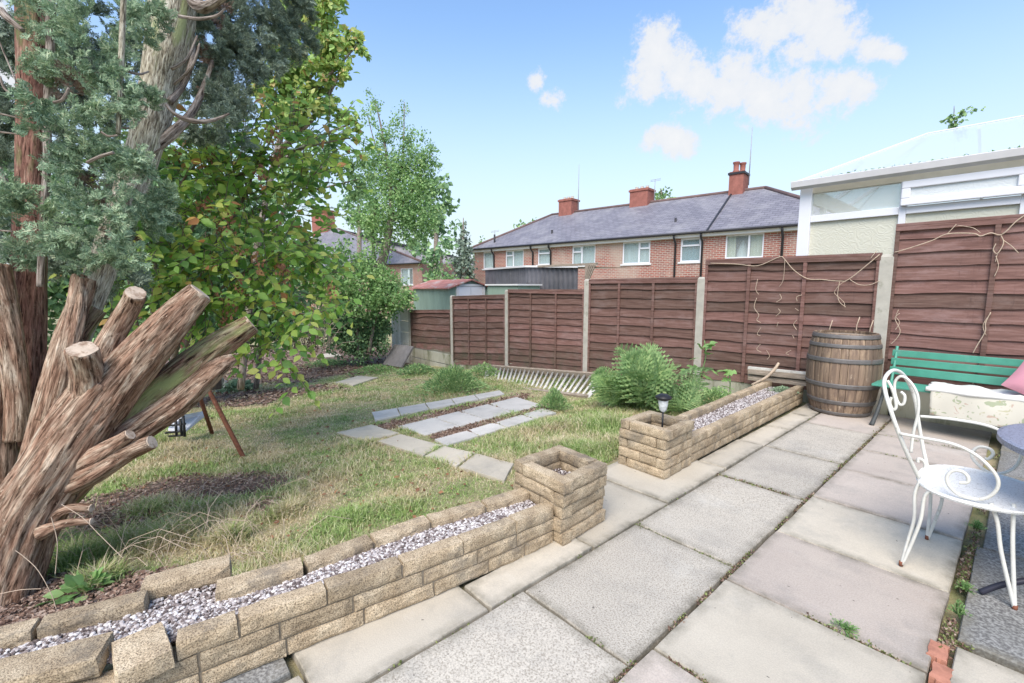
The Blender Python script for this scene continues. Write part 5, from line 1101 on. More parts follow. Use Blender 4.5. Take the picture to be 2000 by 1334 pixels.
# standing stems at the left
limb([(20, 1000, 60, 2.6), (35, 900, 50, 2.7), (45, 780, 44, 2.75), (52, 640, 40, 2.8), (58, 500, 36, 2.85), (62, 350, 34, 2.9), (66, 180, 35, 2.95), (66, 30, 38, 3.0), (66, -150, 38, 3.1), (60, -420, 26, 3.2)], BR, name='stem', wob=.09, n=8)
limb([(-40, 900, 60, 2.45), (-10, 760, 42, 2.5), (-22, 640, 40, 2.5), (-40, 520, 40, 2.55), (-90, 350, 40, 2.6)], BM, name='stem')
limb([(30, 860, 26, 2.5), (34, 790, 26, 2.5), (24, 700, 30, 2.5), (8, 620, 34, 2.5), (-14, 520, 36, 2.5)], BM, name='stem')
limb([(40, 1000, 34, 2.45), (80, 860, 32, 2.5), (120, 740, 30, 2.55), (165, 620, 30, 2.65), (200, 520, 32, 2.75), (245, 400, 34, 2.85), (285, 280, 36, 2.95), (312, 160, 40, 3.05), (335, 40, 48, 3.1), (350, -130, 50, 3.2), (370, -450, 34, 3.4)], BP, name='stem', wob=.07, n=8)
limb([(60, 920, 30, 2.4), (95, 780, 27, 2.45), (130, 660, 25, 2.5), (160, 580, 22, 2.55), (172, 545, 16, 2.57)], BM, wob=.2)
limb([(100, 820, 28, 2.4), (130, 690, 26, 2.42), (150, 600, 22, 2.5), (155, 540, 16, 2.55)], BM, wob=.22); limb([(110, 760, 26, 2.5), (160, 650, 18, 2.6), (195, 605, 17, 2.65)], BG, wob=.2)
limb([(-30, 1100, 70, 2.5), (-10, 980, 44, 2.5), (4, 880, 30, 2.5), (-8, 780, 26, 2.5)], BM, name='stem')
limb([(370, -60, 26, 3.1), (385, 10, 14, 3.0), (420, 5, 9, 2.9), (450, -20, 7, 2.8)], BY)
limb([(243, -40, 6, 2.5), (238, 80, 6.5, 2.5), (235, 180, 6, 2.5), (231, 262, 5, 2.5)], BP, wob=.05, sides=10, name='branch')
limb([(100, -40, 9, 2.6), (98, 100, 10, 2.6), (92, 230, 10, 2.6), (92, 320, 9, 2.6), (84, 440, 8, 2.6), (78, 560, 8, 2.6)], BY, wob=.1, sides=10, name='branch')
for pts in ([(296, 292, 14, 2.95), (335, 262, 13, 3.0), (375, 220, 9, 3.1), (400, 165, 6, 3.2), (415, 120, 4, 3.3)], [(325, 205, 4, 2.9), (345, 225, 5, 2.9), (380, 237, 6, 2.9), (415, 235, 4, 2.95), (448, 222, 2, 3.0)],
            [(330, 200, 9, 3.0), (355, 170, 7, 3.1), (372, 130, 6, 3.1), (380, 90, 4, 3.2)], [(335, 135, 4, 2.95), (365, 115, 3, 2.95), (385, 70, 2, 3.0)], [(350, 32, 4, 2.95), (390, 37, 4, 2.9), (425, 30, 3, 2.9), (440, 15, 2, 2.9)],
            [(340, 165, 3, 2.95), (375, 130, 3, 2.9), (390, 85, 2, 2.9)], [(0, 20, 12, 2.5), (20, 40, 9, 2.5), (45, 60, 6, 2.5)], [(-10, 60, 2, 2.3), (15, 120, 2, 2.3), (32, 160, 2, 2.3)], [(0, 150, 3, 2.3), (10, 175, 3, 2.3), (32, 185, 3, 2.3)],
            [(0, 222, 2.5, 2.4), (35, 230, 2, 2.4)], [(0, 258, 3, 2.4), (36, 262, 2, 2.4)], [(-5, 330, 12, 2.4), (12, 362, 9, 2.4), (22, 400, 5, 2.4)], [(0, 450, 2.5, 2.3), (24, 452, 2, 2.3)], [(105, 200, 4, 2.3), (122, 195, 4, 2.3), (135, 172, 3, 2.3)],
            [(170, 318, 4, 2.3), (195, 306, 4, 2.3), (222, 298, 4, 2.3)], [(205, 205, 3, 2.5), (232, 198, 2, 2.5)], [(198, 258, 3, 2.4), (212, 266, 3, 2.4), (230, 264, 2, 2.4)], [(300, 300, 3, 2.9), (320, 285, 2, 2.9), (338, 270, 1.5, 2.9)], [(240, 250, 2.5, 2.6), (262, 248, 2.5, 2.7), (275, 232, 2, 2.8)], [(245, 138, 3, 2.6), (270, 145, 3, 2.7), (290, 140, 2, 2.8)]):
    limb(pts, BY, wob=.04, sides=8, name='branch', n=5)
# foliage: feathery scale sprays
def spray_template(seed, pairs=6):
    g = np.random.default_rng(seed); V = []; F = []
    def dia(a, b, w):
        a = np.array(a); b = np.array(b); d = b-a; s = np.array([d[1], -d[0], 0]); s = s/(np.linalg.norm(s)+1e-9)*w; m = a+d*.45+np.array([0, 0, .03*g.normal()]); k = len(V)
        V.extend([a, m+s, b, m-s]); F.append((k, k+1, k+2)); F.append((k, k+2, k+3))
    dia((0, 0, 0), (0, 1, 0), .045)
    for i in range(pairs):
        y = .08+.82*i/pairs; L = .52*(1-.7*i/pairs)
        for sgn in (1, -1):
            e = np.array([sgn*L*.8, y+L*.62, .12*g.normal()]); b = np.array([0, y, 0]); dia(b, e, .05)
            if i < 4: m = b+(e-b)*.5; dia(m, m+np.array([sgn*.02, .22, .08*g.normal()]), .04); dia(m, m+np.array([sgn*.20, .02, .08*g.normal()]), .04)
    return np.array(V), np.array(F)
def conifer_cloud(name, blobs, per, size, mat, tag_=None):
    Vs = []; Fs = []; off = 0; P = []; D = []
    for (a, b, r, d) in blobs:
        c = np.array(at(a, b, d)); rad = rpx(r, d, a); ns = max(4, int(per*(rad/.2)**2))
        for _ in range(ns):
            q = rvec(1)[0]; pc = c+q*rad*rng.uniform(.45, 1.0)*np.array([1, 1, 1.05]); k = int(rng.integers(10, 22)); dd = q[None]*.9+rng.normal(size=(k, 3))*.55+np.array([0, 0, .12]); dd /= np.linalg.norm(dd, axis=1, keepdims=True)
            P.append(np.tile(pc, (k, 1))+dd*.012+rng.normal(size=(k, 3))*.025); D.append(dd)
    P = np.concatenate(P); D = np.concatenate(D); n = len(P); var = rng.integers(0, 4, n)
    for s in range(4):
        tv, tf = spray_template(s+11); m = var == s; k = m.sum(); V, F = inst(tv, tf, P[m], frames(D[m], rvec(k)), rng.uniform(size[0], size[1], (k, 1))); Vs.append(V); Fs.append(F+off); off += len(V)
    V = np.concatenate(Vs)-np.array(TB)[None]; o = link(name, np_mesh(name, V, np.concatenate(Fs)), mat, tree, kind='stuff'); return o
near = [(70, 120, 40, 2.5), (110, 210, 60, 2.35), (150, 130, 70, 2.45), (190, 60, 60, 2.5), (140, 20, 55, 2.5), (210, 130, 50, 2.5), (110, 60, 40, 2.6), (230, 200, 30, 2.45), (100, 270, 50, 2.35), (170, 240, 60, 2.45), (150, 310, 45, 2.4), (200, 300, 40, 2.5), (270, 310, 35, 2.55), (240, 340, 40, 2.5), (110, 370, 55, 2.4), (170, 400, 60, 2.4), (220, 420, 55, 2.45), (270, 400, 45, 2.6), (305, 390, 35, 2.7), (200, 480, 60, 2.45), (120, 450, 40, 2.4), (245, 500, 30, 2.5), (140, 520, 40, 2.5), (290, 430, 40, 2.7), (20, 380, 22, 2.35), (10, 410, 24, 2.4), (285, 60, 22, 2.75), (300, 30, 20, 2.8), (40, 500, 14, 2.6), (280, 200, 12, 2.7), (230, 30, 40, 2.6), (60, 20, 22, 2.7)]
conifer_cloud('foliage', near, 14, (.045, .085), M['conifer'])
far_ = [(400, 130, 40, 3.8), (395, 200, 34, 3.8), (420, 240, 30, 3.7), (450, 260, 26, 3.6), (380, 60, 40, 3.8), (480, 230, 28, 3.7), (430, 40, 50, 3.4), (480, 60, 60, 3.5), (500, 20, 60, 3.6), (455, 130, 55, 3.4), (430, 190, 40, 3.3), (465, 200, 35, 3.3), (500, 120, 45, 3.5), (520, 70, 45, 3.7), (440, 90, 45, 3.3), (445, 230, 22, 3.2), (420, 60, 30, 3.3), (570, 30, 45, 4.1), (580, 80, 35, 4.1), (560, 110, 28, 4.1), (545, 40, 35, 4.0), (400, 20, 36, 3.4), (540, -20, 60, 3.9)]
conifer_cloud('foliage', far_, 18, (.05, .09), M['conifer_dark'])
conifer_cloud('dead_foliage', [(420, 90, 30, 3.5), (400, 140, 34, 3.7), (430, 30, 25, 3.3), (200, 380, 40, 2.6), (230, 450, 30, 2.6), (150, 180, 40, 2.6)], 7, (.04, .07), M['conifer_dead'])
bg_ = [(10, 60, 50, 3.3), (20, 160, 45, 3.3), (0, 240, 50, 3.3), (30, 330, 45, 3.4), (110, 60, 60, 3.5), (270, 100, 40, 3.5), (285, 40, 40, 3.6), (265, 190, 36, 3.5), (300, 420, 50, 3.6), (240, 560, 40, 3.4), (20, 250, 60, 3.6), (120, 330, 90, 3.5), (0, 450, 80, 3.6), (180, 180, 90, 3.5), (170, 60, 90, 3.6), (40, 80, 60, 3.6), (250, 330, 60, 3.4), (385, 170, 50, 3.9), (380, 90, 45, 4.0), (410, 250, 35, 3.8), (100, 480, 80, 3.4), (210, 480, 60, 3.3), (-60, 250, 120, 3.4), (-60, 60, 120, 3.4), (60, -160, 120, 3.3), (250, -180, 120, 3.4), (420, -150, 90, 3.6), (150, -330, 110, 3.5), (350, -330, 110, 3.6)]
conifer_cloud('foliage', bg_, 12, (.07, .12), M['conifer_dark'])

# ================================================================== LEAFY VEGETATION
LIGHTWARD = np.array([.45, -.75, .75])
OV = np.array([(0, 0, 0), (-.26, .22, .05), (-.36, .5, .07), (-.22, .8, .03), (0, 1.06, -.08), (.22, .8, .03), (.36, .5, .07), (.26, .22, .05), (0, .5, 0)], float)
OF = np.array([(0, 8, 1), (1, 8, 2), (2, 8, 3), (3, 8, 4), (4, 8, 5), (5, 8, 6), (6, 8, 7), (7, 8, 0)])
DV = np.array([(0, 0, 0), (.34, .5, .08), (0, 1, -.05), (-.34, .5, .08)], float); DF = np.array([(0, 1, 2), (0, 2, 3)])
def blobs3(blobs):
    C = np.array([at(a, b, d) for a, b, r, d in blobs]); Rd = np.array([rpx(r, d, a) for a, b, r, d in blobs]); return C, Rd
def sprigs(blobs, dens, nl=(5, 9), gap=.055, size=(.06, .10), droop=.35, g=rng):
    """returns leaf positions, tips, normals, sizes and stems for twigs filling the blobs"""
    C, Rd = blobs3(blobs); P = []; T = []; N = []; S = []; st = []
    cen = C.mean(0)
    for c, r in zip(C, Rd):
        for _ in range(max(2, int(dens*(r/.3)**2))):
            q = g.normal(size=3); q /= np.linalg.norm(q); p = c+q*r*g.uniform(.1, 1.0); d = q*.7+(c-cen)/(np.linalg.norm(c-cen)+.1)*.5+g.normal(size=3)*.35+np.array([0, 0, -.1]); d /= np.linalg.norm(d); pts = [p.copy()]; k = int(g.integers(*nl)); sd = 1
            for i in range(k):
                p = p+d*gap; d = d+np.array([0, 0, -droop*gap/.06*.12]); d /= np.linalg.norm(d); side = np.cross(d, [0, 0, 1]); side /= (np.linalg.norm(side)+1e-6); sd = -sd
                P.append(p.copy()); T.append(side*sd*.8+d*.55+np.array([0, 0, -.25])+g.normal(size=3)*.2); N.append(LIGHTWARD+g.normal(size=3)*.35); S.append(g.uniform(*size)*(1-.35*i/k)); pts.append(p.copy())
            st.append(pts)
    return np.array(P), np.array(T), np.array(N), np.array(S), st
def stems_mesh(name, st, r, mat, parent):
    mb = MB()
    for pts in st: mb.tube([pts[0], pts[len(pts)//2], pts[-1]], [r, r*.8, r*.4], 3, cap=False)
    return mb.build(name, mat, parent, kind='stuff')
# large leaved shrub behind the cut limbs
shrub = thing('leafy_shrub', 'tall arching shrub with large yellow green leaves and brown seed bunches behind the cut limbs', 'shrub', (0, 0, 0))
big = [(250, 340, 40, 3.9), (330, 330, 50, 4.1), (320, 420, 70, 4.0), (290, 500, 70, 3.9), (400, 440, 80, 4.2), (400, 350, 60, 4.2), (390, 290, 40, 4.2), (480, 400, 75, 4.4), (520, 310, 50, 4.5), (480, 270, 45, 4.4), (600, 290, 40, 4.7), (560, 345, 40, 4.6), (610, 345, 30, 4.7), (640, 305, 26, 4.7), (590, 400, 30, 4.7), (640, 540, 24, 4.6), (650, 262, 30, 4.7), (560, 250, 45, 4.6), (480, 520, 75, 4.3), (560, 490, 60, 4.5), (570, 420, 50, 4.6), (400, 560, 60, 4.1), (340, 580, 50, 4.0), (440, 620, 50, 4.2), (510, 610, 50, 4.3), (570, 590, 35, 4.3), (615, 605, 24, 4.3), (560, 665, 26, 4.3), (540, 700, 20, 4.25), (585, 745, 16, 4.2), (230, 560, 40, 3.9), (300, 620, 30, 4.1), (500, 670, 26, 4.3), (460, 330, 60, 4.4), (540, 560, 50, 4.4), (600, 500, 34, 4.7), (220, 500, 40, 3.9), (380, 500, 60, 4.1)]
P, T, N, S, st = sprigs(big, 42, size=(.075, .125))
extra = [([at(600, 620, 4.3), at(630, 606, 4.28), at(660, 598, 4.25), at(690, 584, 4.2)], 8), ([at(540, 690, 4.3), at(560, 715, 4.28), at(585, 740, 4.25), at(600, 765, 4.22)], 8), ([at(640, 260, 4.7), at(680, 265, 4.7), at(720, 272, 4.7)], 7)]
for pts, k in extra:
    sp = spline(pts, 4); st.append([np.array(p) for p in sp])
    for i in range(k*2):
        p = np.array(sp[min(len(sp)-1, int(i*len(sp)/(k*2)))]); P = np.vstack([P, p]); s_ = 1 if i % 2 else -1; T = np.vstack([T, np.array([.4*s_, .3*s_, -.5])+np.array(RT)*.4+rng.normal(size=3)*.2]); N = np.vstack([N, [0, 0, 1]+rng.normal(size=3)*.3]); S = np.append(S, rng.uniform(.07, .1))
Rm = frames(T, N); depth = (P-O3)@FW; order = np.argsort(depth-S*3)
one = bpy.data.meshes.new('leaf'); one = np_mesh('leaf', OV*np.array([1, 1, 1]), OF, True)
LV = [leafmat('single_leaf_%d' % i, [(0, c), (1, c)], .45, .4) for i, c in enumerate([(.22, .38, .08), (.30, .46, .09), (.38, .52, .11), (.46, .55, .12), (.16, .28, .07), (.26, .42, .15)])]
lm = []
for m_ in LV: q = one.copy(); q.name = 'leaf'; q.materials.append(m_); lm.append(q)
pick = order[:2600]; pick = rng.permutation(pick)[:300]
for i in pick:
    o = bpy.data.objects.new('leaf', lm[rng.integers(0, len(lm))]); COL.objects.link(o); o.parent = shrub
    Mx = Matrix([[*Rm[i][r]*S[i]*1.1, P[i][r]] for r in range(3)]+[[0, 0, 0, 1]]); o.matrix_local = Mx
rest = np.setdiff1d(np.arange(len(P)), pick); V, F = inst(OV, OF, P[rest], Rm[rest], S[rest][:, None]); link('foliage', np_mesh('foliage', V, F, True), M['bigleaf'], shrub, kind='stuff')
stems_mesh('twigs', st, .0045, M['bark_thin'], shrub)
for pts in ([(300, 760, 5.0), (330, 560, 4.6), (420, 380, 4.5), (560, 300, 4.6), (690, 268, 4.7)], [(330, 760, 5), (400, 600, 4.6), (500, 520, 4.5), (600, 500, 4.6)], [(300, 760, 5), (300, 560, 4.4), (330, 400, 4.3), (400, 300, 4.3)], [(340, 760, 5), (440, 640, 4.5), (520, 610, 4.4), (610, 615, 4.3)], [(350, 760, 5), (470, 680, 4.5), (540, 690, 4.3)], [(300, 760, 5), (260, 600, 4.5), (250, 450, 4.2), (300, 330, 4.2)], [(320, 760, 5), (400, 520, 4.5), (470, 400, 4.5), (520, 270, 4.6)]):
    p_, r_ = spline([at(*p) for p in pts], 6, [.03]+[.014]*(len(pts)-2)+[.004]); mb = MB(); mb.tube(p_, r_, 7); mb.build('stem', M['bark_thin'], shrub)
sb = []
for a, b in ((400, 400), (450, 425), (460, 440), (395, 405), (430, 445), (500, 505), (550, 525), (470, 555), (430, 570), (330, 600), (445, 600), (505, 340), (530, 255), (550, 290), (350, 300), (410, 300), (560, 530), (640, 560), (310, 575), (460, 480), (250, 470), (430, 620)):
    c = np.array(at(a+rng.uniform(-8, 8), b, 4.0)); k = 26; sb.append(c+rng.normal(size=(k, 3))*np.array([.025, .025, .045]))
sb = np.concatenate(sb); V, F = inst(DV, DF, sb, frames(np.array([0, 0, -1.])+rng.normal(size=(len(sb), 3))*.5, rvec(len(sb))), rng.uniform(.02, .045, (len(sb), 1))); link('seed_bunches', np_mesh('seed_bunches', V, F), M['seeds'], shrub, kind='stuff')

def leafcloud(parent, blobs, dens, size, mat, name='crown', template='d', flat=.8, clump=.35, squash=1.0):
    """leaf-sized faces gathered in clumps through the volume of the blobs; dens = leaves per square metre of blob surface"""
    C, Rd = blobs3(blobs); Ps = []
    for c, r in zip(C, Rd):
        n = int(dens*4*math.pi*r*r); nc = max(6, int(n/26)); cc = c+rvec(nc)*r*rng.uniform(.35, 1.0, (nc, 1))*np.array([1, 1, squash]); k = rng.integers(0, nc, n)
        Ps.append(cc[k]+rng.normal(size=(n, 3))*r*clump*.5)
    P = np.concatenate(Ps); n = len(P); tv, tf = (DV, DF) if template == 'd' else (OV, OF)
    nr = LIGHTWARD+rng.normal(size=(n, 3))*flat; V, F = inst(tv, tf, P, frames(rvec(n)+np.array([0, 0, -.3]), nr), rng.uniform(size[0], size[1], (n, 1)))
    o = link(name, np_mesh(name, V, F), mat, parent, kind='stuff'); return o
def trunk(parent, paths, m=None, name='trunk'):
    for k, (pts, rr) in enumerate(paths):
        p_, r_ = spline([at(*p) for p in pts], 6, rr); mb = MB(); mb.tube(p_, r_, 9, wob=.08, seed=k); mb.build(name if k == 0 else 'limb', m or M['bark_grey'], parent)
# upper olive foliage behind the shrub
t = thing('olive_tree', 'taller tree with small olive and reddish leaves rising behind the conifer', 'tree', (0, 0, 0))
leafcloud(t, [(560, 160, 45, 6.0), (620, 60, 45, 6.0), (600, 20, 50, 6.0), (650, 90, 42, 6.0), (690, 75, 22, 6), (640, 150, 35, 6), (670, 130, 25, 6), (600, 200, 40, 6), (560, 230, 40, 6), (530, 180, 40, 6), (650, 210, 30, 6), (610, 130, 40, 6), (690, 240, 18, 6), (640, 20, 35, 6.0), (560, 90, 40, 6.2), (600, -40, 60, 6.2), (705, 100, 14, 6)], 520, (.05, .10), M['leaf_yellow'], template='o')
trunk(t, [([(470, 760, 7), (500, 500, 6.6), (540, 300, 6.3), (590, 120, 6.1), (610, 0, 6)], [.05, .045, .04, .03, .02]), ([(540, 300, 6.3), (620, 220, 6.1), (670, 130, 6)], [.05, .03, .01]), ([(560, 220, 6.2), (640, 150, 6), (700, 85, 6)], [.04, .02, .008]), ([(530, 330, 6.3), (620, 270, 6.1), (690, 240, 6)], [.04, .02, .008])])
t = thing('small_leaved_tree', 'tree of small darker green leaves hanging in front of the brick house chimney', 'tree', (0, 0, 0))
leafcloud(t, [(600, 350, 40, 8), (560, 330, 45, 8), (650, 320, 26, 8), (680, 320, 34, 8), (700, 360, 30, 8), (620, 300, 40, 8), (720, 330, 20, 8), (560, 390, 30, 8), (660, 290, 25, 8)], 300, (.05, .10), M['leaf_mid'])
trunk(t, [([(500, 760, 9), (530, 500, 8.4), (570, 380, 8.1), (640, 320, 8)], [.05, .04, .03, .02]), ([(570, 380, 8.1), (620, 370, 8), (700, 350, 8)], [.03, .02, .01])])
# young pale green tree
yt = thing('young_tree', 'slender young tree with fresh feathery leaves against the sky, left of the sheds', 'tree', (0, 0, 0))
leafcloud(yt, [(735, 330, 40, 12.6), (765, 345, 45, 12.6), (800, 320, 38, 12.6), (830, 310, 25, 12.6), (770, 400, 55, 12.6), (720, 400, 40, 12.6), (815, 390, 42, 12.6), (800, 440, 42, 12.6), (745, 460, 40, 12.6), (840, 430, 26, 12.6), (830, 350, 28, 12.6), (710, 440, 24, 12.6)], 300, (.05, .10), M['leaf_light'], clump=.5)
leafcloud(yt, [(735, 200, 16, 12.6), (730, 230, 20, 12.6), (715, 225, 12, 12.6), (780, 230, 18, 12.6), (770, 260, 24, 12.6), (745, 270, 24, 12.6), (800, 270, 22, 12.6), (790, 205, 8, 12.6), (845, 285, 16, 12.6), (815, 265, 16, 12.6), (740, 300, 26, 12.6), (790, 300, 26, 12.6), (855, 320, 12, 12.6), (720, 180, 8, 12.6)], 190, (.05, .09), M['leaf_light'], clump=.6)
trunk(yt, [([(728, 600, 12.8), (735, 540, 12.8), (750, 500, 12.7), (762, 440, 12.6), (764, 385, 12.6), (758, 320, 12.6), (745, 250, 12.6), (733, 200, 12.6)], [.16, .14, .12, .09, .06, .04, .025, .01]), ([(735, 545, 12.8), (730, 500, 12.8), (727, 450, 12.7), (735, 400, 12.7)], [.07, .055, .045, .03]), ([(764, 390, 12.6), (785, 330, 12.6), (790, 200, 12.6)], [.04, .025, .008]), ([(762, 440, 12.6), (800, 380, 12.6), (845, 300, 12.6)], [.04, .025, .01]), ([(758, 330, 12.6), (735, 290, 12.6), (718, 225, 12.6)], [.025, .018, .008])])
# shrubs below it
s1 = thing('garden_bush', 'loose pale green bush in the far corner below the young tree', 'bush', (0, 0, 0))
leafcloud(s1, [(690, 540, 42, 12), (730, 560, 40, 12), (770, 575, 32, 12), (650, 560, 40, 11.6), (700, 590, 40, 11.8), (620, 540, 40, 11.5), (760, 545, 25, 12.2), (660, 500, 32, 11.8), (600, 500, 40, 11.5), (740, 600, 34, 12.1), (800, 575, 14, 12.2), (790, 590, 18, 12.2), (710, 510, 30, 12.2), (570, 560, 40, 11), (730, 530, 30, 12.4), (755, 560, 30, 12.4), (770, 600, 24, 12.3)], 270, (.05, .11), M['leaf_light'], clump=.5)
leafcloud(s1, [(640, 590, 40, 11.8), (680, 570, 40, 12.3), (600, 580, 40, 11.6), (730, 590, 34, 12.4)], 130, (.05, .1), M['leaf_mid'], name='inner_leaves', clump=.5)
trunk(s1, [([(700, 690, 12.2), (695, 620, 12.2), (680, 560, 12), (660, 510, 12)], [.05, .04, .03, .01]), ([(720, 690, 12.2), (735, 620, 12.2), (760, 570, 12)], [.05, .03, .01])], M['bark_thin'])
s2 = thing('ivy_mound', 'dark rounded mound of ivy at the foot of the far corner', 'ivy', (0, 0, 0))
leafcloud(s2, [(690, 650, 38, 12.4), (730, 650, 34, 12.4), (655, 640, 34, 12.2), (745, 670, 24, 12.4), (700, 680, 30, 12.3), (660, 675, 26, 12.2), (720, 620, 30, 12.5), (620, 630, 30, 12.3), (750, 640, 22, 12.5), (745, 615, 22, 12.5), (670, 610, 36, 12.4)], 300, (.05, .10), M['leaf_dark'], clump=.35)
trunk(s2, [([(700, 700, 12.6), (700, 650, 12.6), (690, 630, 12.6)], [.12, .1, .05])], M['bark_thin'])
leafcloud(s2, [(700, 655, 40, 12.6), (660, 650, 30, 12.6), (735, 655, 28, 12.6)], 160, (.08, .14), M['leaf_dark'], name='inner_leaves')
s3 = thing('bramble', 'low brown and green bramble tangle left of the ivy mound', 'bush', (0, 0, 0))
leafcloud(s3, [(600, 640, 26, 11.4), (570, 650, 26, 11), (620, 660, 18, 11.6), (540, 640, 30, 10.5), (640, 665, 14, 11.8)], 150, (.05, .09), M['leaf_mid'], clump=.6); leafcloud(s3, [(590, 655, 30, 11.2), (615, 665, 20, 11.4), (560, 660, 26, 10.8)], 110, (.04, .09), M['litter'], name='dead_leaves', clump=.6)
mb = MB()
for _ in range(60):
    a = at(rng.uniform(540, 650), rng.uniform(660, 690), 11.3); v = Vector(rng.normal(size=3))*.35; v.z = abs(v.z)+.2; mb.tube([a, a+v*.6+Vector((0, 0, .1)), a+v*1.2], .008, 3, cap=False)
mb.build('stems', M['twig'], s3, kind='stuff')
# dense hedge closing the garden on the left, in shade behind the limbs
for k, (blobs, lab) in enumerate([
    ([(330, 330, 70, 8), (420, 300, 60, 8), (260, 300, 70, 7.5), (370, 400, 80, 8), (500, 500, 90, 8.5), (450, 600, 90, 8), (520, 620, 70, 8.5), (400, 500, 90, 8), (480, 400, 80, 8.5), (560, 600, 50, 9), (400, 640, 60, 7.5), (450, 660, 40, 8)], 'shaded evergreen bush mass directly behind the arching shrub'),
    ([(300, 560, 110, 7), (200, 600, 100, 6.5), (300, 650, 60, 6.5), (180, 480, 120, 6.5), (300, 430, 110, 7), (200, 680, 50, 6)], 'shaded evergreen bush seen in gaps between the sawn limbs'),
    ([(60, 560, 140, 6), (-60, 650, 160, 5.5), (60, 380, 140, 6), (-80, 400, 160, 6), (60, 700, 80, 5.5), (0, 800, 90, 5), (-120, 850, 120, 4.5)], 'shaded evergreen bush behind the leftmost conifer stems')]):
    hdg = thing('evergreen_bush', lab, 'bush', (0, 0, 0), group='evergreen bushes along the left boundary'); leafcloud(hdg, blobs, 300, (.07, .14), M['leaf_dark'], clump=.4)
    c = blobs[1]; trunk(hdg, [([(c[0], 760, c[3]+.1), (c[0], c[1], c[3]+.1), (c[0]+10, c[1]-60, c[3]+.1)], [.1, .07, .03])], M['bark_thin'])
# far trees
def fartree(lab, blobs, m, size, dens, tr=1.0, name='background_tree'):
    o = thing(name, lab, 'tree', (0, 0, 0), group='trees beyond the houses and sheds'); leafcloud(o, blobs, dens, size, m, clump=.42)
    a, b, r, d = blobs[0]; trunk(o, [([(a, 640, d), (a+2, b+r, d), (a, b, d)], [.15*r*d/900*tr, .12*r*d/900*tr, .05*r*d/900*tr])]); return o
fartree('big dark green broadleaf tree behind the young tree, left of the pointed conifer', [(850, 400, 36, 30), (870, 430, 26, 30), (820, 370, 40, 30), (860, 370, 24, 30), (840, 440, 36, 30), (800, 420, 40, 30), (820, 470, 30, 30), (880, 400, 14, 30), (780, 380, 30, 30), (870, 460, 18, 30)], M['leaf_dark'], (.25, .5), 10)
fartree('dark broadleaf tree above the brick house roof', [(700, 400, 34, 34), (685, 425, 20, 34), (720, 420, 34, 34), (700, 370, 24, 34), (675, 400, 14, 34), (740, 450, 30, 34)], M['leaf_dark'], (.25, .5), 10)
fartree('lower dark tree between the brick house and the pointed conifer', [(860, 500, 26, 26), (840, 520, 28, 26), (870, 480, 18, 26), (825, 500, 20, 26), (855, 540, 26, 26)], M['leaf_dark'], (.2, .4), 12)
fartree('pale green bush mass right behind the green shed roof', [(855, 540, 20, 19), (880, 545, 18, 19), (840, 555, 20, 19), (900, 548, 12, 19), (870, 520, 12, 19)], M['leaf_light'], (.1, .2), 30, name='background_bush')
fartree('treetop peeping over the left hip of the terrace roof', [(1020, 445, 10, 45), (1035, 437, 9, 45), (1008, 450, 8, 45), (1045, 435, 7, 45)], M['leaf_mid'], (.3, .5), 8)
fartree('round treetop peeping over the ridge right of the middle chimney', [(1290, 378, 13, 40), (1305, 383, 10, 40), (1315, 386, 6, 40), (1283, 388, 8, 40), (1300, 370, 6, 40)], M['leaf_mid'], (.25, .45), 10)
fartree('small pointed yellow green tree beside the left end of the terrace', [(943, 478, 8, 34), (943, 467, 5, 34), (940, 490, 11, 34), (932, 500, 14, 34)], M['leaf_light'], (.2, .35), 16)
fartree('treetop showing above the conservatory roof', [(1862, 228, 12, 14), (1880, 220, 10, 14), (1850, 236, 8, 14), (1895, 215, 7, 14), (1920, 212, 5, 14), (1870, 240, 14, 14), (1880, 262, 16, 14)], M['leaf_mid'], (.08, .16), 160, .3)
o = thing('pointed_conifer', 'pointed grey green conifer left of the brick terrace', 'tree', (0, 0, 0)); leafcloud(o, [(905, 430+9*k, 4+2.1*k, 27) for k in range(13)], M and 26, (.14, .3), M['conifer_dark'], clump=.4); trunk(o, [([(905, 600, 27), (905, 500, 27), (905, 425, 27)], [.2, .1, .02])])
for k, (a, d, r, lab) in enumerate([(-300, 16, 260, 'wall of trees far to the left of the garden'), (300, 20, 130, 'distant dark trees behind the arching shrub'), (520, 24, 90, 'distant dark trees left of the brick house')]):
    fartree(lab, [(a, 500, r, d), (a-r*.6, 520, r*.8, d), (a+r*.6, 520, r*.7, d), (a, 400, r*.6, d)], M['leaf_dark'], (.2, .4), 9)

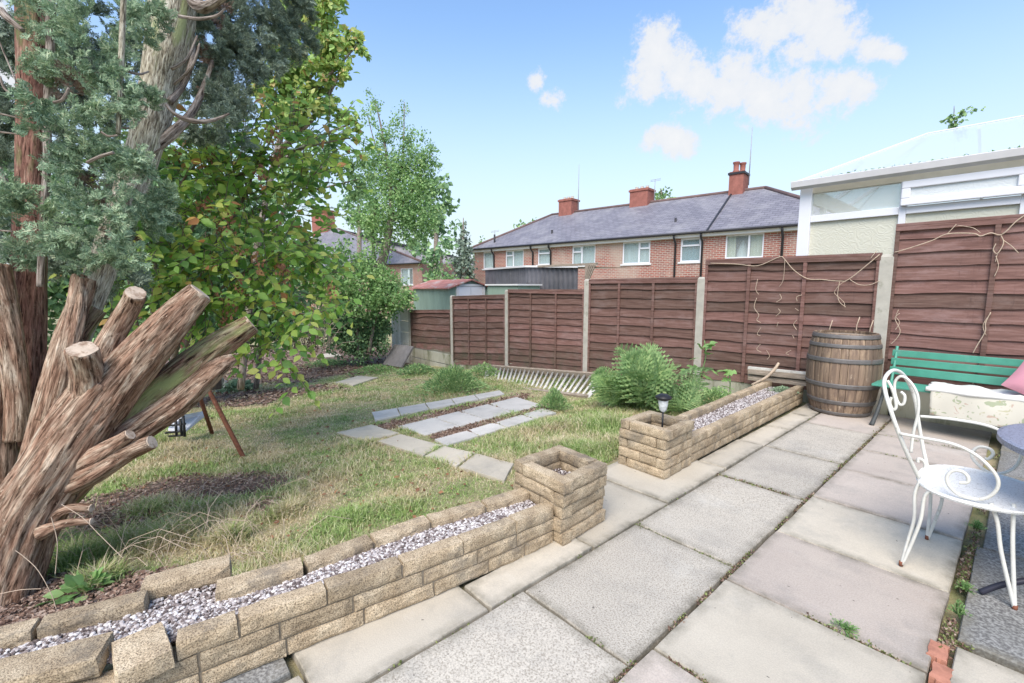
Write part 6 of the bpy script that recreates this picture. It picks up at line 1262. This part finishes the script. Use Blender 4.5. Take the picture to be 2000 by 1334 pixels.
# ================================================================== FERN AND SMALL PLANTS
def frond_mesh(seed, L=1.0, pairs=12, name='frond'):
    g = np.random.default_rng(seed); V = []; F = []; sp = []
    for i in range(13): t = i/12; sp.append(np.array([.05*g.normal()*t*.3, t*.86-.10*t*t, .62*t-.62*t*t+.15*t]))
    def at_(t): x = t*12; i = min(11, int(x)); return sp[i]*(1-(x-i))+sp[i+1]*(x-i)
    def tri(*p):
        k = len(V); V.extend(p); F.append(tuple(range(k, k+3)))
    for i in range(12):
        w = .006*(1-i/13); a, b = sp[i], sp[i+1]; tri(a+[-w, 0, 0], a+[w, 0, 0], b+[0, 0, 0])
    for i in range(pairs):
        t = .14+.86*i/pairs; ln = .36*math.sin(math.pi*min(1, .12+t*.95))**.8*(1.05-t*.3)
        for s in (1, -1):
            c = at_(t); d = np.array([s*.93, .42, -.12-.1*g.random()]); d /= np.linalg.norm(d); k = 6
            for j in range(k):
                q = c+d*ln*(j/k); w = .046*(1-j/k)+.010; y = np.array([.25*s, 1, .1]); y /= np.linalg.norm(y)
                tri(q-d*.003, q+y*w+d*ln*.09, q+d*ln/k); tri(q-d*.003, q+d*ln/k, q-y*w+d*ln*.09)
    me = np_mesh(name, np.array(V)*L, np.array(F)); me.materials.append(M['fern']); return me
FM = [frond_mesh(s) for s in range(5)]
def fern(name, lab, base, n, L, tiltr=(.2, 1.1), cat='fern', group=None):
    o = thing(name, lab, cat, tuple(base), 0, group)
    for k in range(n):
        a = 2*math.pi*k/n*2.4+random.uniform(-.3, .3); f = link('frond', FM[k % 5], None, o); f.rotation_euler = ((random.uniform(*tiltr)*-1+.75) if k > n*.3 else random.uniform(1.0, 1.45), random.uniform(-.6, .6), a); s = L*random.uniform(.5, 1.08); f.scale = (s, s, s*random.uniform(.7, 1.5)); f.location = (random.uniform(-.1, .1)*L, random.uniform(-.1, .1)*L, random.uniform(0, .04))
    return o
fb_ = GG(1262, 806); fern('fern', 'big spreading green fern bush in front of the brown fence beside the right pillar', fb_+Vector((-.05, .15, 0)), 36, 1.05, (-.75, .8))
fern('fern', 'smaller fern clump leaning out on the pillar side of the big fern', GG(1315, 812)+Vector((0, .1, 0)), 18, .55, (-.3, .9))
fern('fern', 'fern clump on the left flank of the big fern by the spindle frame', GG(1200, 795), 22, .66, (-.35, .9))
# lobed seedlings
LB = []
for a, r in ((-90, .05), (-150, .45), (-120, .35), (-175, .55), (165, .75), (150, .45), (125, .85), (108, .55), (90, 1.0), (72, .55), (55, .85), (30, .45), (15, .75), (-5, .55), (-60, .35), (-30, .45)):
    LB.append((r*math.cos(R(a))*.62, r*math.sin(R(a))*.62+.2, .04*math.cos(3*R(a))))
order_ = sorted(range(len(LB)), key=lambda i: math.atan2(LB[i][1]-.2, LB[i][0])); LB = [LB[i] for i in order_]
lob = MB(); lob.add([(0, .2, .03)]+LB, [(0, 1+i, 1+(i+1) % len(LB)) for i in range(len(LB))]); lobm = lob.mesh('leaf'); lobm.materials.append(M['leaf_light'])
def seedling(lab, stem, leaves):
    o = thing('seedling', lab, 'plant', (0, 0, 0), group='lobed seedlings by the fence'); P = [Yp(*p) for p in stem]; mb = MB(); mb.tube(spline(P, 5), .007, 6); mb.build('stem', M['leaf_mid'], o)
    for a, b, y, s in leaves:
        f = link('leaf', lobm, None, o, loc=Yp(a, b, y), rot=(random.uniform(-.9, .2)+.2, random.uniform(-.5, .5), random.uniform(2.4, 5.4))); f.scale = (s, s, s)
    return o
seedling('taller lobed leaf seedling growing up in front of the post right of the fern', [(1362, 780, 5.9), (1366, 740, 5.9), (1378, 700, 5.9), (1376, 665, 5.9)], [(1362, 672, 5.85, .2), (1385, 668, 5.85, .22), (1375, 690, 5.85, .16), (1352, 712, 5.85, .22), (1385, 718, 5.85, .2), (1370, 730, 5.9, .22), (1350, 745, 5.85, .2), (1372, 755, 5.8, .22), (1395, 672, 5.8, .16), (1360, 700, 5.8, .17), (1340, 720, 5.8, .16)])
seedling('shorter lobed leaf seedling with flat top leaf, between post and planter', [(1424, 785, 6.0), (1426, 750, 6.0), (1424, 722, 6.0)], [(1418, 722, 5.95, .22), (1432, 722, 5.95, .2), (1424, 738, 5.95, .16), (1412, 765, 5.9, .2), (1430, 760, 5.9, .22), (1400, 775, 5.9, .2), (1440, 770, 5.9, .17), (1422, 778, 5.9, .2)])
def weedclump(name, lab, base, w, h, n, m, size, cat='plant', group=None, tmpl='d'):
    o = thing(name, lab, cat, tuple(base), 0, group); k = n; r = rng.normal(size=(k, 3))*np.array([w*.42, w*.42, 0]); hh = h*np.exp(-(r[:, 0]**2+r[:, 1]**2)/(w*w*.6)); r[:, 2] = hh*rng.random(k)**.6
    d = r*np.array([1.2, 1.2, .8])+rng.normal(size=(k, 3))*.25*w+np.array([0, 0, h*.3]); tv, tf = (OV, OF) if tmpl == 'o' else (DV*np.array([.5, 1, 1]), DF)
    V, F = inst(tv, tf, r, frames(d, np.array([0, 0, 1.])+rng.normal(size=(k, 3))*.7), rng.uniform(size[0], size[1], (k, 1))); link('leaves', np_mesh('leaves', V, F), m, o, kind='stuff')
    mb = MB()
    for i in range(24): q = r[rng.integers(0, k)]; mb.tube([(q[0]*.2, q[1]*.2, 0), (q[0]*.7, q[1]*.7, q[2]*.6), tuple(q)], .0035, 3, cap=False)
    mb.build('stems', m, o, kind='stuff'); return o
WG = 'weed clumps along the fence'
weedclump('weed_clump', 'feathery green weed clump at the left end of the white spindle frame', GG(885, 765), .55, .42, 2600, M['fern'], (.03, .08), group=WG)
weedclump('weed_clump', 'low green weeds at the foot of the slim post behind the frame', GG(945, 735), .4, .25, 900, M['leaf_mid'], (.03, .07), group=WG)
weedclump('weed_clump', 'small bright green tuft at the right end of the striped slabs', GG(1082, 800), .2, .26, 1300, M['fern'], (.02, .05), group=WG)
weedclump('weed_clump', 'leafy weeds at the base of the lowest fence panel', GG(815, 730), .5, .2, 900, M['leaf_mid'], (.04, .09), group=WG)
weedclump('weed_clump', 'spreading weeds before the leaning slab', GG(735, 727), .6, .16, 900, M['leaf_light'], (.04, .08), group=WG)
weedclump('weed_clump', 'weeds between the two seedlings and the planter', GG(1400, 792), .3, .2, 900, M['leaf_mid'], (.02, .06), group=WG)
weedclump('weed_clump', 'mixed weeds behind the inner edge of the right planter', GG(1345, 800), .22, .22, 500, M['fern'], (.02, .05), group=WG)
weedclump('low_plant', 'small blue green leafed plant on bare soil beyond the rusty pole frame', GG(467, 762), .28, .16, 260, M['conifer'], (.08, .13), tmpl='o')
weedclump('low_plant', 'cream leafed small plant on the soil next to the blue green one', GG(428, 765), .2, .26, 120, M['spindle'], (.07, .12), tmpl='o')
weedclump('low_plant', 'bright broad leafed plant just inside the near left planter wall', GG(168, 1152), .07, .05, 30, M['leaf_light'], (.05, .08), tmpl='o')
weedclump('low_plant', 'moss and weeds growing at the far end inside the right planter', Vector((-1.78, 5.75, .16)), .14, .05, 800, M['conifer'], (.01, .03))
weedclump('low_plant', 'dark ground cover plants below the far ivy, near the stepping slab', GG(640, 712), .6, .12, 700, M['leaf_mid'], (.04, .09))

# ================================================================== GRASS, LITTER, JOINT WEEDS
POLY = []
for par in (terrace, path):
    for ob in par.children:
        k = len(ob.data.vertices)//3; POLY.append(np.array([(v.co.x+ob.location.x, v.co.y+ob.location.y) for v in ob.data.vertices[:k]]))
def inside(x, y, grow=1.0):
    r = np.zeros(len(x), bool)
    for p in POLY:
        c = p.mean(0); q = c+(p-c)*grow; s = None; ok1 = np.ones(len(x), bool); ok2 = np.ones(len(x), bool)
        for a, b in zip(q, np.roll(q, -1, 0)):
            cr = (b[0]-a[0])*(y-a[1])-(b[1]-a[1])*(x-a[0]); ok1 &= cr >= 0; ok2 &= cr <= 0
        r |= ok1 | ok2
    return r
def hull_px(x, y):  # photo pixel of a ground point, used only to limit what is planted to what can be seen
    d = np.stack([x, y, GZ(x, y)-CAM_H], -1); a = d@FW; return 1000+FOC*(d@RT)/a, 667-FOC*(d@UP)/a, a
def sample_lawn(n, power, x0=-13.5):
    X = rng.uniform(x0, -1.80, n*9); Y = rng.uniform(-1.6, 6.2, n*9); dist = np.hypot(X, Y)
    acc = rng.random(n*9) < np.clip((1.9/dist)**power, 0, 1); X, Y = X[acc], Y[acc]
    inb = np.array([interp(BIN, q) if q < 1.75 else -1.9 for q in Y]) if False else np.where(Y < 1.75, np.interp(Y, [b[0] for b in BIN], [b[1] for b in BIN])-.12, -1.86)
    inb = np.where((Y > 1.62) & (Y < 2.2), -2.0, inb); inb = np.where(Y > 2.8, -2.10, inb)
    ok = (X < inb) & ~inside(X, Y, .97)
    ok &= ~((X < -1.85) & (X > -2.12) & (Y > 1.9) & (Y < 2.85))
    X, Y = X[ok], Y[ok]; a, b, d = hull_px(X, Y); ok = (a > -60) & (b < 1400) & (d > .3)
    return X[ok][:n], Y[ok][:n]
def grassmat():
    m, nt, b, o = nodes('lawn_grass'); g = nt.nodes.new('ShaderNodeNewGeometry'); v = g.outputs['Position']
    green = ramp(nt, g.outputs['Random Per Island'], [(0, (0.218, 0.322, 0.103)), (0.6, (0.333, 0.471, 0.149)), (1, (0.483, 0.598, 0.253))])
    straw = ramp(nt, g.outputs['Random Per Island'], [(0, (0.483, 0.391, 0.230)), (0.6, (0.644, 0.540, 0.345)), (1, (0.750, 0.667, 0.483))])
    n = tex(nt, v, 1.5, 5, 0.65); k = nt.nodes.new('ShaderNodeMath'); k.operation = 'MULTIPLY_ADD'; nt.links.new(g.outputs['Random Per Island'], k.inputs[0]); k.inputs[1].default_value = 0.22; nt.links.new(n, k.inputs[2])
    c = mix(nt, maprange(nt, k.outputs[0], 0.52, 0.72), green, straw); nt.links.new(c, b.inputs['Base Color']); b.inputs['Roughness'].default_value = 0.6; b.inputs['Specular IOR Level'].default_value = 0.2
    t = nt.nodes.new('ShaderNodeBsdfTranslucent'); nt.links.new(c, t.inputs[0]); s = nt.nodes.new('ShaderNodeMixShader'); s.inputs[0].default_value = 0.35
    nt.links.new(b.outputs[0], s.inputs[1]); nt.links.new(t.outputs[0], s.inputs[2]); nt.links.new(s.outputs[0], o.inputs[0]); return m
M['grass'] = grassmat()
def blades(name, X, Y, hscale, width, label, lean=.5, mat=None):
    n = len(X); h = hscale*rng.uniform(.5, 1.25, n); Z = GZ(X, Y)+lump(X, Y)-.015; a = rng.uniform(0, 2*math.pi, n); d = np.stack([np.cos(a), np.sin(a), np.zeros(n)], -1); s = np.stack([-np.sin(a), np.cos(a), np.zeros(n)], -1)*(width*rng.uniform(.7, 1.3, n))[:, None]
    P = np.stack([X, Y, Z], -1); L = (lean*rng.uniform(.15, 1.6, n))[:, None]; up = np.array([0, 0, 1.])[None]; hh = h[:, None]
    V = np.stack([P-s, P+s, P+up*hh*.55+d*hh*L*.3-s*.8, P+up*hh*.55+d*hh*L*.3+s*.8, P+up*hh*.9+d*hh*L], 1).reshape(-1, 3)
    F = (np.array([(0, 1, 3), (0, 3, 2), (2, 3, 4)])[None]+(np.arange(n)*5)[:, None, None]).reshape(-1, 3)
    o = link(name, np_mesh(name, V, F), mat or M['grass'], None); return tag(o, label, 'grass', kind='stuff')
X, Y = sample_lawn(230000, 1.25); B = bare(X, Y); keep = rng.random(len(X)) > B*.93; X, Y = X[keep], Y[keep]; dist = np.hypot(X, Y)
tuft = fbm(X+3, Y+9, 1.4); hs_ = (.016+.042*np.clip((tuft-.42)*3.2, 0, 1))*(1+.0*dist)
print('grass', len(X)); blades('grass', X, Y, hs_, .0014+.00045*dist, 'patchy green and straw coloured lawn between the planters and the fence', 1.0)
# taller tufts
TU = [(330, 1050, .20, .15), (450, 1050, .13, .12), (250, 1060, .18, .14), (150, 1095, .16, .14), (380, 1000, .2, .11), (560, 1000, .16, .10), (1190, 830, .5, .14), (1080, 830, .4, .10), (1220, 870, .3, .12), (1000, 815, .4, .08), (840, 770, .7, .08), (640, 770, .9, .07), (590, 800, .7, .06), (700, 870, .3, .07), (880, 900, .25, .08), (960, 905, .2, .07), (240, 870, .5, .14), (340, 880, .5, .08), (790, 985, .25, .06), (690, 1010, .2, .07), (1150, 880, .3, .09), (1100, 870, .3, .08), (200, 1130, .12, .12), (520, 900, .4, .06), (830, 880, .2, .07), (300, 990, .25, .10)]
xs_, ys_, hh2 = [], [], []
for a, b, w, h_ in TU:
    p = GG(a, b); k = int(1500*min(1, w*3)); ux = rng.normal(size=k)*w*.45; uy = rng.normal(size=k)*w*.45; xs_.append(p[0]+ux); ys_.append(p[1]+uy); hh2.append(h_*np.exp(-(ux**2+uy**2)/(w*w)))
X, Y, hh2 = np.concatenate(xs_), np.concatenate(ys_), np.concatenate(hh2); ok = ~inside(X, Y, .98); inb = np.where(Y < 1.75, np.interp(Y, [b[0] for b in BIN], [b[1] for b in BIN])-.12, -2.04); ok &= X < np.where(Y > 2.8, -2.10, inb); X, Y, hh2 = X[ok], Y[ok], hh2[ok]
blades('grass', X, Y, hh2, .0016+.0004*np.hypot(X, Y), 'taller unmown grass tufts standing out of the lawn', 1.0)
# long dead arching stalks by the trunk foot
mb = MB()
for _ in range(70):
    p = GG(rng.uniform(60, 560), rng.uniform(1000, 1130)); p = Vector(p); a = rng.uniform(0, 6.28); L = rng.uniform(.12, .35); d = Vector((math.cos(a), math.sin(a), 0))
    if p.x > -2.25: continue
    mb.tube([p, p+d*L*.3+Vector((0, 0, L*.5)), p+d*L*.7+Vector((0, 0, L*.62)), p+d*L*1.1+Vector((0, 0, L*.4))], .0016, 3, cap=False)
for pts in ([(30, 1075), (50, 1090), (75, 1115), (100, 1160), (110, 1190)], [(0, 1160), (40, 1152), (80, 1150)], [(120, 985), (160, 1010), (190, 1040), (240, 1090)], [(100, 1010), (112, 1060), (108, 1120)]):
    P_ = [at(a, b, 2.05) for a, b in pts]; mb.tube(spline(P_, 4), .0016, 4, cap=False)
tag(mb.build('dead_stalks', M['twig'], None), 'long pale dead grass stalks arching over the ground at the trunk foot', 'dead grass', kind='stuff')
# leaf litter on the soil, dead leaves on the lawn
def scatter_litter(n, px0, px1, py0, py1, size, thr, name, lab, mat):
    a = rng.uniform(px0, px1, n*3); b = rng.uniform(py0, py1, n*3); P = np.array([tuple(GG(i, j)) for i, j in zip(a, b)]); m = bare(P[:, 0], P[:, 1]) > thr if thr > 0 else np.ones(len(P), bool); m &= P[:, 0] > -20; m &= P[:, 0] < -2.2; m &= ~inside(P[:, 0], P[:, 1], 1.0) | (rng.random(len(P)) < .15); P = P[m][:n]
    P[:, 2] += lump(P[:, 0], P[:, 1])+.006; k = len(P); dist = np.hypot(P[:, 0], P[:, 1]); tv = [(0, -.5, 0), (.32, 0, .1), (0, .5, 0), (-.32, 0, .1)]
    V, F = inst(tv, [(0, 1, 2), (0, 2, 3)], P, frames(rvec(k)*np.array([1, 1, .3]), np.array([0, 0, 1.])+.5*rng.normal(size=(k, 3))), (rng.uniform(size[0], size[1], k)*(1+.05*dist))[:, None]); tag(link(name, np_mesh(name, V, F), mat, None), lab, 'leaves', kind='stuff')
scatter_litter(9000, -20, 560, 880, 1230, (.008, .03), .3, 'leaf_litter', 'brown leaf litter on the bare soil around the cut trunk', M['litter'])
scatter_litter(7000, 380, 800, 650, 820, (.02, .06), .3, 'leaf_litter', 'brown leaf litter on the bare soil at the far left end', M['litter'])
scatter_litter(420, 200, 1150, 800, 1050, (.015, .04), 0, 'fallen_leaves', 'scattered brown fallen leaves on the lawn', M['seeds'])
# dirt and debris between the pale slab strips
P = []
for a, b in (((740, 838), (1030, 775)), ((850, 856), (1070, 798))):
    for _ in range(2600): t = rng.random(); q = lerp2(a, b, t); P.append(tuple(GG(q[0]+rng.normal()*6, q[1]+rng.normal()*3.5)))
P = np.array(P); P = P[~inside(P[:, 0], P[:, 1], 1.02)]; k = len(P); P[:, 2] += .012; V, F = inst([(0, -.5, 0), (.35, 0, .15), (0, .5, 0), (-.35, 0, .1)], [(0, 1, 2), (0, 2, 3)], P, frames(rvec(k), rvec(k)), rng.uniform(.02, .05, (k, 1))); tag(link('debris', np_mesh('debris', V, F), M['litter'], None), 'grey brown debris filling the gaps between pale slab strips', 'debris', kind='stuff')
# moss and weeds in the paving joints
def jw(pts, n, size, spread=.008, h=.012):
    out = []
    for a, b, w in pts:
        k = int(n*w); t = rng.random(k); q = np.stack([a[0]+(b[0]-a[0])*t, a[1]+(b[1]-a[1])*t], -1)
        g_ = vnoise(q[:, 0]*9+3, q[:, 1]*9, 1.0) > .45; q = q[g_]; k = len(q); out.append(np.concatenate([q+rng.normal(size=(k, 2))*spread, -.012+np.abs(rng.normal(size=(k, 1)))*h], 1))
    return np.concatenate(out)
JW = [((-.838, .4), (-.838, 5.9), 3.2), ((-.10, 1.9), (-.085, 3.35), 3.5), ((-.085, 3.4), (-.06, 5.8), 2.2), ((-1.397, .4), (-1.397, 6), .5), ((-.83, 1.455), (-.12, 1.455), .8), ((-.83, .75), (-.12, .75), .4), ((-.83, 2.075), (-.12, 2.075), 1.2), ((-1.39, 1.315), (-.84, 1.315), .5), ((-1.39, 3.26), (-.84, 3.26), .9), ((-1.39, 2.2), (-.84, 2.2), .4), ((-.08, 2.34), (.5, 2.34), 2.0), ((-.83, 4.66), (-.5, 4.66), .3), ((-.83, 5.28), (-.3, 5.28), .3), ((-1.39, 4.15), (-.84, 4.15), .3)]
P = jw(JW, 420, None, .009, .005); k = len(P); V, F = inst(DV, DF, P, frames(rvec(k)+np.array([0, 0, .5]), rvec(k)), rng.uniform(.006, .016, (k, 1))); tag(link('moss', np_mesh('moss', V, F), M['moss'], None), 'small green weeds and moss growing along the paving joints', 'weeds', kind='stuff')
P = jw([(a, b, w) for a, b, w in JW if w > 0.7], 700, None, .007, .003); k = len(P); V, F = inst(DV, DF, P, frames(rvec(k), rvec(k)), rng.uniform(.006, .02, (k, 1))); tag(link('joint_debris', np_mesh('joint_debris', V, F), M['litter'], None), 'brown crumbs and dry moss along the paving joints', 'debris', kind='stuff')
for a, b, w, h_, n_, lab in ((1650, 1228, .045, .02, 120, 'spreading green weed in the joint across the lower pinkish slab'), (1872, 1200, .028, .06, 90, 'upright bright weed in the gap beside the dark speckled slab'), (1885, 1150, .03, .03, 100, 'small weed in the gap just above the upright bright weed'), (1908, 1030, .03, .035, 130, 'weed tuft in the gap below the chair seat')):
    p = G(a, b); weedclump('joint_weed', lab, p, w, h_, n_, M['leaf_light'], (.008, .02), group='weeds in paving gaps')
for a, b in ((1443, 933), (1160, 760)): pass
